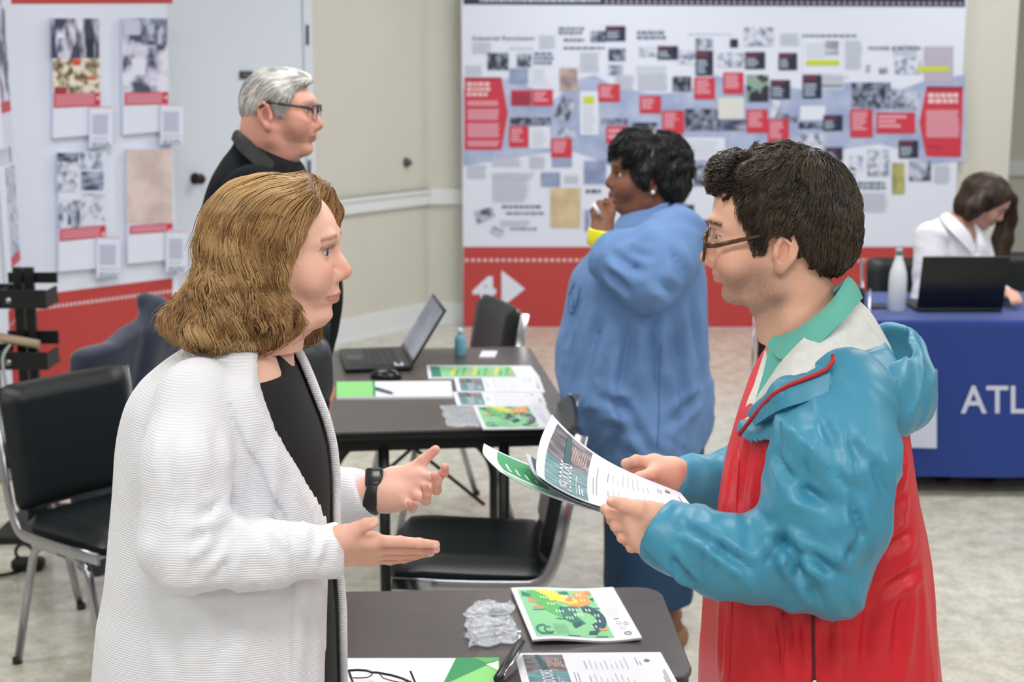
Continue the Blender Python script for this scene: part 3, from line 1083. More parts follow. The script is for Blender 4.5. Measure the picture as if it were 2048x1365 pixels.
def b3(B):
    B.r(114, 306, 158, 384, 'ph_light', 2); B.r(114, 306, 155, 323, 'ph_dark', 3); B.r(160, 304, 207, 338, 'ph_light', 2); B.r(162, 343, 207, 381, 'ph_wide', 2)
    B.r(116, 400, 160, 456, 'ph_light', 2); B.r(163, 387, 209, 452, 'ph_light', 2)
    for x in (117, 135, 152): B.r(x, 406, x + 7, 450, 'ph_mid', 3)
    foot(B, 119, 211, 459, 483, 9)
def b4(B):
    B.r(253, 299, 344, 447, 'blush', 2)
    foot(B, 259, 345, 452, 469, 6)
board(107, 36, 200, 277, 0, 0, b1, lpanel, sh)
board(247, 36, 336, 270, 0, 0, b2, lpanel, sh)
board(118, 305, 212, 544, 0, 0, b3, lpanel, sh)
board(256, 298, 346, 528, 0, 0, b4, lpanel, sh)
for q in ((180, 214, 225, 296), (322, 209, 366, 290), (194, 475, 240, 557), (333, 463, 374, 545)):
    card(*q, lpanel)

# the wing of the same display, turned along the room at the picture's left edge
wing_end = fold[:2] + (np.array([-2.24, 6.3]) - fold[:2]) * .42
wp = VP(fold, wing_end)
wing = thing('exhibit_panel', 'exhibit panel seen edge-on at the far left, with narrow photos', 'exhibit panel', (fold[0], fold[1], 0))
wd = np.array([wing_end[0] - fold[0], wing_end[1] - fold[1], 0]); wl = np.linalg.norm(wd); wd /= wl
wn = np.array([-wd[1], wd[0], 0]);
if wn[0] < 0: wn = -wn
m = MB()
vs = []
for off in (0, -.05):
    for z in (0, zt):
        for s in (.065, wl):
            vs.append(wd * s + wn * off + np.array([0, 0, z]))
m.add(vs, [(0, 1, 3, 2), (5, 4, 6, 7), (1, 5, 7, 3), (4, 0, 2, 6), (2, 3, 7, 6), (4, 5, 1, 0)], 0)
wpatch = flat_patch(wd * wl, wd * .065, wd * wl + np.array([0, 0, zt]), wd * .065 + np.array([0, 0, zt]))
wpatch.eps = .001
wpatch.nrm = lambda u, v: wn
wpatch.rect(0, 0, 1, red_z / zt, PM['red'], 1)
wpatch.rect(0, .97, 1, 1, PM['red'], 1)
for i in range(40):
    wpatch.rect(i / 40, .555 / zt, i / 40 + .014, .567 / zt, PM['dash'], 2)
m.add(wpatch.mb.v, wpatch.mb.f, 0); m.m[6:] = wpatch.mb.m
m.build('panel_body', PANEL_MATS, wing)
def wboard(s0, s1, z0, z1, key):
    q = flat_patch(wd * s1 + wn * .03, wd * s0 + wn * .03, wd * s1 + wn * .03 + np.array([0, 0, 1.0]), wd * s0 + wn * .03 + np.array([0, 0, 1.0]))
    m = MB()
    lo_ = [wd * s1 + wn * .03 + np.array([0, 0, z0]), wd * s0 + wn * .03 + np.array([0, 0, z0]), wd * s0 + wn * .03 + np.array([0, 0, z1]), wd * s1 + wn * .03 + np.array([0, 0, z1])]
    m.add(lo_ + [p - wn * .028 for p in lo_], [(0, 1, 2, 3), (0, 4, 5, 1), (1, 5, 6, 2), (2, 6, 7, 3), (3, 7, 4, 0)], 0)
    q.nrm = lambda u, v: wn
    q.rect(.03, z0 + .33 * (z1 - z0), .97, z1 - .01, PM[key], 1)
    q.rect(.03, z0 + .25 * (z1 - z0), .97, z0 + .33 * (z1 - z0), PM['rcard'], 1)
    m.add(q.mb.v, q.mb.f, 0); m.m[5:] = q.mb.m
    m.build('photo_board', PANEL_MATS, wing)
wboard(.12, .42, 1.38, 2.02, 'crowd'); wboard(.12, .42, .68, 1.3, 'ph_light')
# ================================================================== chairs and tables
def chair_parts(t):
    """chrome stacking chair, facing local +x, with a black padded seat and back"""
    m = MB()
    nx, ny = 14, 12
    def cushion(F, th, mi=0):
        top = [[F(i / nx, j / ny, 1) for j in range(ny + 1)] for i in range(nx + 1)]
        bot = [[F(i / nx, j / ny, 0) for j in range(ny + 1)] for i in range(nx + 1)]
        m.grid(top, mi); m.grid([r[::-1] for r in bot], mi)
        ring = [top[i][0] for i in range(nx + 1)] + [top[nx][j] for j in range(1, ny + 1)] + [top[i][ny] for i in range(nx - 1, -1, -1)] + [top[0][j] for j in range(ny - 1, 0, -1)]
        rinb = [bot[i][0] for i in range(nx + 1)] + [bot[nx][j] for j in range(1, ny + 1)] + [bot[i][ny] for i in range(nx - 1, -1, -1)] + [bot[0][j] for j in range(ny - 1, 0, -1)]
        n = len(ring)
        m.add(ring + rinb, [(i, (i + 1) % n, n + (i + 1) % n, n + i) for i in range(n)], mi)
    def edge(u, v):
        d = min(u, 1 - u, v, 1 - v)
        return 1 - max(0, 1 - d / .08) ** 2
    def rr(u, v, hx, hy, rad):
        x, y = (u - .5) * 2 * hx, (v - .5) * 2 * hy
        ex, ey = max(0, abs(x) - (hx - rad)), max(0, abs(y) - (hy - rad))
        if ex > 0 and ey > 0:
            l = max(ex, ey) / math.hypot(ex, ey)
            x = math.copysign(hx - rad + ex * l, x); y = math.copysign(hy - rad + ey * l, y)
        return x, y
    def seat(u, v, s):
        x, y = rr(u, v, .215, .215, .05)
        return (x + .01, y, (.432 + (.022 + .032 * edge(u, v)) * s) + .012 * (x / .2) * (1 if x > 0 else .6) - .012 * max(0, x - .12) / .1)
    cushion(seat, .05)
    m.build('seat', [M_VINYL], t)
    m = MB()
    def back(u, v, s):
        z, y = rr(u, v, .187, .218, .025)
        z += .667
        x = -.218 - (z - .52) * .17 + (.012 + .030 * edge(u, v)) * s + .012 * math.cos(y / .215 * 1.3) * -1
        return (x, y, z)
    cushion(back, .04)
    m.build('backrest', [M_VINYL], t)
    for s in (-1, 1):
        y = .236 * s
        p = arc_path([(-.287, y, .842), (-.222, y, .50), (-.185, y, .425), (.0, y, .425), (.215, y, .435)], .09, 8)
        MB().tube(p, 1.0, 12, flat=(.005, .017), up=(0, 1, 0)).build('side_frame', [M_CHROME], t)
        for pts in ([(0.0, y * .93, .405), (.135, y * .93, .405), (.225, y * .98, 0.0)], [(0.0, y * .93, .405), (-.125, y * .93, .405), (-.245, y * .98, 0.0)]):
            q = MB().tube(arc_path(pts, .06, 8), .0125, 12)
            q.tube([np.array(pts[-1]) + (0, 0, .018), np.array(pts[-1]) + (0, 0, 0)], .015, 12, 1)
            lg = q.build('leg', [M_CHROME, M_BLACKMET], t)
    MB().tube([(.115, -.22, .404), (.115, .22, .404)], .011, 10).build('crossbar', [M_CHROME], t)
    MB().tube([(-.12, -.22, .404), (-.12, .22, .404)], .011, 10).build('crossbar', [M_CHROME], t)
_chair = None
def chair(x, y, ang, label, z=0.0):
    global _chair
    if _chair is None:
        t = thing('chair', label, 'chair', (x, y, z), math.radians(ang), 'black chrome-framed chairs')
        chair_parts(t); _chair = t
        return t
    t = copy_tree(_chair)
    t.location = (x, y, z); t.rotation_euler = (0, 0, math.radians(ang)); t['label'] = label
    return t

chair(-1.165, 4.30, -40, 'empty black padded chair behind the woman in white, its seat facing the room')
chair(-.105, 4.03, 180, 'black chrome chair drawn up sideways under the middle table')
chair(-.30, 5.72, 200, 'black chair beyond the far corner of the middle table, by the hand sanitizer')
CH_COAT = chair(-1.53, 5.05, 150, 'black chair with a dark navy coat hung over its back')
chair(1.90, 6.78, -90, 'black chair the woman at the laptop sits on, behind the blue table')
chair(2.47, 6.98, -90, 'empty black chair to the right of the seated woman, behind the blue table')
chair(1.20, 5.98, -104, 'black chair at the end of the blue table, behind the man in red')

# ------------------------------------------------------------------ tables
M_TOP = mat('dark_laminate', '#4f4949', 0.33, var=0.10, vscale=9, stretch=(1, 9, 1), bump=0.0001, bscale=90)
M_EDGE = mat('black_edge', '#16181a', 0.45)
TZ = 0.74
def make_table(label, x0, y0, x1, y1, frames, rad=.06, rot=0.0):
    cx, cy = (x0 + x1) / 2, (y0 + y1) / 2
    t = thing('folding_table', label, 'table', (cx, cy, 0), math.radians(rot))
    o = rrect(x0 - cx, y0 - cy, x1 - cx, y1 - cy, rad, 8)
    MB().slab(o, TZ - .012, TZ, 0, .003).build('tabletop', [M_TOP], t)
    o2 = rrect(x0 - cx + .004, y0 - cy + .004, x1 - cx - .004, y1 - cy - .004, rad, 8)
    MB().slab(o2, TZ - .03, TZ - .0121, 0, .002).build('edge_band', [M_EDGE], t)
    ins = .07
    m = MB()
    for a, b in (((x0 + ins, y0 + .05), (x1 - ins, y0 + .075)), ((x0 + ins, y1 - .075), (x1 - ins, y1 - .05)), ((x0 + ins, y0 + .075), (x0 + ins + .025, y1 - .075)), ((x1 - ins - .025, y0 + .075), (x1 - ins, y1 - .075))):
        m.box((a[0] - cx, a[1] - cy, TZ - .075), (b[0] - cx, b[1] - cy, TZ - .0301))
    m.build('apron', [M_BLACKMET], t)
    for (fy, xa, xb, spread, zb) in frames:
        for sx, xx in ((-1, xa), (1, xb)):
            if spread:
                p = arc_path([(xx - cx, fy - cy, TZ - .06), (xx - cx, fy - cy, zb), (xx - cx + sx * spread, fy - cy, zb - .13), (xx - cx + sx * spread, fy - cy, 0.0)], .07, 8)
            else:
                p = [(xx - cx, fy - cy, TZ - .06), (xx - cx, fy - cy, 0)]
            MB().tube(p, .0165, 12).build('leg', [M_BLACKMET], t)
        MB().tube([(xa - cx, fy - cy, zb + .06), (xb - cx, fy - cy, zb + .06)], .012, 10).build('crossbar', [M_BLACKMET], t)
        if spread:
            mx = (xa + xb) / 2 - cx
            m = MB()
            m.tube([(mx, fy - cy, TZ - .06), (mx, fy - cy, zb - .07)], .006, 8)
            m.tube([(mx, fy - cy, zb - .07), (xa - cx - spread * .7, fy - cy, zb - .30)], .007, 8)
            m.tube([(mx, fy - cy, zb - .07), (xb - cx + spread * .7, fy - cy, zb - .30)], .007, 8)
            m.build('brace', [M_BLACKMET], t)
    return t
# middle table
MT = dict(x0=-.665, y0=G(900, 862, TZ)[1] + .02, x1=.135, y1=G(850, 697, TZ)[1])
xn = [W(px, 900, MT['y0'] + .06)[0] - .06 for px in (767, 1008)]
xf = [W(px, 900, MT['y1'] - .1)[0] for px in (728, 921)]
tb = make_table('dark folding table with laptop, sanitizer and leaflets, in the middle', MT['x0'], MT['y0'], MT['x1'], MT['y1'],
           [(MT['y0'] + .06, xn[0], xn[1], 0, .14), (MT['y1'] - .1, xf[0] + .06, xf[1] + .06, .12, .46)], .05, 6.5)
# taper of the far end: the table stands a touch askew
NT_X1 = G(1312, 1200, TZ)[0] + .015
FT = dict(x0=-.56, y0=2.475, x1=NT_X1 + .01, y1=G(800, 1180, TZ)[1])
make_table('dark folding table in front, between the woman in white and the man', FT['x0'], FT['y0'], FT['x1'], FT['y1'],
      [(FT['y0'] + .12, FT['x0'] + .1, FT['x1'] - .1, 0, .12), (FT['y1'] - .1, FT['x0'] + .12, FT['x1'] - .12, 0, .12)], .05, 2.5)

# blue table with cloth
BY0 = G(1900, 643, TZ)[1]; BY1 = BY0 + .72
BX0 = W(1740, 640, BY0)[0]; BX1 = BX0 + 1.85
M_BLUE = mat('blue_cloth', '#1b3986', 0.75, var=.05, vscale=4, bump=.0006, bscale=400, sheen=.2)
t = thing('folding_table', 'table hidden under the blue cloth at the right', 'table', ((BX0 + BX1) / 2, (BY0 + BY1) / 2, 0))
MB().slab(rrect(-.9, -.34, .9, .34, .03), TZ - .035, TZ - .006).build('tabletop', [M_TOP], t)
for sx in (-.72, .72):
    for sy in (-.26, .26):
        MB().tube([(sx, sy, TZ - .04), (sx, sy, 0)], .016, 10).build('leg', [M_BLACKMET], t)
cl = thing('tablecloth', 'royal blue cloth with white lettering over the table at the right', 'tablecloth', ((BX0 + BX1) / 2, (BY0 + BY1) / 2, 0))
m = MB()
out = rrect(BX0, BY0, BX1, BY1, .03, 4)
c_ = np.array([(BX0 + BX1) / 2, (BY0 + BY1) / 2])
dense = []
for i in range(len(out)):
    a, b = np.array(out[i]), np.array(out[(i + 1) % len(out)])
    k = max(1, int(np.linalg.norm(b - a) / .03))
    dense += [a + (b - a) * j / k for j in range(k)]
n = len(dense)
rows = []
for r, z in enumerate([TZ + .004, TZ, TZ - .01] + list(np.linspace(TZ - .03, .085, 14))):
    ring = []
    for i, p in enumerate(dense):
        d = p - c_
        u = np.array([np.clip(d[0], -.01, .01), 0]) if False else d / np.linalg.norm(d)
        h = max(0, TZ - .02 - z)
        w = .012 * h * (math.sin(i * .42) + .6 * math.sin(i * .17 + 1.3)) + .02 * h
        k = -.008 if r == 0 else (0 if r == 1 else .004)
        q = p + u * (w + k)
        ring.append((q[0] - c_[0], q[1] - c_[1], z))
    rows.append(ring + ring[:1])
m.grid(rows, 0)
m.add([(p[0], p[1], p[2]) for p in rows[0][:-1]], [tuple(range(n))], 0)
pp = flat_patch((0, 0, 0), (1, 0, 0), (0, 0, 1), (1, 0, 1))
fd = BY0 - .012
cp = VP((BX0, fd), (BX0 + 1, fd))
lg = PxPatch(cp, (cp(1900, 800) - cp(1890, 800))[0] / 10)
PANEL_MATS_BLUE = [M_BLUE, mat('cloth_white', '#c9d0e6', 0.7)]
def cloth_print(pts):
    lg.poly([(x, -y) for x, y in pts], 1, 3)
cloth_print([(1742, 742), (1873, 739), (1873, 897), (1742, 893)][::-1])
lg.text('ATL', 1921, -826, 54 * lg.w, 1, 3, 0, .012, width=132 * lg.w)
m.add(np.array(lg.mb.v) - np.array([c_[0], c_[1], 0]), lg.mb.f, 1)
m.build('cloth', PANEL_MATS_BLUE, cl)

# ------------------------------------------------------------------ black rack at the far left
rk = thing('display_rack', 'black two-post rack with trays at the far left edge', 'rack', (-1.95, 5.6, 0))
RD = 5.6
def rkp(px, py, dd=0): return W(px, py, RD + dd) - np.array([-1.95, 5.6, 0])
M_BLK2 = mat('black_plastic', '#0f1214', 0.5)
for px in (35, 57):
    a, b = rkp(px, 535), rkp(px, 740)
    q = MB().box((a[0] - .017, -.012, 0.03), (a[0] + .017, .012, a[2]))
    q.build('post', [M_BLACKMET], rk)
MB().box((rkp(35, 0)[0] - .16, -.22, 0.0), (rkp(57, 0)[0] + .16, .22, .03), bev=.008).build('base', [M_BLACKMET], rk)
def tray(x0, y0, x1, y1, yb, side):
    a, b = rkp(x0, y1), rkp(x1, y0)
    zb = rkp(x0, yb)[2]
    m = MB()
    m.box((a[0], .016, zb), (b[0], .03, b[2]))
    m.box((a[0], -.13, a[2]), (b[0], -.118, zb - .004))
    m.box((a[0], -.118, a[2]), (b[0], .03, a[2] + .012))
    m.box((a[0], -.118, a[2] + .012), (a[0] + .008, .016, zb - .01)); m.box((b[0] - .008, -.118, a[2] + .012), (b[0], .016, zb - .01))
    m.build('tray', [M_BLK2], rk)
tray(16, 547, 110, 606, 568, 1)
tray(16, 664, 113, 726, 690, 1)
tray(-60, 570, 22, 606, 590, -1)
tray(-60, 690, 22, 726, 705, -1)
for y in (590, 711):
    p = rkp(40, y)
    MB().lathe([(0, 0), (.013, 0), (.012, .006), (0, .008)], 14, 0, Matrix.Translation((p[0], -.131, p[2])) @ Matrix.Rotation(math.pi / 2, 4, 'X')).build('screw', [M_CHROME], rk)
# a rolled poster tube lying across the lower tray, and cables
a, b = W(-40, 668, RD - .06), W(78, 690, RD - .06)
tag(MB().tube([a, b], .018, 16).build('poster_tube', [mat('kraft_tube', '#b9a48b', 0.7)]), 'tan cardboard tube lying across the lower rack tray', 'tube')
def cable(name, pts, r, label, m):
    P_ = [np.array(p) for p in pts]
    out = []
    for i in range(len(P_) - 1):
        p0, p1, p2, p3 = P_[max(i - 1, 0)], P_[i], P_[i + 1], P_[min(i + 2, len(P_) - 1)]
        for k in range(8):
            s = k / 8
            out.append(.5 * ((2 * p1) + (p2 - p0) * s + (2 * p0 - 5 * p1 + 4 * p2 - p3) * s * s + (3 * p1 - p0 - 3 * p2 + p3) * s ** 3))
    out.append(P_[-1])
    o = MB().tube(out, r, 8).build(name, [m])
    return tag(o, label, 'cable')
gz = .008
cable('cable', [W(20, 690, 5.46), W(5, 720, 5.42), W(12, 780, 5.4), W(2, 835, 5.4), W(4, 900, 5.4), G(-30, 960, gz)], .006, 'pale grey cable hanging in a loop below the rack', mat('grey_cable', '#9aa09f', 0.5))
cable('cable', [G(-20, 892, gz), G(10, 888, gz), G(40, 892, gz), G(60, 900, gz), G(30, 913, gz), G(-20, 918, gz)], .008, 'dark cable lying on the floor below the rack', M_BLK2)
cable('cable', [G(-20, 1154, gz), G(20, 1148, gz), G(45, 1140, gz), G(58, 1135, gz + .03)], .006, 'thin dark cable running to the plug behind the empty chair', M_BLK2)
pc = G(56, 1140, 0)
ad = MB().box((pc[0] - .055, pc[1] - .03, 0), (pc[0] + .06, pc[1] + .03, .045), bev=.016)
ad.tube([(pc[0] - .01 + .03 * math.cos(a), pc[1], .065 + .03 * math.sin(a)) for a in np.linspace(0, 2 * math.pi, 20)], .006, 8)
tag(ad.build('power_adapter', [M_BLK2]), 'small black power plug on the floor behind the chair', 'plug')

# ------------------------------------------------------------------ navy coat over the chair back
def coat():
    t = CH_COAT
    R = euler(math.radians(150)); o = np.array(t.location)
    def L(x, y, z): return o + R @ np.array([x, y, z])
    def f(P):
        q = (P - A3(o)) @ A3(R)
        x, y, z = q[:, 0], q[:, 1], q[:, 2]
        xm = -.235 - (np.clip(z, .2, .9) - .52) * .17
        side = .5 - .5 * np.tanh((z - .35) * 9)
        hw = np.interp(z, [.05, .12, .3, .5, .7, .86, .91, .96], [.06, .12, .19, .225, .245, .25, .235, .16])
        th = np.interp(z, [.05, .3, .6, .86, .91, .95], [.02, .034, .046, .055, .05, .03])
        yc = .05 * side
        F = ((np.abs((x - xm) / th)) ** 2.6 + (np.abs((y - yc) / hw)) ** 3.5) ** (1 / 2.8)
        d = (F - 1) * np.minimum(th, hw)
        d = smax(d, z - .945 - .10 * np.clip((-y - .02) / .2, -.6, 1), .03)
        d = smin(d, rc(q, (-.29, -.19, .90), (-.27, -.10, 1.0), .05, .03), .06)
        n = noise3(np.stack([x * 18, y * 14, z * 4], -1).astype(np.float32)) - .5
        ridge = ridged(np.stack([x * 6 + 3, y * 11 + z * 2, z * 2.2], -1).astype(np.float32)) - .5
        d = d + n * .008 + ridge * .016
        return smax(d, .055 - z, .02).astype(np.float32)
    # hollow where the chair's backrest sits
    lo, hi = bounds([L(-.45, -.35, 0), L(-.45, .35, 1.05), L(0, -.35, 0), L(0, .35, 1.05)], .02)
    ob = sdf_obj('coat', f, lo, hi, .011, [mat('navy_coat_cloth', '#232b41', 0.8, bump=.0006, bscale=120, sheen=.3)])
    tag(ob, 'dark navy coat draped over the back of a chair by the red panel', 'coat')
coat()
# ================================================================== papers and small things on the tables
D_MATS = []
DM = {}
def dm(k, m): DM[k] = len(D_MATS); D_MATS.append(m)
dm('white', M_WHITE)
dm('mint', mat('print_mint', '#86c794', .5)); dm('green', mat('print_green', '#2f9a5c', .5)); dm('leaf', mat('print_leaf', '#57b060', .5))
dm('lime', mat('print_lime', '#86d07a', .45)); dm('yellow', mat('print_yellow', '#ded054', .5)); dm('orange', mat('print_orange_ink', '#ef9a55', .5))
dm('navy', mat('print_navy', '#2c5560', .5)); dm('teal', mat('print_teal', '#2e7a68', .5)); dm('ink', mat('print_ink', '#858b95', .6)); dm('faint', mat('print_faint', '#b4b8c3', .6))
dm('seal', mat('print_seal', '#4f8a80', .5)); dm('coral', mat('print_coral', '#e3866a', .5)); dm('pale', mat('print_pale', '#e8efe2', .5))
dm('skyline', photo_mat('print_skyline', '#4b4a55', '#8d8790', 30, .4, .65, st=(1, 3, 1)))
dm('water', photo_mat('print_water', '#3c6c74', '#6f9aa0', 40, .38, .62, st=(1, 5, 1)))
dm('sand', mat('print_sand', '#c8a58c', .5)); dm('deep', mat('print_deep_green', '#2c8f58', .4))

def sheet(name, label, cat_, pxs, z, prints, group=None, thick=.0015, bow=None, nu=10, nv=10):
    """a sheet or thin booklet on a table; pxs = near left, near right, far left, far right corner in the photograph"""
    c = [G(px, py, z + thick) for px, py in pxs]
    o = sum(c) / 4
    o[2] = z
    c = [p - o for p in c]
    pt = flat_patch(*c, nu=nu, nv=nv, bow=bow)
    up = np.array([0, 0, 1.0])
    pt.nrm = lambda u, v: up
    n = 16
    g = [[pt.fn(i / n, j / n) for i in range(n + 1)] for j in range(n + 1)]
    b = [[p - up * thick for p in r] for r in g]
    m = MB()
    m.grid(g, 0); m.grid([r[::-1] for r in b], 0)
    ring = [(0, i) for i in range(n)] + [(j, n) for j in range(n)] + [(n, i) for i in range(n, 0, -1)] + [(j, 0) for j in range(n, 0, -1)]
    k = len(ring)
    m.add([g[j][i] for j, i in ring] + [b[j][i] for j, i in ring], [(i, k + i, k + (i + 1) % k, (i + 1) % k) for i in range(k)], 0)
    q = len(m.f)
    prints(pt)
    m.add(pt.mb.v, pt.mb.f, 0)
    m.m[q:] = pt.mb.m
    ob = m.build(name, D_MATS)
    ob.location = o
    return tag(ob, label, cat_, group)

def map_print(p, text=True):
    r = lambda a, b, c, d, k, l=1: p.rect(a, b, c, d, DM[k], l)
    r(.05, .05, .76, .95, 'mint')
    def blob(pts, k, l=2): p.poly(pts, DM[k], l)
    def ring(cx, cy, rx, ry, a0, a1, w, k, l=2):
        n = 14
        A = [math.radians(a0 + (a1 - a0) * i / n) for i in range(n + 1)]
        p.poly([(cx + rx * math.cos(a), cy + ry * math.sin(a)) for a in A] + [(cx + rx * w * math.cos(a), cy + ry * w * math.sin(a)) for a in reversed(A)], DM[k], l)
    ring(.55, .95, .42, .62, 182, 262, .62, 'leaf')
    blob([(.2, .93), (.34, .95), (.52, .80), (.60, .74), (.55, .64), (.40, .70), (.30, .82)], 'yellow', 3)
    blob([(.31, .80), (.36, .82), (.37, .72), (.32, .70)], 'yellow', 4)
    blob([(.57, .90), (.71, .91), (.71, .70), (.62, .62), (.48, .62), (.48, .66), (.60, .70), (.585, .78)], 'orange', 3)
    blob([(.50, .82), (.55, .82), (.54, .72), (.47, .72)], 'coral', 4)
    ring(.60, .40, .17, .25, -80, 95, .45, 'navy', 3)
    ring(.50, .45, .13, .17, 60, 300, .05, 'teal', 3)
    blob([(.38, .60), (.47, .60), (.46, .52), (.37, .53)], 'navy', 3)
    blob([(.08, .92), (.16, .86), (.15, .78), (.07, .82)], 'teal', 2)
    blob([(.12, .78), (.19, .72), (.18, .68), (.11, .70)], 'coral', 2); blob([(.14, .62), (.24, .60), (.22, .56), (.13, .58)], 'coral', 2)
    blob([(.38, .48), (.44, .46), (.42, .40), (.36, .44)], 'sand', 3)
    blob([(.43, .28), (.52, .34), (.53, .28), (.44, .20)], 'navy', 3); blob([(.56, .16), (.66, .18), (.62, .10), (.54, .10)], 'navy', 3)
    blob([(.66, .22), (.74, .21), (.73, .17), (.66, .18)], 'orange', 3); blob([(.44, .90), (.52, .93), (.54, .86), (.43, .86)], 'teal', 3)
    blob([(.70, .93), (.75, .92), (.74, .86), (.69, .88)], 'coral', 4); blob([(.71, .78), (.75, .78), (.74, .72)], 'navy', 4)
    for a, b in ((.10, .08), (.34, .055), (.60, .06), (.66, .58), (.30, .36), (.12, .53)):
        r(a, b, a + .11, b + .014, 'teal', 3)
    for cx, cy, w, h, n in ((.24, .75, .08, .05, 3), (.28, .62, .08, .05, 3), (.33, .48, .09, .05, 3), (.40, .36, .08, .05, 3), (.60, .82, .06, .05, 2), (.62, .72, .06, .04, 2), (.35, .90, .08, .04, 2), (.45, .78, .08, .05, 2),
                            (.46, .52, .1, .05, 3), (.49, .42, .1, .06, 3), (.62, .52, .06, .05, 2), (.68, .42, .06, .05, 2), (.66, .32, .07, .04, 2), (.60, .22, .07, .04, 2)):
        for i in range(n):
            r(cx + i * w / n, cy, cx + i * w / n + w / n * .35, cy + h, 'pale', 5)
    for i in range(7):
        r(.25 + i * .018, .09, .253 + i * .018, .25 + .03 * random.random(), 'teal', 3)
    ring(.14, .17, .07, .09, 60, 320, .7, 'teal', 3); ring(.19, .16, .05, .06, 60, 320, .7, 'teal', 3)
    if text:
        for i in range(9):
            r(.80 + .003 * i + .012 * i, .70, .802 + .015 * i, .93 - .04 * random.random(), 'faint', 2)
        for i in range(6):
            r(.81 + .018 * i, .42, .814 + .018 * i, .62, 'faint', 2)
        r(.84, .37, .89, .385, 'ink', 2); ring(.87, .30, .025, .03, 0, 360, .7, 'faint', 2); ring(.93, .28, .025, .03, 0, 360, .6, 'faint', 2)
        for i in range(3): r(.86 + i * .02, .17, .863 + i * .02, .24, 'ink', 2)
    ring(.90, .10, .035, .03, 0, 360, .62, 'ink', 3)

def flyer_print(p, dense=True):
    """event flyer printed sideways: picture strip with the title at the left, programme to the right"""
    r = lambda a, b, c, d, k, l=1: p.rect(a, b, c, d, DM[k], l)
    r(.05, .05, .32, .58, 'water'); r(.05, .58, .32, .95, 'skyline')
    p.poly([(.13, .95), (.16, .95), (.21, .60), (.155, .60)], DM['navy'], 2)
    for i in range(7):
        a = .20 + .015 * i
        r(a, .66 + .02 * (i % 3), a + .006, .86 - .03 * (i % 4), 'sand', 3)
    p.text('OPEN DOORS', .215, .10, .0165 * p.w / .216, DM['white'], 3, 90, .008, width=.50 * p.h)
    r(.245, .12, .248, .50, 'white', 3)
    for i in range(2):
        r(.262 + i * .018, .14, .27 + i * .018, .36 - .06 * i, 'white', 3)
    if dense:
        for c0, c1, v0, v1, n in ((.355, .40, .30, .90, 2), (.45, .76, .62, .90, 9), (.45, .76, .28, .54, 9), (.45, .70, .08, .22, 5), (.80, .84, .70, .88, 2), (.93, .97, .2, .86, 3)):
            for i in range(n):
                a = c0 + (c1 - c0) * i / n
                e = v0 + (v1 - v0) * (.35 + .6 * random.random())
                r(a, v0, a + .005, e, 'ink' if n < 9 or i == 0 else 'faint', 2)
    n = 12
    p.poly([(.875 + .02 * math.cos(2 * math.pi * i / n), .80 + .028 * math.sin(2 * math.pi * i / n)) for i in range(n)], DM['seal'], 3)

wav = lambda u, v: .004 + .004 * math.sin(u * 6.0 + .6) * (1 - .5 * v)
# front table
sheet('map_leaflet', 'green illustrated map leaflet on the front table, beside the clear plastic bags', 'leaflet',
      [(1065, 1287), (1284, 1281), (1022, 1181), (1226, 1179)], TZ, map_print, None, .004, wav)
sheet('event_flyer', 'event flyer with a teal picture strip, at the front table\'s near edge', 'flyer',
      [(1052, 1400), (1372, 1396), (1029, 1307), (1321, 1305)], TZ, flyer_print, None, .0012)
def folder_print(p):
    p.poly([(.60, 0.), (1, 0.), (1, 1), (.74, 1)], DM['lime'], 1)
    p.poly([(.70, .50), (.865, .76), (1, .96), (1, 1), (.74, 1), (.655, .34)], DM['deep'], 2)
    p.poly([(.56, .0), (.655, .0), (.90, .80), (.66, .36)], DM['green'], 3) if False else None
    p.poly([(.92, .86), (.995, .93), (.995, .72)], DM['pale'], 3)
    p.poly([(.84, 1), (1, 1), (1, .95), (.92, .88)], DM['leaf'], 3)
sheet('folder', 'white folder with a green angular design, under the eyeglasses', 'folder',
      [(640, 1420), (1003, 1420), (668, 1317), (998, 1317)], TZ, folder_print, None, .004)
# middle table
sheet('map_leaflet', 'green map leaflet nearest the middle table\'s edge, by the plastic bags', 'leaflet',
      [(966, 858), (1116, 856), (946, 812), (1090, 811)], TZ, map_print, None, .004)
sheet('event_flyer', 'event flyer just behind the map leaflet on the middle table', 'flyer',
      [(914, 811), (1094, 811), (905, 784), (1083, 786)], TZ, flyer_print, None, .003)
sheet('event_flyer', 'event flyer second from the laptop side, with its picture strip showing', 'flyer',
      [(914, 783), (1090, 785), (908, 756), (1079, 757)], TZ, flyer_print, None, .004)
def map_wide(p):
    p.rect(.03, .08, .12, .92, DM['teal'], 1); p.rect(.12, .08, .80, .92, DM['mint'], 1)
    for i in range(6):
        a = .2 + .1 * i
        p.poly([(a, .2), (a + .02, .15), (a + .08, .8), (a + .05, .85)], DM['leaf' if i % 2 else 'yellow'], 2)
        p.poly([(a + .05, .2), (a + .06, .15), (a + .09, .5), (a + .08, .6)], DM['coral' if i % 2 else 'green'], 3)
sheet('map_leaflet', 'green map leaflet farthest along the middle table, beside the mouse', 'leaflet',
      [(857, 757), (1080, 756), (853, 731), (1062, 732)], TZ, map_wide, None, .005)
def pad_print(p):
    p.rect(0, 0.02, .33, .98, DM['lime'], 1); p.rect(.315, 0.02, .335, .98, DM['deep'], 2)
sheet('notepad', 'long white notepad with a bright green end, before the laptop', 'notepad',
      [(673, 795), (906, 793), (673, 764), (902, 762)], TZ, pad_print, None, .008)
sheet('note_card', 'small blank white card near the hand sanitizer', 'card',
      [(958, 714), (990, 714), (964, 702), (995, 702)], TZ, lambda p: None, None, .006)
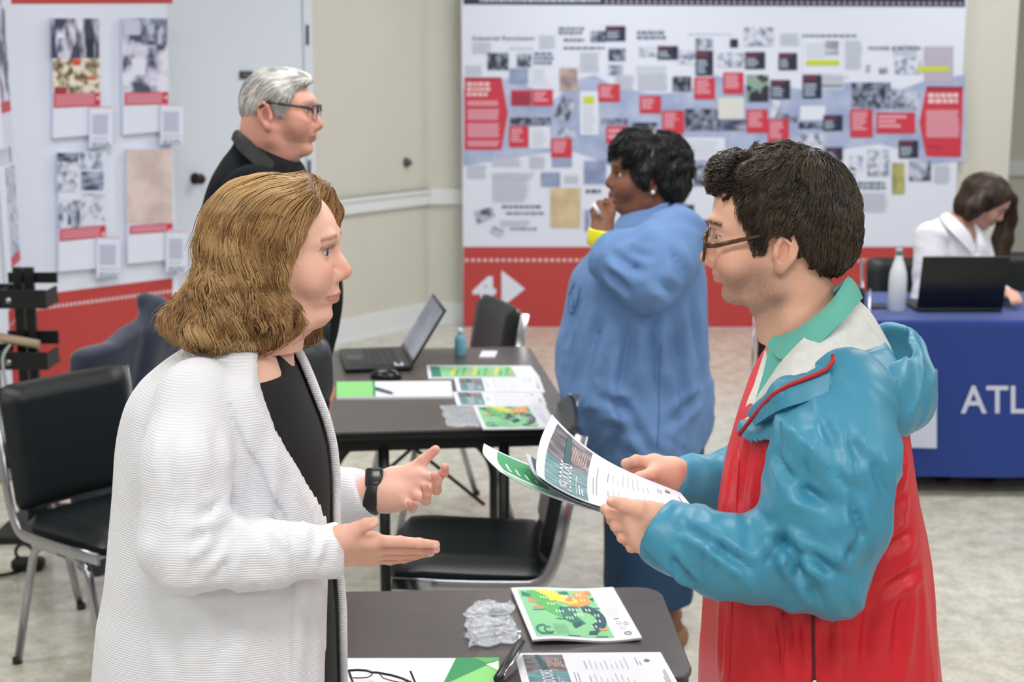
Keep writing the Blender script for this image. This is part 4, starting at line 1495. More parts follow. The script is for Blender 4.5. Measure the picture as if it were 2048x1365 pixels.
# pens
pen = MB()
a, b = G(752, 777, TZ + .014), G(786, 787, TZ + .013)
pen.tube([a, a + (b - a) * .85, b], [.005, .005, .002], 10)
tag(pen.build('pen', [mat('pen_grey', '#5c6a80', .4)]), 'grey pen lying on the white notepad', 'pen')
a, b = G(994, 1362, TZ + .012), G(1045, 1281, TZ + .03)
ax = (b - a) / np.linalg.norm(b - a)
pn = thing('pen', 'thick black pen lying beside the plastic bags at the front', 'pen', a)
L_ = np.linalg.norm(b - a)
MB().tube([np.zeros(3), ax * .004, ax * L_ * .93, ax * L_], [.006, .0085, .0085, .003], 16).build('barrel', [mat('pen_black', '#1b1d20', .3)], pn)
cl_ = MB().tube([ax * .01 + (.009, -.003, .004), ax * L_ * .5 + (.010, -.003, .005), ax * L_ * .9 + (.009, -.003, .004)], .0028, 8)
cl_.build('clip', [M_CHROME], pn)
# eyeglasses on the folder
eg = thing('eyeglasses', 'black-framed eyeglasses lying on the white and green folder', 'eyeglasses', G(755, 1345, TZ + .012))
eo = np.array(eg.location)
M_GLASS = mat('lens', '#f4f6f8', .03, trans=1.0, ior=1.1, alpha=.25)
fr = mat('black_frame', '#14161a', .25)
def EG(px, py, z=.02): return G(px, py, TZ + z) - eo
top = [EG(697, 1342, .03), EG(715, 1341, .033), EG(732, 1342, .033), EG(745, 1346, .030), EG(752, 1346, .030), EG(765, 1348, .031), EG(785, 1352, .030), EG(805, 1358, .028), EG(822, 1366, .024)]
MB().tube(top, .0022, 8).build('brow_bar', [fr], eg)
for pts in ([(697, 1342), (700, 1356), (715, 1357), (735, 1356), (743, 1352), (745, 1346)], [(758, 1347), (766, 1357), (778, 1361), (800, 1366), (814, 1366), (818, 1363)]):
    q = [EG(x, y, .012 if 0 < i < len(pts) - 1 else .028) for i, (x, y) in enumerate(pts)]
    MB().tube(q, .0013, 8).build('rim', [mat('brown_frame', '#6b4427', .3)], eg)
    c = sum(q) / len(q)
    m = MB(); m.add(q + [c], [(i, (i + 1) % len(q), len(q)) for i in range(len(q))], 0)
    m.build('lens', [M_GLASS], eg)
for x0, x1 in ((698, 712), (821, 838)):
    MB().tube([EG(x0, 1344, .026), EG(x1, 1385, .012), EG(x1 + 6, 1425, .006)], .002, 8).build('temple', [fr], eg)

# crumpled clear plastic sleeves
def plastic_mat():
    k = NT('clear_plastic')
    b = k.b
    b.inputs['Base Color'].default_value = (.78, .83, .90, 1)
    b.inputs['Roughness'].default_value = .08
    b.inputs['Alpha'].default_value = .40
    b.inputs['Specular IOR Level'].default_value = 1.0
    b.inputs['Coat Weight'].default_value = .6
    return k.m
M_PLAST = plastic_mat()
def sleeve(label, pxs, z, seed, amp):
    c = [G(px, py, z) for px, py in pxs]
    o = sum(c) / 4; c = [p - o for p in c]
    n = 52
    U, V = np.meshgrid(np.linspace(0, 1, n), np.linspace(0, 1, n), indexing='ij')
    base = (1 - U)[..., None] * (1 - V)[..., None] * c[0] + U[..., None] * (1 - V)[..., None] * c[1] + (1 - U)[..., None] * V[..., None] * c[2] + U[..., None] * V[..., None] * c[3]
    Q = np.stack([U * 5 + seed * 7, V * 3.3, U * 0 + seed], -1).reshape(-1, 3)
    h = ridged(Q * np.array([.5, 1.6, 1])) ** 2 * .6 + .3 * ridged(Q * 2.7 + 3) ** 3 + .12 * ridged(Q * 6.1 + 1) ** 3
    h = h.reshape(n, n)
    e = np.minimum(np.minimum(U, 1 - U), np.minimum(V, 1 - V))
    h = h * np.clip(e * 9, .12, 1)
    w = noise3(Q * 1.3 + 11).reshape(n, n) - .5
    base[..., 1] += w * .02; base[..., 0] += (noise3(Q * 1.7 + 5).reshape(n, n) - .5) * .016
    top_ = base.copy(); top_[..., 2] += .003 + amp * h
    m = MB()
    m.grid(top_.tolist(), 0); low = base.copy(); low[..., 2] += .001
    m.grid(low[:, ::-1].tolist(), 0)
    ob = m.build('plastic_bag', [M_PLAST])
    ob.location = o
    tag(ob, label, 'bag')
sleeve('crumpled clear plastic bag nearest the map leaflet\'s far corner, topmost of three', [(926, 1238), (1022, 1234), (950, 1209), (1030, 1212)], TZ, 1, .016)
sleeve('crumpled clear plastic bag in the middle of the three beside the leaflet', [(938, 1270), (1032, 1262), (928, 1241), (1026, 1238)], TZ + .001, 2, .017)
sleeve('crumpled clear plastic bag lowest of the three, touching the black pen', [(944, 1297), (1044, 1288), (922, 1272), (1036, 1263)], TZ + .002, 3, .018)
sleeve('clear plastic sleeves in a flat heap on the middle table', [(893, 855), (966, 856), (880, 812), (946, 813)], TZ, 4, .010)

# hand sanitizer
so = G(921, 712, TZ)
hs = thing('sanitizer_bottle', 'small clear blue hand sanitizer bottle on the middle table', 'bottle', so)
MB().lathe([(0, 0), (.019, 0), (.021, .004), (.021, .062), (.016, .075), (.008, .08), (.008, .084), (0, .084)], 24).build('bottle', [mat('blue_gel', '#86c8d8', .08, trans=.25, ior=1.35)], hs)
MB().lathe([(.0, .084), (.010, .084), (.010, .096), (.005, .098), (.005, .104), (0, .104)], 18).build('cap', [mat('clear_cap', '#d3e3e6', .2)], hs)
# computer mouse
mo = G(772, 757, TZ)
def mouse(P):
    d = ell(P, (0, 0, .004), (.055, .032, .030), euler(math.radians(-10)))
    return smax(d, -P[:, 2], .006)
mm = sdf_obj('computer_mouse', mouse, (-.07, -.05, -.01), (.07, .05, .045), .003, [mat('mouse_black', '#101215', .22)])
mm.location = mo; tag(mm, 'glossy black computer mouse in front of the laptop', 'computer mouse')

# laptops
def laptop(label, loc, ang, wd_, dp, open_, parts):
    t = thing('laptop', label, 'laptop', loc, math.radians(ang))
    MB().box((-dp / 2, -wd_ / 2, 0.004), (dp / 2, wd_ / 2, .02), bev=.006).build('base', [mat('laptop_black', '#1d2023', .4)], t)
    kb = MB()
    for r_ in range(5):
        for c in range(13):
            x = dp * .30 - r_ * dp * .10; y = -wd_ * .43 + c * wd_ * .066
            kb.box((x - dp * .04, y, .0205), (x + dp * .035, y + wd_ * .052, .0225))
    kb.build('keyboard', [mat('laptop_keys', '#2b2e31', .45)], t)
    MB().box((-dp * .42, -wd_ * .13, .0203), (-dp * .2, wd_ * .13, .0208)).build('touchpad', [mat('laptop_pad', '#3a3d40', .35)], t)
    a = math.radians(open_)
    R = Matrix.Translation((dp / 2 - .006, 0, .018)) @ Matrix.Rotation(a, 4, 'Y')
    ln = dp * .97
    lid = MB().box((-ln, -wd_ / 2, -.004), (0, wd_ / 2, .004), 0, R, bev=.003).build('lid', [mat('laptop_lid', '#0e1114', .33)], t)
    s = MB().box((-ln + .012, -wd_ / 2 + .012, -.0047), (-.02, wd_ / 2 - .012, -.0042), 0, R)
    s.build('screen', [parts], lid)
    return t, lid, R, ln
M_SCREEN = photo_mat('laptop_screen', '#767b8b', '#a5abb8', 6, .35, .7)
la, lid, R_, ln = laptop('open black laptop on the middle table, seen from the side', (-.485, 5.20, TZ), 10, .345, .235, 122, M_SCREEN)
st = MB().box((.055, -.165, .0206), (.085, -.115, .0212)).build('sticker', [mat('sticker_white', '#d9dcec', .4)], la)
lw = W(1905, 608, BY0 + .2)
lb, lid2, R2, ln2 = laptop('open black laptop seen from behind on the blue cloth', (W(1908, 600, BY0 + .27)[0], BY0 + .30, TZ + .004), -90, .36, .24, 104, M_SCREEN)
# ================================================================== people
def make_head(q):
    """distance field of a head in its own axes: x forward, y left, z up, eyes at z = 0, ears at x = 0; also its colouring"""
    g = lambda k, d: q.get(k, d)
    tab = table(q['face'])                     # z, front x, half width, exponent
    zlo = min(r[0] for r in q['face'])
    jw = g('jaw', 1.0)
    nx, nz = q['nose_tip']                     # tip of the nose
    bx, bz = g('nasion', (.094, .008))
    nw = g('nose_w', 1.0)
    lx = q['lip_x']; lz = q['lip_z']           # upper lip front, mouth line height
    brow = g('brow', .008)
    ey, ez = g('eye_y', .031), 0.0
    ex = g('eye_x', .074)
    cr = g('cranium', ((-.005, 0, .030), (.098, .077, .088)))
    neck = g('neck', [(-.012, 0, -.06), (-.035, 0, -.15), (-.05, 0, -.24)])
    nr = g('neck_r', [.054, .056, .064])
    open_ = g('eye_open', .0048)
    def f(P):
        x, y, z = P[:, 0], P[:, 1], P[:, 2]
        P2 = np.stack([x, np.abs(y), z], -1)
        d = ell(P, *cr)
        xf, w, p = tab(z)
        a = np.maximum(xf + .02, .002); w = np.maximum(w, .002)
        F = (np.clip((x + .02), 0, None) / a) ** p + (np.abs(y) / w) ** p
        back = (np.clip(-(x + .02), 0, None) / .05) ** 2
        F = (F + back) ** (1 / p)
        df = (F - 1) * np.minimum(a, w)
        df = smax(df, z - g('face_top', .075), .012)
        df = np.maximum(df, zlo - z)
        d = smin(d, df, .022)
        d = smin(d, chain(P, neck, nr, .02), .022)
        # jaw
        d = smin(d, chain(P2, [(.008, .056 * jw, -.045), (.004, .053 * jw, -.068), (g('jaw_x', .040), .027 * jw, -.096 + g('jaw_dz', 0))], [.014, .014, .012], .01), .022)
        d = smin(d, ell(P2, (.060, .040, -.034), (.026, .026, .028)), .022)          # cheek
        if g('jowl', 0):
            d = smin(d, ell(P, (.020, 0, -.112), (.040, .045, .022 * g('jowl', 0))), .02)
        d = smin(d, ell(P, (q['chin'][0] - .0175, 0, q['chin'][1]), (.015, .018, .013)), .012)
        # sockets and brow
        d = smax(d, -ell(P2, (.098, ey + .001, -.002), (.020, .020, .013)), .012)
        d = smin(d, chain(P2, [(bx - .006, .006, .018), (.0855 + g('brow_dx', 0), .028, .022), (.066, .047, .015)], [brow * .8, brow, brow * .75]), .012)
        # lids around the eyeball
        e0 = (ex, ey, ez)
        lid = np.linalg.norm(P2 - A3(e0), axis=1) - .0140
        slit = np.abs(z - ez - .0006 + .0000 * x) - open_ * np.clip(1 - ((np.abs(y) - ey) / .0165) ** 2, 0.02, 1)
        lid = smax(lid, -np.maximum(slit, ex + .002 - x), .0016)
        d = smin(d, lid, .005)
        d = smax(d, -(np.linalg.norm(P2 - A3(e0), axis=1) - .0119), .001)
        # nose
        d = smin(d, rc(P, (bx - .009, 0, bz), (nx - .017, 0, nz + .010), .0075 * nw, .0095 * nw), .012)
        d = smin(d, rc(P, (nx - .018, 0, nz + .012), (nx - .0108, 0, nz), .0085 * nw, .0108 * nw), .008)
        d = smin(d, ell(P2, (nx - .022, .0115 * nw, nz - .006), (.0115, .0072, .0085)), .006)
        d = smin(d, rc(P, (nx - .012, 0, nz - .006), (nx - .024, 0, nz - .010), .0055, .0065), .006)
        d = smax(d, -ell(P2, (nx - .0165, .0062 * nw, nz - .0145), (.0058, .0032, .0042)), .003)
        # lips
        cx = lx - .021; ls = g('lip_s', .9); cz = g('lip_up', .0)
        up = chain(P2, [(lx - .0055, 0, lz + .0040), (lx - .0075, .010, lz + .0036), (cx, .023, lz + cz)], [.0052 * ls, .0048 * ls, .0020])
        lo = chain(P2, [(lx - .0080, 0, lz - .0052), (lx - .0098, .010, lz - .0046), (cx, .022, lz - .0008 + cz)], [.0058 * ls, .0052 * ls, .0020])
        d = smin(d, up, .005)
        d = smin(d, lo, .005)
        d = smax(d, -chain(P2, [(lx + .001, 0, lz), (lx - .002, .011, lz + .0004), (cx + .003, .024, lz - .0006 + cz)], [.0016, .0016, .0012]), .002)
        # fold from nostril to mouth
        d = smax(d, -chain(P2, [(nx - .022, .021, nz - .004), (cx + .010, .031, lz + .006), (cx + .004, .034, lz - .010)], [.0012, .0016, .0008]), .010 * g('fold', .6) + .0005)
        # ears
        er = A3(euler(0, 0, 0))
        ear_c = np.array(g('ear', (-.010, .070, -.012)))
        th = math.radians(g('ear_out', 22))
        R = np.array([[math.cos(th), math.sin(th), 0], [-math.sin(th), math.cos(th), 0], [0, 0, 1]]).T
        tl = math.radians(10)
        R2 = R @ np.array([[math.cos(tl), 0, -math.sin(tl)], [0, 1, 0], [math.sin(tl), 0, math.cos(tl)]])
        L = (P2 - A3(ear_c)) @ A3(R2)
        es = g('ear_s', 1.0)
        L = L / es
        e1 = ell(L, (0, .004, 0), (.0165, .0055, .029))
        e1 = smax(e1, -ell(L, (.002, .0105, .001), (.0105, .0105, .0195)), .003)
        hel = chain(L, [(.010, .006, .010), (.012, .008, .022), (.002, .010, .031), (-.010, .0095, .026), (-.0155, .009, .010), (-.014, .008, -.008), (-.006, .006, -.022)], [.0034, .0040, .0042, .0042, .0040, .0036, .0034])
        e1 = smin(e1, hel, .004)
        anti = chain(L, [(.003, .0085, .017), (-.007, .0085, .010), (-.008, .0085, -.006), (-.002, .0075, -.016)], [.0022, .0026, .0026, .0022])
        e1 = smin(e1, anti, .003)
        e1 = smin(e1, ell(L, (.001, .0045, -.027), (.0085, .005, .009)), .005)
        e1 = smin(e1, rc(L, (.012, .002, .004), (.0115, .004, -.008), .004, .0045), .004)
        d = smin(d, e1 * es, .006)
        return d.astype(np.float32)
    return f

def face_colour(v, q):
    """skin, lips, brows, stubble and eye whites by place on the head (head axes)"""
    x, y, z = v[:, 0], v[:, 1], v[:, 2]; ay = np.abs(y)
    c = np.array(lin(q['skin']))[None].repeat(len(v), 0)
    def mixin(w, hexc):
        w = np.clip(w, 0, 1)[:, None]
        c[:] = c * (1 - w) + np.array(lin(hexc)) * w
    G_ = lambda dx, dy, dz, s: np.exp(-((x - dx[0]) ** 2 / dx[1] ** 2 + (ay - dy[0]) ** 2 / dy[1] ** 2 + (z - dz[0]) ** 2 / dz[1] ** 2)) * s
    fl = q.get('flush', '#d2857a')
    mixin(G_((.07, .05), (.042, .022), (-.032, .022), q.get('flush_w', .35)), fl)
    nx, nz = q['nose_tip']
    mixin(G_((nx - .004, .016), (0, .02), (nz, .016), .45 * q.get('flush_w', .35) / .35), fl)
    mixin(G_((-.01, .03), (.078, .02), (-.012, .034), .30), fl)
    if q.get('beard'):
        reg = 1 / (1 + np.exp(-(-.030 - z - .25 * (x - .03) * (x < .03) + .02 * (x > .06)) / .007))
        reg *= 1 / (1 + np.exp(-(x + .012) / .006)) / (1 + np.exp(-(z + .135) / .01))
        lipm = np.exp(-((z - q['lip_z']) / .010) ** 2) * np.exp(-(ay / .028) ** 4) * (x > .07)
        nose = np.exp(-((z - nz) / .016) ** 2) * np.exp(-(ay / .022) ** 4) * (x > .08)
        reg *= np.clip(1 - lipm - nose, 0, 1)
        cheek = np.clip((z + .066) / .03, 0, 1) * np.clip((x - .035) / .03, 0, 1) * np.clip((ay - .012) / .012, 0, 1)
        reg *= 1 - cheek
        sp = noise3((v * 700).astype(np.float32))
        mixin(reg * (.36 + .22 * (sp - .5)) * q['beard'], q.get('beard_col', '#57473f'))
    lx, lz = q['lip_x'], q['lip_z']
    lw = np.exp(-(np.clip(np.abs(z - lz + .001) - .0062 * np.clip(1 - (ay / .026) ** 2, 0, 1), 0, None) / .0018) ** 2) * (ay < .026) * (x > lx - .024)
    mixin(lw * q.get('lip_w', .8), q.get('lip', '#b8706c'))
    # brows
    bz = .0235 - .14 * np.clip(ay - .030, 0, 1) * 1.5 + .02 * np.clip(.03 - ay, 0, 1)
    hair = noise3((v * np.array([500, 260, 900])).astype(np.float32))
    bw = np.exp(-((z - bz) / q.get('brow_h', .0042)) ** 2) * ((ay > .012) & (ay < .050) & (x > .045)) * (.8 + .25 * (hair > .45)) * np.clip((x - .045) / .02, 0, 1)
    mixin(bw * q.get('brow_w', .8), q.get('brow_col', '#5b4632'))
    # lash line
    ex, ey = q.get('eye_x', .074), q.get('eye_y', .031)
    r = np.sqrt((x - ex) ** 2 + (ay - ey) ** 2 + z ** 2)
    o = q.get('eye_open', .0048)
    lash = np.exp(-((np.abs(z - .0006) - o * np.clip(1 - ((ay - ey) / .0165) ** 2, 0.02, 1)) / .0014) ** 2) * (r < .0152) * (x > ex + .003)
    mixin(lash * q.get('lash', .75) * np.where(z > 0, 1, .5), '#2a201b')
    if q.get('liner'):
        mixin(np.exp(-((z - .007) / .004) ** 2) * (np.abs(ay - ey) < .018) * (x > ex) * q['liner'], '#4a2f2c')
    return c

def eye_mesh(mb_v, mb_f, mb_c, q, T):
    """eyeballs with iris and pupil, in head axes, moved by T"""
    ex, ey = q.get('eye_x', .074), q.get('eye_y', .031)
    n, m = 20, 24
    gz = q.get('gaze', (0, 0))
    for s in (-1, 1):
        vs = []; cs = []
        Rg = euler(math.radians(gz[0]), math.radians(gz[1]))
        for i in range(n + 1):
            th = math.pi * (i / n) ** 1.35
            for j in range(m):
                ph = 2 * math.pi * j / m
                bul = .0006 if th < .45 else 0
                p = np.array([math.cos(th), math.sin(th) * math.cos(ph), math.sin(th) * math.sin(ph)]) * (.0118 + bul)
                vs.append(Rg @ p + np.array([ex, s * ey, 0]))
                cs.append(lin('#0b0a0a') if th < .17 else (lin(q.get('iris', '#4b5a63')) if th < .50 else lin('#c4b8b2')))
        k = len(mb_v)
        mb_v.extend(T(np.array(vs)).tolist())
        mb_c.extend(cs)
        for i in range(n):
            for j in range(m):
                mb_f.append([k + i * m + j, k + (i + 1) * m + j, k + (i + 1) * m + (j + 1) % m, k + i * m + (j + 1) % m])

class Head:
    def __init__(self, q, pos, yaw, pitch, roll=0, scale=1.0):
        self.q, self.pos, self.R, self.s = q, np.array(pos, float), euler(math.radians(yaw), math.radians(pitch), math.radians(roll)), scale
        self.f = make_head(q)
    def to_room(self, v): return self.pos + (np.asarray(v) * self.s) @ self.R.T
    def to_head(self, p): return ((np.asarray(p) - self.pos) @ self.R) / self.s
    def field(self, P):
        """the head's field at points of the room"""
        return self.f(((P - A3(self.pos)) @ A3(self.R)) / np.float32(self.s)) * np.float32(self.s)
    def mesh(self, h, zlo=-.20):
        v, F = surface(self.f, (-.125, -.10, zlo), (.14, .10, .13), h)
        for _ in range(1):
            s = np.zeros_like(v); c = np.zeros(len(v))
            for k in range(4):
                a, b = F[:, k], F[:, (k + 1) % 4]
                np.add.at(s, a, v[b]); np.add.at(c, a, 1); np.add.at(s, b, v[a]); np.add.at(c, b, 1)
            v = .5 * v + .5 * s / np.maximum(c, 1)[:, None]
        col = face_colour(v, self.q)
        ev, ef, ec = [], [], []
        eye_mesh(ev, ef, ec, self.q, lambda a: a)
        V = np.concatenate([v, np.array(ev)]); C = np.concatenate([col, np.array(ec)])
        Fa = np.concatenate([F, np.array(ef) + len(v)])
        return self.to_room(V), Fa, C

def hand_field(joints, palm, rad=1.0):
    """joints: five lists of points from knuckle to tip, thumb first; palm: wrist points"""
    r0 = [[.0135, .0115, .0098, .0082], [.0098, .0088, .0080, .0068], [.0100, .0090, .0082, .0070], [.0096, .0086, .0078, .0067], [.0086, .0076, .0070, .0060]]
    J = [[np.array(p, float) for p in c] for c in joints]
    wr = [np.array(p, float) for p in palm]
    def f(P):
        d = None
        for ci, c in enumerate(J):                        # palm rays
            if ci == 0: continue
            w = wr[0] * (1 - (ci - 1) / 3) + wr[1] * ((ci - 1) / 3)
            e = rc(P, w, c[0], .0155 * rad, .0125 * rad)
            d = e if d is None else smin(d, e, .016 * rad)
        d = smin(d, rc(P, wr[0], J[0][0], .016 * rad, .0165 * rad), .018 * rad)
        d = smin(d, rc(P, J[0][0], J[1][0], .012 * rad, .009 * rad), .016 * rad)
        out = None
        for ci, c in enumerate(J):
            rr = [x * rad for x in r0[ci]]
            e = chain(P, c, rr[:len(c)], .002)
            if len(c) >= 3:
                for k in range(1, len(c) - 1):           # knuckles
                    e = smin(e, np.linalg.norm(P - A3(c[k]), axis=1) - rr[k] * 1.03, .003)
            if ci == 0: d = smin(d, e, .010 * rad)
            else: out = e if out is None else np.minimum(out, e)
        return smin(d, out, .007 * rad)
    return f

def join_meshes(parts):
    V, F, C = [], [], []
    k = 0
    for v, f, c in parts:
        V.append(v); F.append(f + k); C.append(c); k += len(v)
    return np.concatenate(V), np.concatenate(F), np.concatenate(C)

def field_part(f, lo, hi, h, hexc, extra=None, relax=1):
    v, F = surface(f, lo, hi, h)
    for _ in range(relax):
        s = np.zeros_like(v); c = np.zeros(len(v))
        for k in range(4):
            a, b = F[:, k], F[:, (k + 1) % 4]
            np.add.at(s, a, v[b]); np.add.at(c, a, 1); np.add.at(s, b, v[a]); np.add.at(c, b, 1)
        v = .45 * v + .55 * s / np.maximum(c, 1)[:, None]
    C = np.array(lin(hexc))[None].repeat(len(v), 0)
    if extra is not None: C = extra(v, C)
    return v, F, C

def hand_colour(joints, tipc, w=.45, nails=None):
    tips = [np.array(c[-1]) for c in joints]
    kn = [np.array(p) for c in joints for p in c[1:-1]]
    def ex(v, C):
        for t in tips:
            a = np.exp(-(np.linalg.norm(v - t, axis=1) / .014) ** 2)[:, None] * w
            C = C * (1 - a) + np.array(lin(tipc)) * a
        for t in kn:
            a = np.exp(-(np.linalg.norm(v - t, axis=1) / .010) ** 2)[:, None] * w * .45
            C = C * (1 - a) + np.array(lin(tipc)) * a
        if nails is not None:                              # fingernails on the side nails points to
            nd = np.array(nails, float) / np.linalg.norm(nails)
            for c in joints:
                t, b = np.array(c[-1]), np.array(c[-2])
                u = (t - b) / np.linalg.norm(t - b)
                n_ = nd - u * (nd @ u); n_ /= np.linalg.norm(n_) + 1e-9
                q = v - (t + u * .0005 + n_ * .0065)
                a = np.exp(-((q @ u) / .0062) ** 4 - ((q @ np.cross(u, n_)) / .0046) ** 4 - ((q @ n_) / .006) ** 4)[:, None] * .75
                C = C * (1 - a) + np.array(lin('#f0cfc4')) * a
        return C
    return ex

M_SKIN = mat_attr('skin', .48, sss=.12, bump=.00012, bscale=900, spec=.35)
def person_mesh(name, parts, label):
    V, F, C = join_meshes(parts)
    o = mesh_obj(name, V, F, [M_SKIN], None, True, None, C)
    return tag(o, label, 'person')

def fold_noise(P, ax, s1, s2, seed=0):
    """creases of cloth running across a direction ax: sharp ridges between soft hollows"""
    ax = np.array(ax, float); ax /= np.linalg.norm(ax)
    t = np.cross(ax, [0.3, .9, .2]); t /= np.linalg.norm(t); b = np.cross(ax, t)
    Q = np.stack([(P @ A3(ax)) * s1, (P @ A3(t)) * s2, (P @ A3(b)) * s2], -1) + np.float32(seed)
    w = noise3(Q * .55 + 9.1)
    Q = Q + w[:, None] * 1.4
    r = ridged(Q)
    r2 = ridged(Q * 2.1 + 5.3)
    return r ** 1.5 * .8 + r2 ** 1.6 * .32 - .42

def creases(base, segs, d0, d1):
    """sharp folds along sight-line segments x0, y0, x1, y1, depth, width laid on the body base; returns the change of the field"""
    L = []
    for x0, y0, x1, y1, dep, w in segs:
        pts = [on_surface(base, x0 + (x1 - x0) * t, y0 + (y1 - y0) * t, d0, d1, 0.0) for t in (0, .25, .5, .75, 1)]
        n = grad(base, np.array(pts), .004)
        L.append((pts, n, dep * .8, w))
    def f(P):
        out = np.zeros(len(P), np.float32)
        for pts, n, dep, w in L:
            lo = np.min(pts, 0) - 7 * w; hi = np.max(pts, 0) + 7 * w
            k = np.nonzero(np.all((P > lo) & (P < hi), 1))[0]
            if not len(k): continue
            Q = P[k]
            r = None
            for i in range(4):
                a, b = pts[i], pts[i + 1]
                nn = n[i] + n[i + 1]; nn /= np.linalg.norm(nn)
                ba = b - a; ba = ba - nn * (ba @ nn)
                q = Q - A3(a)
                q = q - (q @ A3(nn))[:, None] * A3(nn)          # measured along the cloth, not through it
                h = np.clip((q @ A3(ba)) / max(float(ba @ ba), 1e-9), 0, 1)
                e = np.linalg.norm(q - h[:, None] * A3(ba), axis=1)
                r = e if r is None else np.minimum(r, e)
            ln = np.linalg.norm(pts[4] - pts[0])
            t = np.clip(((Q - A3(pts[0])) @ A3(pts[4] - pts[0])) / ln ** 2, -.2, 1.2)
            fade = np.clip(np.minimum(t + .12, 1.12 - t) / .4, 0, 1)
            out[k] += dep * fade * (np.exp(-r / w) - .8 * np.exp(-((r - 2.4 * w) / (1.2 * w)) ** 2))
        return out
    return f

# faces -----------------------------------------------------------
def face_rows(prof, wid=None, p=None):
    """profile points (z, x) without the nose -> rows z, x, half width, exponent"""
    W_ = wid or [(-.118, .018), (-.108, .034), (-.095, .043), (-.08, .050), (-.06, .056), (-.04, .061), (-.02, .064), (0, .066), (.02, .068), (.05, .070), (.08, .066)]
    E_ = p or [(-.118, 1.9), (-.09, 1.9), (-.06, 2.0), (-.03, 2.15), (0, 2.3), (.03, 2.4), (.08, 2.3)]
    zs = sorted(set([r[0] for r in prof]))
    fx = dict(prof)
    return [(z, fx[z], float(np.interp(z, [a for a, _ in W_], [b for _, b in W_])), float(np.interp(z, [a for a, _ in E_], [b for _, b in E_]))) for z in zs]

def grow(f, P0, flow, steps, step, off, e=.0015):
    """paths that run over the surface f = off"""
    p = P0.astype(np.float64).copy(); out = []
    for i in range(steps):
        n = grad(f, p, e)
        p = p - n * (f(p.astype(np.float32)) - off)[:, None]
        out.append(p.copy())
        d = flow(p, i / steps)
        d = d - n * np.sum(d * n, 1, keepdims=True)
        d /= np.linalg.norm(d, axis=1, keepdims=True) + 1e-9
        st = step if np.isscalar(step) else np.asarray(step)[:, None]
        p = p + d * st
    return np.stack(out, 1)

def scatter(f, lo, hi, n, off=0.0, keep=None):
    """n random points on the surface f = off"""
    pts = []
    lo = np.array(lo); hi = np.array(hi)
    got = 0
    while got < n:
        p = lo + rng.random((n * 6, 3)) * (hi - lo)
        d = f(p.astype(np.float32)) - off
        p = p[np.abs(d) < .012]
        for _ in range(3):
            g = grad(f, p, .0015)
            p = p - g * (f(p.astype(np.float32)) - off)[:, None]
        ok = np.abs(f(p.astype(np.float32)) - off) < .0015
        p = p[ok]
        if keep is not None: p = p[keep(p)]
        pts.append(p); got += len(p)
    p = np.concatenate(pts)
    return p[rng.permutation(len(p))[:n]]

def tints(n, cols, jitter=.12, clump=None):
    base = np.array([lin(c) for c in cols])
    if clump is None: clump = rng.random(n)
    t = np.clip(clump * .7 + rng.random(n) * .3, 0, .999) * (len(cols) - 1)
    i = t.astype(int); fr = (t - i)[:, None]
    c = base[i] * (1 - fr) + base[np.minimum(i + 1, len(cols) - 1)] * fr
    return c * (1 + (rng.random((n, 1)) - .5) * 2 * jitter)

def cut_below(d, P, p0, nrm, k=.002):
    """trim d to the side of the plane opposite nrm"""
    n = np.array(nrm, float); n /= np.linalg.norm(n)
    return smax(d, ((P - A3(p0)) @ A3(n)), k)
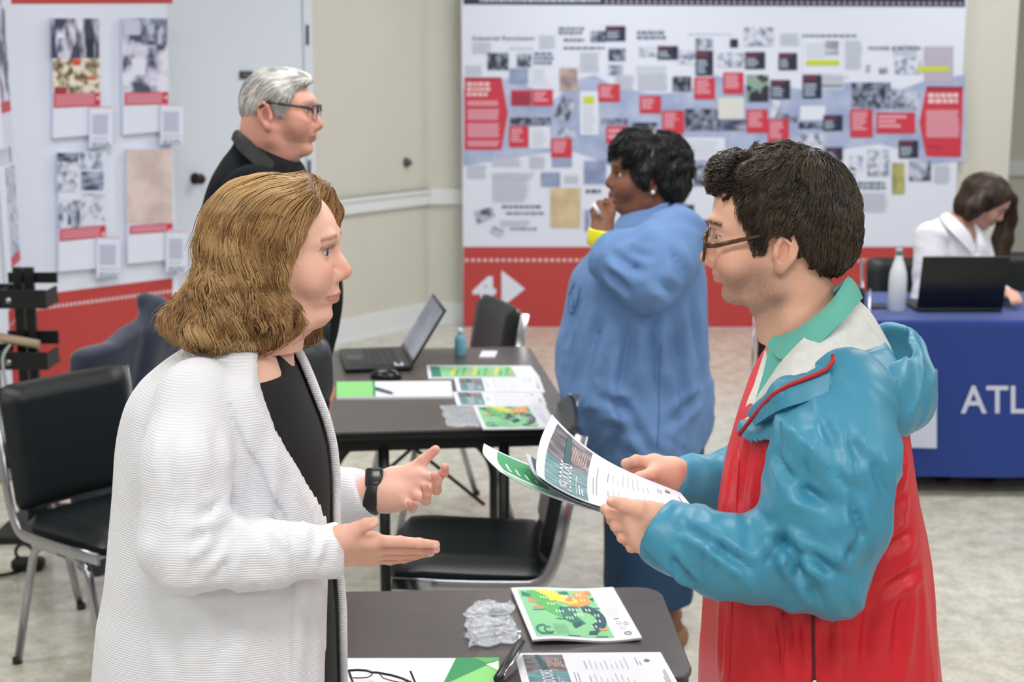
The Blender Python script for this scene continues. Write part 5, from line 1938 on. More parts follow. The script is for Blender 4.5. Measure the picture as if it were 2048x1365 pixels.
# ------------------------------------------------------------------ the woman in the white cardigan
WD = 2.25
def woman():
    prof = [(.077, .063), (.064, .071), (.043, .0805), (.025, .0855), (.017, .0865), (.007, .0830), (-.003, .0805), (-.017, .0815), (-.029, .0830), (-.039, .0865), (-.047, .0895), (-.056, .0920), (-.065, .0920),
            (-.070, .0890), (-.077, .0880), (-.086, .0805), (-.093, .0785), (-.100, .0785), (-.107, .074), (-.113, .064), (-.118, .050), (-.124, .03)]
    q = dict(face=face_rows(prof), nose_tip=(.1115, -.0330), nasion=(.0895, .006), lip_x=.0955, lip_z=-.0705, chin=(.0785, -.099), eye_x=.0705, cranium=((-.006, 0, .018), (.093, .075, .077)),
             brow=.0065, jaw=1.0, jowl=.5, jaw_x=.034, skin='#e6b6a2', flush='#dc8f7e', flush_w=.5, lip='#b56a64', lip_w=.75, brow_col='#7a5841', brow_w=.75, brow_h=.0034, liner=.6, iris='#34424a', eye_open=.0048, lip_s=.78, lip_up=.0016,
             neck=[(-.012, 0, -.06), (-.030, 0, -.14), (-.045, 0, -.24)], neck_r=[.056, .060, .072], nose_w=1.08, lash=1.0, gaze=(0, -2))
    H = Head(q, (0, 0, 0), -3, 0)
    H.pos = W(651, 505, WD - .03) - H.R @ np.array([.0785, -.031, 0])
    parts = [H.mesh(.0019, -.155)]

    rows = [(640, 440, 535, .050), (665, 425, 552, .062), (690, 392, 580, .098), (720, 338, 598, .150), (760, 292, 616, .172), (800, 268, 632, .178), (860, 253, 655, .178), (920, 247, 669, .176),
            (980, 245, 674, .174), (1050, 241, 674, .176), (1150, 232, 678, .182), (1230, 218, 684, .190), (1365, 204, 688, .195), (1480, 200, 690, .2), (1700, 205, 690, .2)]
    T = []
    for py, b, fr, w in rows:
        z = W(500, py, WD)[2]
        T.append((z, W(fr, py, WD)[0], W(b, py, WD)[0], WD - w, WD + w))
    tab = table(T)
    tors = lambda P: section(P, tab, 2.35)
    nsh = W(398, 800, 2.11); nmid = W(373, 930, 2.05); nel = W(372, 1088, 2.03); nfm = W(520, 1112, 2.03); nwr = W(668, 1098, 2.06)
    fsh = W(470, 790, 2.40); fel = W(565, 1035, 2.47); fwr = W(752, 985, 2.40)
    near_arm = lambda P, g=0: chain(P, [nsh, nmid, nel, nfm, nwr], [.060 + g, .060 + g, .055 + g, .0385 + g, .033 + g], .03)
    far_arm = lambda P, g=0: chain(P, [fsh, fel, W(660, 995, 2.44), fwr], [.066 + g, .056 + g, .046 + g, .036 + g], .03)
    cr_w = creases(lambda P: near_arm(P), [(468, 1062, 392, 1128, .011, .007), (462, 1050, 372, 1090, .009, .007), (490, 1070, 430, 1150, .008, .006), (520, 1066, 560, 1120, .007, .006), (575, 1066, 600, 1130, .008, .006), (640, 1056, 610, 1135, .008, .006), (660, 1070, 640, 1140, .007, .005),
                              (440, 1000, 400, 1040, .007, .007), (345, 880, 330, 960, .006, .008), (430, 860, 440, 960, .006, .008)], 1.7, 2.4)
    cr_t = creases(tors, [(300, 870, 290, 1000, .008, .009), (520, 860, 505, 1030, .008, .009), (560, 940, 560, 1050, .006, .008), (600, 1180, 610, 1350, .007, .009), (470, 1190, 440, 1340, .007, .010), (330, 1180, 350, 1360, .006, .010)], 1.7, 2.6)
    xe = [(650, 497), (690, 507), (730, 517), (770, 530), (850, 560), (930, 600), (1010, 634), (1060, 646), (1100, 650), (1365, 650), (1700, 650)]
    xz = np.array([W(500, a, WD - .1)[2] for a, _ in xe])[::-1]; xx = np.array([W(b, a, WD - .1)[0] for a, b in xe])[::-1]
    def opening(P):
        e = np.interp(P[:, 2], xz, xx)
        return smax(e - P[:, 0], P[:, 1] - (WD + .035), .01) * .8          # inside where open
    zc = W(500, 1010, WD)[2]
    def card(P):
        t = tors(P)
        fr = fold_noise(P, (.9, .3, .1), 7, 1.6, 3) * .012 * np.clip((zc + .12 - P[:, 2]) / .2, .25, 1)
        t = t - fr + cr_t(P)
        e = np.interp(P[:, 2], xz, xx)
        band = np.clip(1 - np.abs(P[:, 0] - (e - .021)) / .021, 0, 1) * (P[:, 1] < WD)
        t2 = t - .0075 * np.clip(band * 7, 0, 1)
        shell = smax(t2 - .004, -(t + .010), .002)
        d = smax(shell, -opening(P), .004)
        # far front edge hangs a little proud of the body
        na = near_arm(P)
        wr = fold_noise(P, nfm - nel, 26, 7, 5) * .026 * np.exp(-(np.linalg.norm(P - A3(nel + (nfm - nel) * .3), axis=1) / .11) ** 2)
        wr = wr + fold_noise(P, nwr - nfm, 22, 6, 8) * .014 * np.exp(-(np.linalg.norm(P - A3(nwr), axis=1) / .11) ** 2)
        wr = wr + fold_noise(P, nmid - nel, 9, 4, 11) * .006
        na = na - wr + cr_w(P)
        ax = nwr - nfm
        na = cut_below(na, P, nwr + ax / np.linalg.norm(ax) * .010, ax)
        fa = far_arm(P) - fold_noise(P, fwr - fel, 26, 7, 2) * .005
        ax2 = fwr - fel
        fa = cut_below(fa, P, fwr - ax2 / np.linalg.norm(ax2) * .012, ax2 + np.array([0, 0, .05]))
        d = smin(d, fa, .012)
        d = smin(d, na, .010)
        d = smax(d, P[:, 2] - zneck(P), .006)
        # collar roll round the neck
        return d.astype(np.float32)
    ztop = W(470, 668, WD)[2]
    zneck = lambda P: ztop + (P[:, 0] - W(430, 668, WD)[0]) * -.10
    def top_(P):
        t = np.clip((P[:, 1] - (WD - .060)) / .035, 0, 1)
        return smax(tors(P) + .013, P[:, 2] - (W(550, 764, WD - .1)[2] + .085 * t * t * (3 - 2 * t)), .003)
    lo, hi = bounds([W(190, 1420, WD - .32), W(190, 1420, WD + .3), W(800, 640, WD - .3), W(800, 640, WD + .3)], .02)
    zb = .42
    lo[2] = zb
    # skin below the neck and the chest, then arms with hands
    chest = lambda P: smax(smax(tors(P) + .0175, P[:, 2] - W(500, 650, WD)[2], .02), W(500, 900, WD)[2] - P[:, 2], .02)
    nb = H.to_room(np.array([[-.012, 0, -.06], [-.030, 0, -.14], [-.045, 0, -.24]]))
    chest2 = lambda P: smin(chest(P), chain(P, nb, [.054, .052, .046]), .02)
    parts.append(field_part(lambda P: smax(chest2(P), P[:, 2] - H.to_room(np.array([[0, 0, -.13]]))[0, 2], .004), *bounds([W(230, 920, 2.0), W(700, 640, 2.5)], .03), .007, '#e6b6a2'))
    J = [[(690, 1074, 2.045), (712, 1060, 2.04), (733, 1050, 2.035), (748, 1045, 2.035)],
         [(746, 1082, 2.055), (800, 1084, 2.07), (838, 1087, 2.08), (872, 1090, 2.088)],
         [(750, 1098, 2.072), (808, 1099, 2.088), (845, 1100, 2.097), (872, 1099, 2.105)],
         [(746, 1109, 2.086), (798, 1110, 2.100), (833, 1109, 2.108), (862, 1106, 2.112)],
         [(738, 1119, 2.098), (780, 1121, 2.110), (808, 1118, 2.116), (834, 1113, 2.118)]]
    J = [[W(*p) for p in c] for c in J]
    pw = [W(668, 1080, 2.05), W(670, 1112, 2.08)]
    hf = hand_field(J, pw, .92)
    fore = lambda P: smin(hf(P), chain(P, [nel, nwr - (nwr - nfm) * .1, (pw[0] + pw[1]) / 2], [.042, .027, .026]), .02)
    parts.append(field_part(fore, *bounds([nel, nwr] + [p for c in J for p in c], .055), .0019, '#e3b09d', hand_colour(J, '#d4776a', .45, (.1, -1, -.3))))
    K = [[(788, 955, 2.40), (822, 940, 2.39), (848, 920, 2.385), (871, 900, 2.38)],
         [(842, 950, 2.375), (875, 957, 2.345), (888, 945, 2.325), (890, 934, 2.315)],
         [(838, 968, 2.368), (873, 980, 2.335), (874, 963, 2.308), (869, 951, 2.30)],
         [(828, 986, 2.362), (852, 1001, 2.33), (854, 987, 2.305), (848, 973, 2.298)],
         [(808, 1002, 2.36), (824, 1016, 2.332), (827, 1012, 2.312), (820, 1007, 2.30)]]
    K = [[W(*p) for p in c] for c in K]
    pw2 = [W(766, 966, 2.405), W(772, 1006, 2.385)]
    hf2 = hand_field(K, pw2, .94)
    pm_ = [W(800, 968, 2.39), W(830, 966, 2.372)]
    fore2 = lambda P: smin(smin(hf2(P), chain(P, [fel, (pw2[0] + pw2[1]) / 2 + np.array([-.02, .005, 0]), (pw2[0] + pw2[1]) / 2], [.042, .028, .028]), .02), ell(P, W(792, 992, 2.375), (.030, .018, .020)), .02)
    parts.append(field_part(fore2, *bounds([fel, fwr] + [p for c in K for p in c], .055), .0019, '#e6b5a4', hand_colour(K, '#d4776a')))
    # legs under the clothes, down to the floor
    hip = np.array([W(440, 1365, WD)[0], WD, .80])
    legs = []
    for s in (-1, 1):
        legs.append([hip + (0.0, s * .085, .02), hip + (.01, s * .085, -.36), hip + (-.01, s * .085, -.72)])
    parts.append(field_part(lambda P: np.minimum(*[chain(P, l, [.078, .052, .04], .02) for l in legs]), *bounds([p for l in legs for p in l], .09), .012, '#e6b6a2'))
    me = person_mesh('person', parts, 'auburn-haired woman in a long white cardigan and black top, gesturing with both hands')
    # clothing
    k = NT('white_knit')
    b = k.b
    b.inputs['Base Color'].default_value = (*lin('#e2e2e8'), 1); b.inputs['Roughness'].default_value = .85; b.inputs['Sheen Weight'].default_value = .15
    tc = k.n('ShaderNodeTexCoord'); wv = k.n('ShaderNodeTexWave', bands_direction='Z'); wv.inputs['Scale'].default_value = 85; wv.inputs['Distortion'].default_value = 1.2; wv.inputs['Detail Scale'].default_value = 3
    k.l(tc.outputs['Object'], wv.inputs['Vector'])
    bp = k.n('ShaderNodeBump'); bp.inputs['Distance'].default_value = .0007; bp.inputs['Strength'].default_value = .8
    k.l(wv.outputs['Fac'], bp.inputs['Height']); k.l(bp.outputs[0], b.inputs['Normal'])
    ca = sdf_obj('cardigan', card, lo, hi, .0048, [k.m], me)
    ca['label'] = 'long white knitted cardigan'
    tp = sdf_obj('top', top_, lo, hi, .005, [mat('black_jersey', '#141517', .8, bump=.0004, bscale=300)], me)
    tp['label'] = 'black top'
    tr = sdf_obj('trousers', lambda P: np.minimum(*[chain(P, l, [.098, .075, .065], .02) for l in legs]), *bounds([p for l in legs for p in l], .1), .012, [mat('black_trousers', '#17181b', .8)], me)
    for l in legs:
        f0 = l[2].copy()
        sh_ = lambda P, f0=f0: smax(smin(rc(P, (f0[0] - .02, f0[1], .045), (f0[0] + .06, f0[1], .04), .045, .04), rc(P, (f0[0] + .06, f0[1], .035), (f0[0] + .16, f0[1], .03), .04, .032), .02), .001 - P[:, 2], .003)
        sdf_obj('shoe', sh_, (f0[0] - .09, f0[1] - .07, -.01), (f0[0] + .22, f0[1] + .07, .12), .008, [mat('black_shoe', '#121212', .5)], me)
    # watch
    ax = (pw2[0] + pw2[1]) / 2 - W(735, 985, 2.41); ax = np.array([ax[0], ax[1] * .4, ax[2] * .4]); ax /= np.linalg.norm(ax)
    wc = W(753, 987, 2.398)
    Mw = Matrix.Translation(Vector(wc)) @ Vector((0, 0, 1)).rotation_difference(Vector(ax + np.array([0, 0, -.30]))).to_matrix().to_4x4()
    MB().lathe([(.0285, -.012), (.034, -.012), (.0355, -.010), (.0355, .010), (.034, .012), (.0285, .012)], 40, 0, Mw).build('watch_band', [mat('watch_rubber', '#17191b', .45)], me)
    MB().box((-.015, -.018, -.017), (.015, .018, .017), 0, Matrix.Translation(Vector(wc) + Vector((-.002, -.006, .026))) @ Matrix.Rotation(-.5, 4, 'X'), bev=.006).build('watch_case', [mat('watch_face', '#22262a', .2)], me)

    # hair
    C0 = [(.108, .058), (.098, .070), (.088, .066), (.079, .054), (.05, .047), (.019, .045), (-.011, .030), (-.041, .019), (-.064, .026), (-.086, .041), (-.105, .043), (-.125, .034), (-.145, .0)]
    ez = np.array([a for a, _ in C0])[::-1]; exx = np.array([b for _, b in C0])[::-1]
    cur = table([(z, xf, xb, -w, w) for z, xb, xf, w in ((.075, -.062, .05, .078), (.05, -.082, .049, .088), (.019, -.100, .046, .096), (-.011, -.110, .032, .101), (-.041, -.126, .022, .107), (-.064, -.145, .028, .113),
                 (-.086, -.158, .042, .119), (-.105, -.163, .045, .122), (-.125, -.153, .038, .116), (-.143, -.125, .012, .09))])
    def hair(P):
        d = ell(P, (-.014, 0, .022), (.101, .090, .089))
        c = section(P, cur, 2.5)
        c = smax(c, P[:, 2] - .08, .03); c = smax(c, -.143 - P[:, 2], .02)
        d = smin(d, c, .03)
        e = np.interp(P[:, 2], ez, exx)
        face_cut = smax(e - P[:, 0], P[:, 1] - .036, .02)
        d = smax(d, -face_cut, .012)
        d = smin(d, chain(P, [(.040, .022, .096), (.062, .038, .080), (.072, .052, .052), (.064, .066, .022), (.040, .080, -.03), (.026, .085, -.085), (.022, .072, -.120)], [.016, .016, .015, .013, .018, .022, .022], .01), .02)
        d = smin(d, chain(P, [(.050, -.012, .096), (.058, -.045, .075), (.040, -.072, .04)], [.012, .012, .014], .01), .015)
        # locks
        lk = ridged(np.stack([P[:, 0] * 20 + P[:, 2] * 6, P[:, 1] * 20, P[:, 2] * 7 + P[:, 0] * 5], -1).astype(np.float32)) - .5
        low = np.clip((.03 - P[:, 2]) / .12, 0, 1)
        d = d - lk * (.004 + .008 * low)
        bump = noise3((P * 26).astype(np.float32)) - .5
        return (d - bump * .024 * low).astype(np.float32)
    v, F = surface(hair, (-.20, -.15, -.18), (.13, .14, .13), .003)
    hm = mat_attr('hair_auburn', .5, spec=.4)
    cc = np.array(lin('#6e4e2d'))[None].repeat(len(v), 0)
    ho = mesh_obj('hair', H.to_room(v), F, [hm], me, True, None, cc)
    def flow(p, t):
        d = np.zeros_like(p); d[:, 2] = -1
        top = np.clip((p[:, 2] - .02) / .08, 0, 1)
        d[:, 0] -= .75 * top + .22
        d[:, 1] += np.where(p[:, 1] > .0, .5, -.5) * top
        return d
    N = 9500
    P0 = scatter(hair, (-.19, -.14, -.15), (.12, .13, .12), N, .0, lambda p: (p[:, 2] > -.118))
    cl = scatter(hair, (-.19, -.14, -.15), (.12, .13, .12), 260, .0)
    near = np.zeros(N, int)
    for s in range(0, N, 2000):
        near[s:s + 2000] = np.argmin(((P0[s:s + 2000, None] - cl[None]) ** 2).sum(-1), 1)
    K_ = 17
    path = grow(hair, P0, flow, K_, .0062 + .002 * rng.random(N), .0008 + .0028 * rng.random(N))
    tt = np.linspace(0, 1, K_)
    Tn = np.gradient(path, axis=1); Tn /= np.linalg.norm(Tn, axis=2, keepdims=True) + 1e-9
    nn = np.stack([grad(hair, path[:, i], .003) for i in range(0, K_, 4)], 1)
    nn = np.repeat(nn, 4, 1)[:, :K_]
    if nn.shape[1] < K_: nn = np.concatenate([nn, np.repeat(nn[:, -1:], K_ - nn.shape[1], 1)], 1)
    Bn = np.cross(Tn, nn)
    ph = rng.random(260)[near] * 6.28; fq = .75 + .5 * rng.random(260)[near]
    zz = path[:, :, 2]
    amp = np.clip((.085 - zz) / .15, .08, 1) * .0098
    wave = np.sin(zz * 98 * fq[:, None] + ph[:, None])
    path = path + Bn * (amp * wave)[..., None] + nn * (amp * .5 * (np.cos(zz * 98 * fq[:, None] + ph[:, None])) )[..., None]
    fly = (rng.random(N) < .05)
    path = path + nn * (fly[:, None] * tt[None] ** 2 * (.004 + .012 * rng.random(N)[:, None]))[..., None]
    cols = tints(N, ['#6a482c', '#8a633d', '#a67e50', '#bd9967', '#d0b081'], .12, rng.random(260)[near])
    strands('strands', H.to_room(path.reshape(-1, 3)).reshape(path.shape), .00045 + .00035 * rng.random(N), [hm], ho, cols)
    return me
woman()
# ------------------------------------------------------------------ the man in the red and teal rain jacket
MD = 2.20
M_TEAL = mat('teal_nylon', '#4089a6', .40, var=.05, vscale=5, wrinkle=.0085, wscale=5.5, spec=.45, stretch=(1, 1, .6))
M_NRED = mat('red_nylon', '#cb1f2b', .42, var=.04, vscale=5, wrinkle=.0075, wscale=5.0, spec=.45, stretch=(1.4, 1.4, .35))
M_LINING = mat('grey_lining', '#cfd0cd', .7, var=.09, vscale=45, bump=.0006, bscale=70)
M_POLO = mat('green_polo', '#62ad9f', .85, bump=.0005, bscale=500)
M_PIPE = mat('red_cord', '#b3202c', .5)

def loft(name, rings, mats, parent, n=60, m=10, thick=.003, sag=0.0, closed=False):
    """a cloth surface between guide curves, given thickness"""
    def dense(pts):
        P_ = [np.array(p, float) for p in pts]; out = []
        for i in range(len(P_) - 1):
            p0, p1, p2, p3 = P_[max(i - 1, 0)], P_[i], P_[i + 1], P_[min(i + 2, len(P_) - 1)]
            for k in range(16):
                s = k / 16
                out.append(.5 * ((2 * p1) + (p2 - p0) * s + (2 * p0 - 5 * p1 + 4 * p2 - p3) * s * s + (3 * p1 - p0 - 3 * p2 + p3) * s ** 3))
        out.append(P_[-1]); out = np.array(out)
        l = np.concatenate([[0], np.cumsum(np.linalg.norm(np.diff(out, axis=0), axis=1))])
        u = np.linspace(0, l[-1], n)
        return np.stack([np.interp(u, l, out[:, a]) for a in range(3)], 1)
    R = [dense(r) for r in rings]
    rows = []
    for i in range(len(R) - 1):
        for k in range(m):
            t = k / m
            p = R[i] * (1 - t) + R[i + 1] * t
            p[:, 2] -= sag * math.sin(math.pi * t)
            rows.append(p)
    rows.append(R[-1])
    Gd = np.array(rows)
    du = np.gradient(Gd, axis=1); dv = np.gradient(Gd, axis=0)
    nn = np.cross(du, dv); nn /= np.linalg.norm(nn, axis=2, keepdims=True) + 1e-9
    wob = (noise3((Gd.reshape(-1, 3) * 30).astype(np.float32)).reshape(Gd.shape[:2]) - .5) * .004
    A = Gd + nn * (wob + thick / 2)[..., None]; B = Gd + nn * (wob - thick / 2)[..., None]
    mb = MB(); mb.grid(A.tolist()); mb.grid(B[:, ::-1].tolist())
    a, b = Gd.shape[:2]
    ring = [(0, j) for j in range(b)] + [(i, b - 1) for i in range(1, a)] + [(a - 1, j) for j in range(b - 2, -1, -1)] + [(i, 0) for i in range(a - 2, 0, -1)]
    k = len(ring)
    mb.add([A[i, j] for i, j in ring] + [B[i, j] for i, j in ring], [(i, (i + 1) % k, k + (i + 1) % k, k + i) for i in range(k)], 0, True)
    return mb.build(name, mats, parent)

def man():
    prof = [(.080, .080), (.067, .0885), (.057, .0915), (.036, .0940), (.025, .0955), (.012, .0930), (0, .0910), (-.014, .0920), (-.026, .0925), (-.036, .0950), (-.043, .0965), (-.052, .0945), (-.059, .0915),
            (-.064, .0885), (-.069, .0870), (-.076, .0805), (-.084, .0795), (-.091, .0785), (-.098, .071), (-.104, .054), (-.110, .03)]
    q = dict(face=face_rows(prof, [(-.110, .018), (-.100, .036), (-.088, .046), (-.075, .052), (-.055, .058), (-.035, .063), (-.015, .066), (.01, .068), (.04, .071), (.08, .066)]),
             nose_tip=(.1170, -.0350), nasion=(.0965, .008), lip_x=.0985, lip_z=-.0620, chin=(.0820, -.090), cranium=((-.006, 0, .030), (.098, .077, .092)), eye_x=.079,
             brow=.0085, jaw=1.06, jaw_dz=.006, jaw_x=.030, skin='#e2b097', flush='#d68a76', flush_w=.45, lip='#b4706a', lip_w=.6, brow_col='#2e231c', brow_w=.95, iris='#4a3a2a', eye_open=.0026, gaze=(0, -8), brow_dx=.009,
             beard=1.35, beard_col='#4d403a', neck=[(-.014, 0, -.05), (-.030, 0, -.13), (-.045, 0, -.24)], neck_r=[.058, .056, .05], ear=(-.010, .073, -.012), ear_out=8, ear_s=.98)
    H = Head(q, (0, 0, 0), 168, 0)
    H.pos = W(1569, 505, MD - .07) - H.R @ np.array([-.010, .075, -.014])
    parts = [H.mesh(.0019, -.16)]
    rows = [(600, 1694, 1566, .058), (640, 1714, 1552, .075), (690, 1745, 1540, .120), (740, 1772, 1521, .165), (800, 1790, 1502, .185), (860, 1800, 1482, .190), (930, 1812, 1461, .186),
            (1000, 1824, 1447, .184), (1100, 1838, 1434, .184), (1250, 1850, 1421, .190), (1365, 1857, 1412, .196), (1500, 1862, 1408, .200), (1620, 1862, 1408, .202)]
    tab = table([(W(1650, py, MD)[2], W(b, py, MD)[0], W(f_, py, MD)[0], MD - w, MD + w) for py, b, f_, w in rows])
    tors = lambda P: section(P, tab, 2.4)
    sh = W(1688, 800, 2.06); ua = W(1668, 920, 2.0); la = W(1664, 1040, 1.98); el = W(1648, 1138, 1.97); fm = W(1480, 1121, 1.98); wr = W(1325, 1060, 2.03)
    fel = W(1500, 975, 2.44); fwr = W(1350, 958, 2.38); fsh = W(1600, 820, 2.36)
    # skin: neck stump, forearms and hands
    nb = H.to_room(np.array([[-.014, 0, -.05], [-.030, 0, -.13], [-.045, 0, -.24]]))
    parts.append(field_part(lambda P: smax(smin(chain(P, nb, [.056, .052, .046]), smax(tors(P) + .03, P[:, 2] - W(1650, 690, MD)[2], .02), .03), np.maximum(P[:, 2] - H.to_room(np.array([[0, 0, -.12]]))[0, 2], W(1650, 1000, MD)[2] - P[:, 2]), .004),
                            *bounds([W(1400, 1010, 2.0), W(1850, 560, 2.4)], .03), .008, '#e0b09a'))
    J = [[(1300, 1030, 2.02), (1278, 1018, 2.01), (1248, 1011, 2.015), (1224, 1004, 2.03)],
         [(1266, 1033, 2.025), (1222, 1029, 2.045), (1212, 1020, 2.085), (1228, 1012, 2.105)],
         [(1270, 1054, 2.02), (1233, 1052, 2.04), (1224, 1040, 2.085), (1242, 1026, 2.11)],
         [(1277, 1075, 2.018), (1246, 1075, 2.035), (1238, 1062, 2.08), (1255, 1044, 2.11)],
         [(1288, 1092, 2.018), (1263, 1095, 2.03), (1254, 1084, 2.07), (1266, 1066, 2.10)]]
    J = [[W(*p) for p in c] for c in J]
    pw = [W(1322, 1040, 2.04), W(1330, 1085, 2.03)]
    hf = hand_field(J, pw, 1.0)
    fore = lambda P: smin(hf(P), chain(P, [el, wr, (pw[0] + pw[1]) / 2], [.042, .029, .028]), .02)
    parts.append(field_part(fore, *bounds([el, wr] + [p for c in J for p in c], .055), .0020, '#e0ad97', hand_colour(J, '#cd7a66', .45, (-.3, -.7, .7))))
    K = [[(1322, 945, 2.36), (1305, 948, 2.345), (1280, 956, 2.335), (1260, 962, 2.335)],
         [(1308, 925, 2.37), (1272, 921, 2.365), (1252, 928, 2.375), (1252, 940, 2.385)],
         [(1305, 935, 2.385), (1268, 932, 2.39), (1256, 940, 2.40), (1262, 950, 2.40)],
         [(1305, 948, 2.40), (1272, 946, 2.41), (1262, 953, 2.415), (1270, 962, 2.41)],
         [(1308, 960, 2.41), (1282, 960, 2.42), (1274, 966, 2.42), (1280, 972, 2.415)]]
    K = [[W(*p) for p in c] for c in K]
    pw2 = [W(1345, 940, 2.365), W(1350, 968, 2.40)]
    hf2 = hand_field(K, pw2, .98)
    fore2 = lambda P: smin(hf2(P), chain(P, [fel, (pw2[0] + pw2[1]) / 2], [.042, .029]), .02)
    parts.append(field_part(fore2, *bounds([fel, fwr] + [p for c in K for p in c], .055), .0020, '#e3b29d', hand_colour(K, '#cd7a66', .45, (0, -.7, .7))))
    hx = W(1635, 1365, MD)[0]
    hip = np.array([hx, MD, .84])
    legs = [[hip + (0, s * .095, .0), hip + (-.02, s * .1, -.38), hip + (.0, s * .1, -.75)] for s in (-1, 1)]
    parts.append(field_part(lambda P: np.minimum(*[chain(P, l, [.08, .055, .042], .02) for l in legs]), *bounds([p for l in legs for p in l], .09), .012, '#e0b09a'))
    me = person_mesh('person', parts, 'dark-haired man with glasses and red and teal rain jacket, reading event flyers')
    ltr = lambda P: np.minimum(*[chain(P, l, [.105, .078, .07], .02) for l in legs])
    sdf_obj('trousers', ltr, *bounds([p for l in legs for p in l], .12), .012, [mat('navy_trousers', '#262b36', .8)], me)
    for l in legs:
        f0 = l[2]
        sh_ = lambda P, f0=f0: smax(smin(rc(P, (f0[0] + .03, f0[1], .05), (f0[0] - .06, f0[1], .045), .05, .045), rc(P, (f0[0] - .06, f0[1], .04), (f0[0] - .18, f0[1], .033), .045, .035), .02), .001 - P[:, 2], .003)
        sdf_obj('shoe', sh_, (f0[0] - .25, f0[1] - .07, -.01), (f0[0] + .11, f0[1] + .07, .13), .008, [mat('black_shoe', '#121212', .5)], me)
    # jacket body
    cr_b = creases(tors, [(1500, 880, 1480, 1010, .010, .007), (1530, 900, 1515, 1040, .009, .006), (1470, 920, 1450, 1040, .008, .006), (1545, 1225, 1560, 1340, .009, .008), (1450, 1210, 1440, 1340, .008, .007), (1590, 1225, 1600, 1365, .008, .007), (1660, 1225, 1650, 1330, .008, .007),
                         (1740, 1210, 1725, 1340, .010, .008), (1775, 1060, 1800, 985, .010, .007), (1770, 1110, 1815, 1060, .010, .007), (1800, 1180, 1790, 1330, .010, .008), (1800, 900, 1785, 990, .009, .007), (1760, 1190, 1830, 1130, .009, .007)], 1.7, 2.5)
    v0, v1 = W(1497, 845, MD - .05), W(1606, 690, MD - .05)
    vx = lambda z: np.interp(z, [v0[2] - .001, v0[2], v1[2]], [-9, v0[0], v1[0]])
    def body(P):
        t = tors(P)
        zc = W(1650, 1050, MD)[2]
        t = t - fold_noise(P, (.9, .45, .05), 14, 2.4, 4) * .017 * np.clip((W(1650, 900, MD)[2] - P[:, 2]) / .2, .3, 1)
        t = t - .004 * np.clip(1 - np.abs(P[:, 0] - W(1612, 1200, 2.0)[0]) / .004, 0, 1) * (P[:, 2] < zc)
        t = t + cr_b(P)
        vee = smax(P[:, 0] - vx(P[:, 2]), P[:, 1] - (MD + .125), .01)
        d = smax(smax(t, -(t + .018), .002), -vee, .004)
        d = smax(d, P[:, 2] - W(1650, 668, MD)[2], .006)
        return smax(d, .70 - P[:, 2], .004).astype(np.float32)
    lo, hi = bounds([W(1390, 1400, MD - .25), W(1390, 1400, MD + .25), W(1880, 650, MD - .25), W(1880, 650, MD + .25)], .02); lo[2] = .68
    jk = sdf_obj('jacket', body, lo, hi, .0055, [M_NRED], me)
    jk['label'] = 'red rain jacket body'
    ya_, yb_ = W(1475, 862, MD - .02), W(1548, 866, MD - .13)
    zy = ya_[2]
    def yoke(P):
        t = tors(P) - .0165
        t = t - fold_noise(P, (.6, .3, .6), 15, 4, 9) * .008
        vee = smax(P[:, 0] - vx(P[:, 2]), P[:, 1] - (MD + .125), .01)
        d = smax(smax(t, -(t + .020), .002), -vee, .004)
        d = smax(d, ya_[2] + (yb_[2] - ya_[2]) * np.clip((P[:, 0] - ya_[0]) / (yb_[0] - ya_[0]), 0, 4) - P[:, 2], .002)
        d = smax(d, -np.maximum(MD - .03 - P[:, 1], P[:, 0] - W(1600, 800, MD)[0]), .004)
        return smax(d, P[:, 2] - W(1650, 672, MD)[2], .006).astype(np.float32)
    lo2 = lo.copy(); lo2[2] = min(ya_[2], yb_[2]) - .08
    yk = sdf_obj('yoke', yoke, lo2, hi, .005, [M_TEAL], jk); yk['label'] = 'teal shoulder yoke'
    base_n = lambda P: smin(chain(P, [sh, ua, la, el], [.068, .080, .069, .060], .03), chain(P, [el, fm, wr], [.059, .048, .0375], .03), .02)
    cr_n = creases(base_n, [(1562, 1074, 1648, 1205, .016, .007), (1568, 1080, 1692, 1150, .012, .006), (1580, 1072, 1528, 1130, .010, .006), (1406, 1066, 1515, 1150, .009, .006), (1362, 1052, 1478, 1128, .008, .005), (1340, 1100, 1400, 1160, .007, .005),
                           (1640, 838, 1672, 892, .009, .006), (1700, 870, 1722, 930, .009, .006), (1600, 975, 1655, 1010, .008, .006), (1696, 1002, 1731, 1091, .010, .006), (1552, 905, 1592, 962, .009, .006), (1575, 830, 1560, 930, .009, .006),
                           (1620, 870, 1605, 950, .007, .006), (1660, 930, 1700, 985, .008, .006), (1600, 1100, 1590, 1180, .009, .006), (1720, 1060, 1680, 1130, .009, .006), (1450, 1085, 1420, 1150, .007, .005), (1735, 900, 1760, 1000, .009, .006)], 1.7, 2.3)
    def sleeve_n(P):
        d = chain(P, [sh, ua, la, el], [.068, .080, .069, .060], .03)
        d = smin(d, chain(P, [el, fm, wr], [.059, .048, .0375], .03), .02)
        e1 = np.linalg.norm(P - A3(el + np.array([-.05, 0, .05])), axis=1)
        d = d - fold_noise(P, fm - el, 19, 5, 1) * .026 * np.exp(-(e1 / .13) ** 2)
        d = d - fold_noise(P, ua - la + np.array([.12, 0, .0]), 15, 4.5, 6) * .019
        d = d - fold_noise(P, wr - fm, 22, 6, 2) * .014 * np.exp(-(np.linalg.norm(P - A3(wr), axis=1) / .12) ** 2)
        d = d + cr_n(P)
        ax = wr - fm; ax /= np.linalg.norm(ax)
        cuff = np.clip(1 - np.abs((P - A3(wr - ax * .012)) @ A3(ax)) / .026, 0, 1) * (np.linalg.norm(P - A3(wr), axis=1) < .08)
        d = d - .0035 * np.clip(cuff * 5, 0, 1)
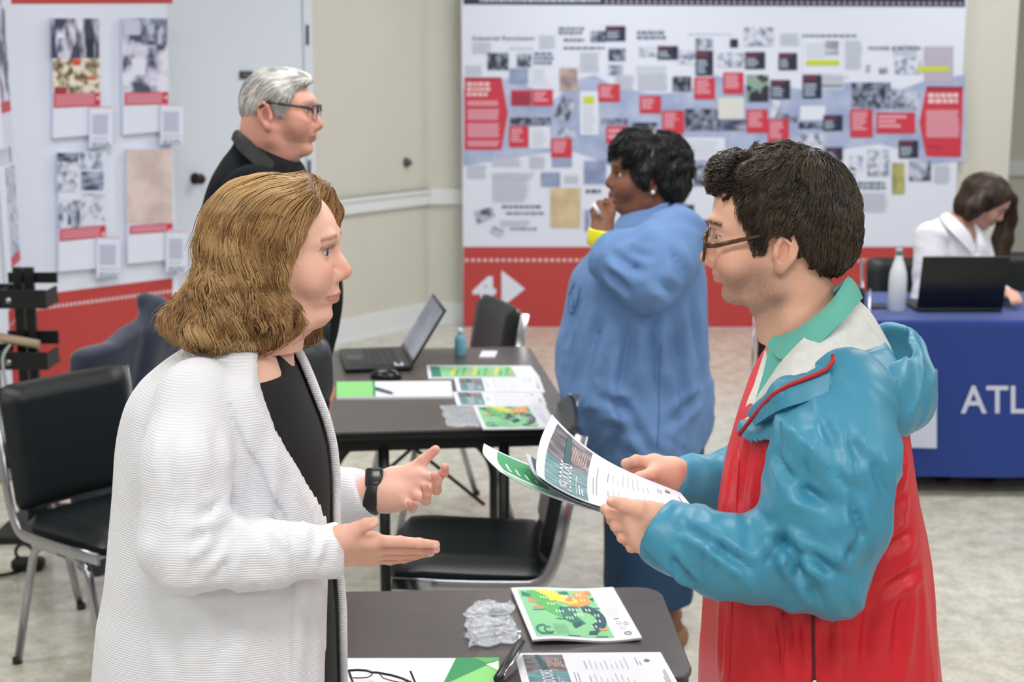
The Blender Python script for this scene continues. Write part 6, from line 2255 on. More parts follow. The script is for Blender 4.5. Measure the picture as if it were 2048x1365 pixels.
        d = cut_below(d, P, wr + ax * .012, ax + np.array([0, 0, .22]))
        return d.astype(np.float32)
    s1 = sdf_obj('sleeve', sleeve_n, *bounds([sh, ua, la, el, fm, wr], .10), .0042, [M_TEAL], jk); s1['label'] = 'teal nearer sleeve'
    def sleeve_f(P):
        d = chain(P, [fsh, fel, fwr], [.07, .058, .036], .03)
        d = d - fold_noise(P, fwr - fel, 18, 5, 3) * .009
        ax = fwr - fel; ax /= np.linalg.norm(ax)
        return cut_below(d, P, fwr + ax * .004, ax).astype(np.float32)
    s2 = sdf_obj('sleeve', sleeve_f, *bounds([fsh, fel, fwr], .09), .005, [M_TEAL], jk); s2['label'] = 'teal farther sleeve'
    # lettering on the forearm
    # hood roll, lining, collar flap
    roll = [(1515, 828, 2.10, .014), (1580, 795, 2.045, .026), (1650, 778, 2.03, .027), (1715, 803, 2.045, .031), (1766, 812, 2.09, .039), (1794, 788, 2.16, .042), (1792, 757, 2.25, .042), (1765, 728, 2.33, .039), (1690, 722, 2.38, .034), (1590, 765, 2.37, .028), (1530, 805, 2.33, .016)]
    rp = [W(a, b, c) for a, b, c, _ in roll]; rr_ = [r for *_, r in roll]
    lipA = [W(*p) for p in [(1700, 700, 2.05), (1770, 700, 2.09), (1800, 690, 2.17), (1795, 678, 2.25), (1755, 670, 2.33)]]
    def hood(P):
        d = chain(P, rp, rr_, .02)
        d = smin(d, rc(P, W(1800, 810, 2.13), W(1800, 803, 2.22), .031, .031), .03)
        d = smin(d, chain(P, [W(1775, 770, 2.10), W(1800, 735, 2.15), W(1800, 708, 2.22), W(1775, 695, 2.30)], [.024, .030, .032, .028]), .03)
        d = d - fold_noise(P, (.7, .2, -.6), 17, 6, 2) * .019 * np.clip((P[:, 0] - W(1660, 780, 2.05)[0]) / .05, .1, 1)
        # hollow: the hood is open towards the neck
        cav = chain(P, [W(1715, 730, 2.10), W(1752, 712, 2.15), W(1752, 690, 2.22), W(1720, 685, 2.28)], [.034, .046, .046, .036], .02)
        return smax(d, -cav, .008).astype(np.float32)
    hd = sdf_obj('hood', hood, *bounds(rp, .085), .0042, [M_TEAL], jk); hd['label'] = 'teal hood lying open on the back'
    A = [(1510, 816, 2.135), (1545, 752, 2.10), (1590, 695, 2.085), (1640, 648, 2.095), (1688, 602, 2.14), (1706, 594, 2.2), (1692, 600, 2.27), (1640, 650, 2.32), (1590, 700, 2.325), (1540, 755, 2.31), (1522, 800, 2.29)]
    B = [(1512, 822, 2.10), (1556, 772, 2.055), (1618, 745, 2.03), (1700, 764, 2.035), (1760, 776, 2.075), (1788, 738, 2.145), (1786, 712, 2.24), (1748, 690, 2.32), (1680, 690, 2.37), (1590, 745, 2.37), (1528, 800, 2.32)]
    li = loft('hood_lining', [[W(*p) for p in A], [W(*p) for p in B]], [M_LINING], jk, 80, 12, .003, -.012)
    li['label'] = 'pale grey hood lining'
    loft('far_lapel_lining', [[W(*p) for p in [(1532, 702, MD + .05), (1515, 750, MD + .04), (1496, 806, MD + .02), (1486, 840, MD + .0)]], [W(*p) for p in [(1549, 706, MD + .02), (1531, 755, MD + .0), (1509, 812, MD - .02), (1496, 845, MD - .04)]]], [M_LINING], jk, 24, 5, .003)
    fl_t = [(1503, 838, 2.085), (1548, 788, 2.035), (1600, 762, 2.018), (1662, 738, 2.012)]
    fl_b = [(1512, 852, 2.07), (1560, 822, 2.02), (1610, 806, 2.0), (1658, 790, 1.995)]
    loft('collar_flap', [[W(*p) for p in fl_t], [W(*p) for p in fl_b]], [M_TEAL], jk, 40, 8, .006)
    MB().tube([W(x, y, d - .006) for x, y, d in [(1478, 870, 2.10), (1503, 838, 2.085), (1526, 810, 2.058), (1548, 788, 2.035), (1575, 772, 2.025), (1600, 762, 2.018), (1632, 750, 2.014), (1655, 738, 2.01), (1666, 722, 2.012), (1666, 712, 2.02)]], .0032, 10).build('piping', [M_PIPE], jk)
    # pocket zip, seams and the front edge
    M_ZIP = mat('zip_dark', '#5a1018', .5)
    zp = [on_surface(body, 1626 + (y - 1210) * .01, y, 1.7, 2.5, .0008) for y in range(1225, 1480, 12)]
    MB().tube(zp, .0022, 8).build('pocket_zip', [M_ZIP], jk)
    MB().tube([zp[11] + np.array([0, -.003, 0]), zp[12] + np.array([0, -.004, -.004])], .004, 8).build('zip_pull', [M_CHROME], jk)
    for xs, y0, y1 in ((1690, 1225, 1480), (1566, 1225, 1470), (1478, 900, 1470)):
        sp = [on_surface(body, xs + (0 if xs > 1500 else (900 - y) * .045), y, 1.7, 2.5, .0002) for y in range(y0, y1, 14)]
        MB().tube(sp, .0014, 6).build('seam', [M_NRED], jk)
    # small red lettering on the forearm
    tv, tf = text2d('HVAH')
    tv = tv / tv[:, 0].max()
    cA, sA = math.cos(math.radians(-48)), math.sin(math.radians(-48))
    q3 = []
    for x, y in tv:
        u, w_ = (x - .5) * 30, (y - .15) * 34
        q3.append(on_surface(sleeve_n, 1384 + u * cA - w_ * -sA * -.55, 1134 + u * sA - w_ * .62, 1.7, 2.2, .0008))
    mesh_obj('sleeve_lettering', q3, tf, [M_PIPE], jk)
    # polo shirt with collar
    def polo(P):
        t = tors(P) + .021
        d = smax(t, P[:, 2] - W(1600, 655, MD)[2], .01)
        d = smax(d, W(1650, 1300, MD)[2] - P[:, 2], .01)
        return d.astype(np.float32)
    po = sdf_obj('polo_shirt', polo, lo + np.array([0, 0, .1]), hi, .007, [M_POLO], me); po['label'] = 'sea-green polo shirt'
    U = [(1556, 678, 2.16), (1588, 664, 2.118), (1630, 634, 2.100), (1668, 598, 2.118), (1690, 562, 2.165), (1694, 555, 2.2), (1690, 560, 2.24), (1655, 596, 2.285), (1605, 645, 2.29), (1565, 680, 2.25)]
    Lw = [(1534, 694, 2.145), (1572, 722, 2.090), (1632, 692, 2.070), (1688, 640, 2.085), (1716, 606, 2.14), (1722, 598, 2.2), (1714, 602, 2.27), (1665, 650, 2.32), (1595, 705, 2.32), (1540, 706, 2.265)]
    cl = loft('collar', [[W(*p) for p in U], [W(*p) for p in Lw]], [M_POLO], po, 70, 8, .0045, -.006)
    loft('placket', [[W(*p) for p in [(1540, 700, 2.135), (1528, 745, 2.125), (1512, 800, 2.12)]], [W(*p) for p in [(1566, 712, 2.105), (1552, 750, 2.105), (1530, 800, 2.10)]]], [M_POLO], po, 20, 4, .003)
    # glasses
    g = lambda x, y, z: H.to_room(np.array([[x, y, z]]))[0]
    M_TORT = mat('tortoiseshell', '#4a2f1c', .2, var=.5, vscale=90)
    gl = bpy.data.objects.new('eyeglasses', None); link(gl, me)
    for s in (1, -1):
        ring = []
        for i in range(28):
            a = 2 * math.pi * i / 28
            ca, sa = math.cos(a), math.sin(a)
            yy = s * (.034 + .0245 * math.copysign(abs(ca) ** .8, ca)); zz_ = -.014 + .0205 * math.copysign(abs(sa) ** .85, sa)
            ring.append(g(.1085 - .10 * max(0, abs(yy) - .02) ** 1.2 * 1.6 - .05 * (zz_ + .014), yy, zz_))
        MB().tube(ring + ring[:2], .0023, 8).build('rim', [M_TORT], gl)
        c = sum(ring) / len(ring)
        m = MB(); m.add(ring + [c], [(i, (i + 1) % 28, 28) for i in range(28)], 0); m.build('lens', [M_GLASS], gl)
        tp = [g(.100, s * .059, -.009), g(.090, s * .068, -.008), g(.05, s * .0775, .003), g(.012, s * .081, .013), g(-.002, s * .081, .014), g(-.016, s * .079, .006), g(-.026, s * .0755, -.012), g(-.031, s * .0735, -.022)]
        MB().tube(tp, [.0042, .0040, .0030, .0020, .0022, .0030, .0034, .0028], 8).build('temple', [M_TORT], gl)
    MB().tube([g(.1085, .0105, -.008), g(.1125, 0, -.005), g(.1085, -.0105, -.008)], .0022, 8).build('bridge', [M_TORT], gl)
    # hair
    bx = np.array([-.13, -.11, -.066, -.045, -.033, -.024, .002, .010, .014, .016, .034, .038, .046, .053, .060, .085, .105, .13])
    bz = np.array([-.052, -.054, -.052, -.034, -.010, .010, .012, .006, -.004, -.018, -.020, .002, .016, .036, .060, .066, .070, .075])
    def hair(P):
        d = ell(P, (-.008, 0, .048), (.100, .084, .086))
        d = smin(d, ell(P, (-.016, 0, .016), (.098, .0825, .088)), .02)
        d = smin(d, ell(P, (.056, .0, .083), (.037, .056, .029)), .02)
        d = smin(d, rc(P, (-.054, 0, -.02), (-.050, 0, -.050), .050, .030), .03)
        wq = noise3((P * 30).astype(np.float32))[:, None] * 1.5
        n = ridged(np.stack([P[:, 0] * 52, P[:, 1] * 46, P[:, 2] * 44], -1).astype(np.float32) + wq) - .5
        amp = np.clip((P[:, 2] - .02) / .08, 0, 1) * np.clip((P[:, 0] + .05) / .08, 0, 1)
        d = d - n * (.003 + .010 * amp)
        lim = np.interp(P[:, 0], bx, bz) - P[:, 2] + (noise3((P * 120).astype(np.float32)) - .5) * .008
        return smax(d, lim * .7, .006).astype(np.float32)
    v, F = surface(hair, (-.14, -.12, -.10), (.14, .12, .17), .0028)
    hm = mat_attr('hair_dark', .42, spec=.5)
    ho = mesh_obj('hair', H.to_room(v), F, [hm], me, True, None, np.array(lin('#2b211a'))[None].repeat(len(v), 0))
    N = 9000
    P0 = scatter(hair, (-.13, -.11, -.06), (.13, .11, .16), N, -.001, lambda p: p[:, 2] > np.interp(p[:, 0], bx, bz) + .004)
    def flow(p, t):
        c = np.array([-.045, 0, .13])
        d = p - c
        d[:, 2] *= .8
        d /= np.linalg.norm(d, axis=1, keepdims=True) + 1e-9
        d[:, 2] -= .35
        fr = np.clip((p[:, 0] - .0) / .06, 0, 1)
        d[:, 2] += .9 * fr * np.clip((p[:, 2] - .07) / .03, 0, 1)
        return d
    K_ = 11
    stp = np.where(P0[:, 2] > .06, .0042, .0030) * (.7 + .6 * rng.random(N))
    path = grow(hair, P0, flow, K_, stp, 0.0)
    n0 = grad(hair, P0, .003)
    tt = np.linspace(0, 1, K_)
    curl = np.clip((P0[:, 0] - .0) / .07, 0, 1) * np.clip((P0[:, 2] - .05) / .04, 0, 1)
    cl_ = scatter(hair, (-.13, -.11, -.06), (.13, .11, .16), 220, 0.)
    near = np.concatenate([np.argmin(((P0[s:s + 2000, None] - cl_[None]) ** 2).sum(-1), 1) for s in range(0, N, 2000)])
    ph = rng.random(220)[near] * 6.28
    Tn = np.gradient(path, axis=1); Tn /= np.linalg.norm(Tn, axis=2, keepdims=True) + 1e-9
    Bn = np.cross(Tn, n0[:, None])
    lift = (.001 + .004 * rng.random(N) + .009 * curl)[:, None] * np.sin(tt * 2.4)[None]
    w = (.0022 + .0075 * curl)[:, None]
    path = path + n0[:, None] * (lift + w * np.cos(tt[None] * 5.5 + ph[:, None]) * tt[None] * .8)[..., None] + Bn * (w * np.sin(tt[None] * 5.5 + ph[:, None]) * tt[None] ** .5)[..., None]
    cols = tints(N, ['#211915', '#30251d', '#453629', '#5a4838'], .15, rng.random(220)[near])
    strands('strands', H.to_room(path.reshape(-1, 3)).reshape(path.shape), .00045 + .0003 * rng.random(N), [hm], ho, cols)
    # small red lettering on the sleeve
    pt = flat_patch(W(1370, 1146, 1.925), W(1396, 1126, 1.925), W(1364, 1138, 1.925), W(1389, 1119, 1.925))
    v2 = text2d('HVAH')[0]
    return me, H
man()

def held_sheet(name, label, left, right, sag, prints, k=0.0, skew=1.0):
    L_ = np.array([W(*p) for p in left]); R_ = np.array([W(*p) for p in right])
    def cv(A, v):
        n = len(A); x = np.clip(v, -.01, 1.01) * (n - 1)
        i = int(np.clip(math.floor(x), 0, n - 2)); t = x - i
        p0, p1, p2, p3 = A[max(i - 1, 0)], A[i], A[i + 1], A[min(i + 2, n - 1)]
        return .5 * ((2 * p1) + (p2 - p0) * t + (2 * p0 - 5 * p1 + 4 * p2 - p3) * t * t + (3 * p1 - p0 - 3 * p2 + p3) * t ** 3)
    o = (L_[0] + R_[-1]) / 2
    def fn(u, v):
        p = cv(L_, v) * (1 - u) + cv(R_, v) * u
        b = sag * 4 * u * (1 - u) * (1 + skew * (.5 - u))
        return p - o - np.array([0, 0, b + k])
    pt = Patch(fn, .22, .279, 24, 24)
    pt.eps = .0005
    n = 28
    g = np.array([[fn(i / n, j / n) for i in range(n + 1)] for j in range(n + 1)])
    N_ = np.array([[pt.nrm(min(max(i / n, .01), .99), min(max(j / n, .01), .99)) for i in range(n + 1)] for j in range(n + 1)])
    if N_[n // 2, n // 2, 2] < 0:
        raise RuntimeError('sheet faces down')
    m = MB()
    m.grid(g.tolist(), 0); m.grid((g - N_ * .0009)[:, ::-1].tolist(), 0)
    q = len(m.f)
    prints(pt)
    m.add(pt.mb.v, pt.mb.f, 0); m.m[q:] = pt.mb.m
    ob = m.build(name, D_MATS)
    ob.location = o
    me = ob.data
    me.polygons.foreach_set('use_smooth', np.ones(len(me.polygons), dtype=bool))
    return tag(ob, label, 'flyer')
held_sheet('event_flyer', 'top event flyer in the man\'s hands, its picture strip reading OPEN DOORS',
           [(1074, 950, 2.12), (1073, 925, 2.17), (1082, 878, 2.245), (1104, 829, 2.33)], [(1402, 1042, 2.09), (1390, 1022, 2.16), (1376, 1004, 2.24), (1361, 986, 2.32)], .020, flyer_print)
def green_held(p):
    p.rect(.08, .30, .34, .93, DM['green'], 1)
    for i in range(4):
        p.rect(.12 + .05 * i, .36, .135 + .05 * i, .66 - .05 * i, DM['white'], 2)
    p.rect(.25, .5, .33, .75, DM['leaf'], 2)
    p.rect(.05, .06, .36, .2, DM['mint'], 1)
held_sheet('map_leaflet', 'green and white leaflet under the flyers in the man\'s hands',
           [(1000, 936, 2.125), (978, 915, 2.18), (966, 898, 2.25), (968, 880, 2.31)], [(1330, 1046, 2.10), (1330, 1035, 2.17), (1325, 1018, 2.24), (1310, 985, 2.31)], .012, green_held, .006)
def mid_held(p):
    p.rect(.03, .05, .3, .95, DM['navy'], 1); p.rect(.05, .3, .28, .6, DM['teal'], 2)
held_sheet('event_flyer', 'white flyer between the top flyer and the green leaflet in the man\'s hands',
           [(1078, 956, 2.122), (1064, 938, 2.175), (1056, 918, 2.24), (1052, 902, 2.30)], [(1372, 1046, 2.095), (1365, 1030, 2.165), (1355, 1012, 2.24), (1345, 990, 2.31)], .016, mid_held, .003)
# ------------------------------------------------------------------ the grey-haired man behind
def strands_on(H, hair, lo, hi, n, keep, flow, steps, step, hm, parent, cols, lift=.002, wob=.0015, rad=.0009, clumps=120, seed_off=0.0, freq=5.0):
    P0 = scatter(hair, lo, hi, n, seed_off, keep)
    path = grow(hair, P0, flow, steps, step * (.7 + .6 * rng.random(n)), seed_off, .003)
    c = scatter(hair, lo, hi, clumps, 0.)
    near = np.concatenate([np.argmin(((P0[s:s + 2000, None] - c[None]) ** 2).sum(-1), 1) for s in range(0, n, 2000)])
    ph = rng.random(clumps)[near] * 6.28
    n0 = grad(hair, P0, .003)
    tt = np.linspace(0, 1, steps)
    Tn = np.gradient(path, axis=1); Tn /= np.linalg.norm(Tn, axis=2, keepdims=True) + 1e-9
    Bn = np.cross(Tn, n0[:, None])
    path = path + n0[:, None] * ((lift * (.3 + rng.random(n)))[:, None] * tt[None] + wob * np.cos(tt * freq + ph[:, None]) * tt)[..., None] + Bn * (wob * np.sin(tt * freq + ph[:, None]))[..., None]
    return strands('strands', H.to_room(path.reshape(-1, 3)).reshape(path.shape), rad * (.7 + .6 * rng.random(n)), [hm], parent, tints(n, cols, .12, rng.random(clumps)[near]))

def grey_man():
    D = 3.6
    prof = [(.08, .070), (.071, .080), (.054, .0846), (.033, .093), (.018, .0965), (.006, .0930), (-.006, .0905), (-.018, .0905), (-.030, .0915), (-.040, .0970), (-.050, .1010), (-.058, .0990), (-.063, .0965), (-.069, .0960), (-.075, .0900), (-.083, .0925), (-.0904, .0935),
            (-.0985, .0905), (-.1047, .0840), (-.113, .062), (-.122, .04)]
    q = dict(face=face_rows(prof, [(-.125, .03), (-.115, .042), (-.10, .05), (-.085, .056), (-.06, .062), (-.03, .067), (0, .068), (.03, .066), (.08, .05)]), nose_tip=(.1180, -.033), nasion=(.0955, .004), lip_x=.1030, lip_z=-.063, chin=(.0925, -.092),
             jaw=1.08, jowl=.7, jaw_x=.036, skin='#d69d8b', flush='#bd6f62', flush_w=.5, lip='#9c5f58', brow_col='#8c8782', brow_w=.6, iris='#4a5560', neck=[(-.014, 0, -.06), (-.030, 0, -.14), (-.045, 0, -.26)], neck_r=[.066, .072, .085],
             ear=(-.004, .074, -.014), ear_out=18, cranium=((.006, 0, .012), (.078, .074, .075)), face_top=.040)
    H = Head(q, (0, 0, 0), -2, -3)
    H.pos = W(613, 222, D - .03) - H.R @ np.array([.082, -.031, 0])
    parts = [H.mesh(.0030, -.17)]
    rows = [(262, 478, 560, .07), (290, 470, 588, .095), (320, 448, 600, .15), (360, 425, 612, .20), (410, 411, 630, .215), (470, 402, 650, .215), (540, 400, 680, .21), (590, 400, 686, .21), (650, 402, 676, .21), (740, 405, 655, .21), (900, 408, 650, .21)]
    tab = table([(W(530, py, D)[2], W(b, py, D)[0], W(f_, py, D)[0], D - w, D + w) for py, b, f_, w in rows])
    tors = lambda P: section(P, tab, 2.4)
    nb = H.to_room(np.array([[-.014, 0, -.06], [-.030, 0, -.14], [-.045, 0, -.26]]))
    nbx = W(545, 330, D)
    parts.append(field_part(lambda P: smax(chain(P, [nb[1], nb[2]], [.072, .085]), smax(P[:, 2] - nb[1][2], .0 * P[:, 2] - 1, .01), .003), *bounds(nb, .1), .008, '#c4867a'))
    sh, el, wr = W(510, 400, D - .24), W(490, 620, D - .28), W(490, 760, D - .29)
    fs, fe, fw = W(560, 400, D + .22), W(610, 600, D + .26), W(622, 730, D + .22)
    J = [[w + np.array(o) for o in ((.02, -.02, .02), (.05, -.02, .02), (.075, -.01, .01), (.09, .0, .0))] for w in (wr,)]
    def simple_hand(w, u, n, t, s=1.0, flex=.5):
        u, n, t = [np.array(a, float) / np.linalg.norm(a) for a in (u, n, t)]
        out = [[w + s * (.025 * u + .028 * t), w + s * (.055 * u + .045 * t + .01 * n), w + s * (.08 * u + .045 * t + .022 * n), w + s * (.10 * u + .04 * t + .032 * n)]]
        for off, ln in ((.03, .088), (.009, .095), (-.012, .09), (-.032, .08)):
            k = w + s * (ln * u + off * t)
            c = [k]; a = 0
            for L in (.042, .027, .021):
                a += flex
                c.append(c[-1] + s * L * (math.cos(a) * u + math.sin(a) * n))
            out.append(c)
        return out, [w + s * .022 * t, w - s * .022 * t]
    grey_man.hand = simple_hand
    for el_, w_, n_ in ((el, wr, (0, .6, .8)), (fe, fw, (0, -.6, .8))):
        u_ = w_ - el_
        Jh, pw = simple_hand(w_ + u_ / np.linalg.norm(u_) * .02, u_, n_, np.cross(u_, n_) * (1 if n_[1] > 0 else -1), 1.0, .45)
        hf = hand_field(Jh, pw, 1.0)
        parts.append(field_part(lambda P: smin(hf(P), chain(P, [el_, w_], [.042, .03]), .02), *bounds([el_, w_] + [p for c in Jh for p in c], .06), .004, '#c98d7c'))
    hx = W(535, 700, D)[0]
    legs = [[np.array([hx, D + s * .1, .92]), np.array([hx + .01, D + s * .1, .5]), np.array([hx - .02, D + s * .1, .08])] for s in (-1, 1)]
    parts.append(field_part(lambda P: np.minimum(*[chain(P, l, [.08, .055, .042], .02) for l in legs]), *bounds([p for l in legs for p in l], .09), .014, '#c98d7c'))
    me = person_mesh('person', parts, 'grey-haired man with glasses and a black polo shirt, standing before the white door')
    sdf_obj('trousers', lambda P: np.minimum(*[chain(P, l, [.115, .085, .075], .02) for l in legs]), *bounds([p for l in legs for p in l], .13), .014, [mat('black_trousers', '#17181b', .8)], me)
    for l in legs:
        f0 = l[2]
        sdf_obj('shoe', lambda P, f0=f0: smax(smin(rc(P, (f0[0] - .03, f0[1], .05), (f0[0] + .06, f0[1], .045), .05, .045), rc(P, (f0[0] + .06, f0[1], .04), (f0[0] + .18, f0[1], .033), .045, .035), .02), .001 - P[:, 2], .003),
                (f0[0] - .11, f0[1] - .07, -.01), (f0[0] + .25, f0[1] + .07, .13), .009, [mat('black_shoe', '#121212', .5)], me)
    def shirt(P):
        d = tors(P) - fold_noise(P, (.8, .5, .2), 10, 3, 3) * .016
        a1 = chain(P, [sh, (sh + el) / 2, el, wr], [.080, .068, .060, .045], .03)
        a2 = chain(P, [fs, fe, fw], [.075, .060, .046], .03)
        d = smin(smin(d, a1, .03), a2, .03)
        cut = W(480, 268, D)[2] + (P[:, 0] - W(480, 268, D)[0]) * -.50
        d = smax(d, P[:, 2] - cut, .01)
        return smax(d, .86 - P[:, 2], .005).astype(np.float32)
    lo, hi = bounds([W(380, 250, D - .3), W(720, 250, D + .36), W(380, 900, D - .36), W(720, 900, D + .36)], .03); lo[2] = .84
    M_BP = mat('black_polo', '#0b1015', .85, spec=.15, bump=.0006, bscale=160)
    st = sdf_obj('polo_shirt', shirt, lo, hi, .009, [M_BP], me); st['label'] = 'black polo shirt'
    U = [(586, 352, D - .05), (560, 335, D - .115), (530, 310, D - .125), (500, 285, D - .11), (480, 266, D - .05), (478, 264, D + .03), (500, 285, D + .11), (540, 320, D + .12), (580, 345, D + .04)]
    Lw = [(590, 372, D - .08), (556, 362, D - .145), (518, 338, D - .165), (484, 308, D - .15), (468, 284, D - .06), (467, 282, D + .04), (484, 306, D + .14), (530, 345, D + .15), (588, 368, D + .06)]
    loft('collar', [[W(*p) for p in U], [W(*p) for p in Lw]], [mat('black_collar', '#080b0d', .75)], st, 60, 6, .006, -.006)
    # hair
    bx = np.array([-.14, -.105, -.07, -.035, -.022, -.012, .004, .012, .020, .034, .042, .050, .060, .075, .10])
    bz = np.array([-.045, -.046, -.040, -.030, .0, .018, .020, .006, -.016, -.018, .004, .02, .044, .060, .066])
    def hair(P):
        d = ell(P, (.004, 0, .014), (.083, .080, .079))
        d = smin(d, ell(P, (.052, 0, .066), (.036, .050, .022)), .02)
        d = smin(d, ell(P, (.026, 0, .035), (.038, .0765, .036)), .02)
        d = d - (ridged(np.stack([P[:, 0] * 26, P[:, 1] * 30, P[:, 2] * 22], -1).astype(np.float32)) - .5) * .006
        lim = np.interp(P[:, 0], bx, bz) - P[:, 2]
        return smax(d, lim * .7, .006).astype(np.float32)
    v, F = surface(hair, (-.14, -.12, -.09), (.14, .12, .14), .004)
    hm = mat_attr('hair_grey', .5, spec=.4)
    ho = mesh_obj('hair', H.to_room(v), F, [hm], me, True, None, np.array(lin('#b9b6b3'))[None].repeat(len(v), 0))
    def flow(p, t):
        d = np.zeros_like(p); d[:, 2] = -1; d[:, 0] = -.9 * np.clip((p[:, 2] - .02) / .06, 0, 1) - .3
        return d
    strands_on(H, hair, (-.13, -.11, -.05), (.12, .11, .13), 2600, lambda p: p[:, 2] > np.interp(p[:, 0], bx, bz) + .004, flow, 9, .0048, hm, ho, ['#868482', '#b8b5b3', '#d8d6d3', '#eceae8'], .004, .0016, .0008)
    g = lambda x, y, z: H.to_room(np.array([[x, y, z]]))[0]
    gl = bpy.data.objects.new('eyeglasses', None); link(gl, me)
    M_GF = mat('dark_metal_frame', '#3a3a3e', .3, metal=.5)
    for s in (1, -1):
        ring = [g(.104 - .06 * max(0, abs(.034 + .026 * math.cos(a)) - .02), s * (.034 + .026 * math.cos(a)), -.004 + .018 * math.sin(a)) for a in np.linspace(0, 2 * math.pi, 24, endpoint=False)]
        MB().tube(ring[0:13], .0022, 8).build('rim', [M_GF], gl)
        MB().tube(ring[12:] + ring[:1], .0009, 6).build('rim', [M_GF], gl)
        c = sum(ring) / len(ring); m = MB(); m.add(ring + [c], [(i, (i + 1) % 24, 24) for i in range(24)], 0); m.build('lens', [M_GLASS], gl)
        MB().tube([g(.100, s * .060, .006), g(.09, s * .068, .010), g(.05, s * .079, .014), g(.0, s * .084, .018), g(-.02, s * .080, .004)], [.004, .0038, .0028, .003, .003], 8).build('temple', [M_GF], gl)
    MB().tube([g(.104, .010, .0), g(.107, 0, .002), g(.104, -.010, .0)], .0016, 8).build('bridge', [M_GF], gl)
    # bag at his side
    bgc = W(600, 742, D - .285)
    def bag(P):
        q_ = P - A3(bgc)
        d = ((np.abs(q_[:, 0] / .075) ** 3 + np.abs(q_[:, 1] / .055) ** 3 + np.abs(q_[:, 2] / .085) ** 3) ** (1 / 3) - 1) * .075
        return d - (noise3((P * 14).astype(np.float32)) - .5) * .014
    bo = sdf_obj('shoulder_bag', bag, bgc - .17, bgc + .17, .007, [mat('grey_leather', '#2b2f34', .38, bump=.0006, bscale=60)])
    tag(bo, 'dark grey leather shoulder bag at the grey-haired man\'s side', 'bag')
    stp = [W(640, 700, D - .27), W(646, 650, D - .25), W(634, 590, D - .24)]
    MB().tube(stp, 1.0, 10, flat=(.004, .018), up=(0, -1, 0)).build('strap', [mat('bag_strap', '#1c1f22', .5, bump=.001, bscale=90)], bo)
grey_man()

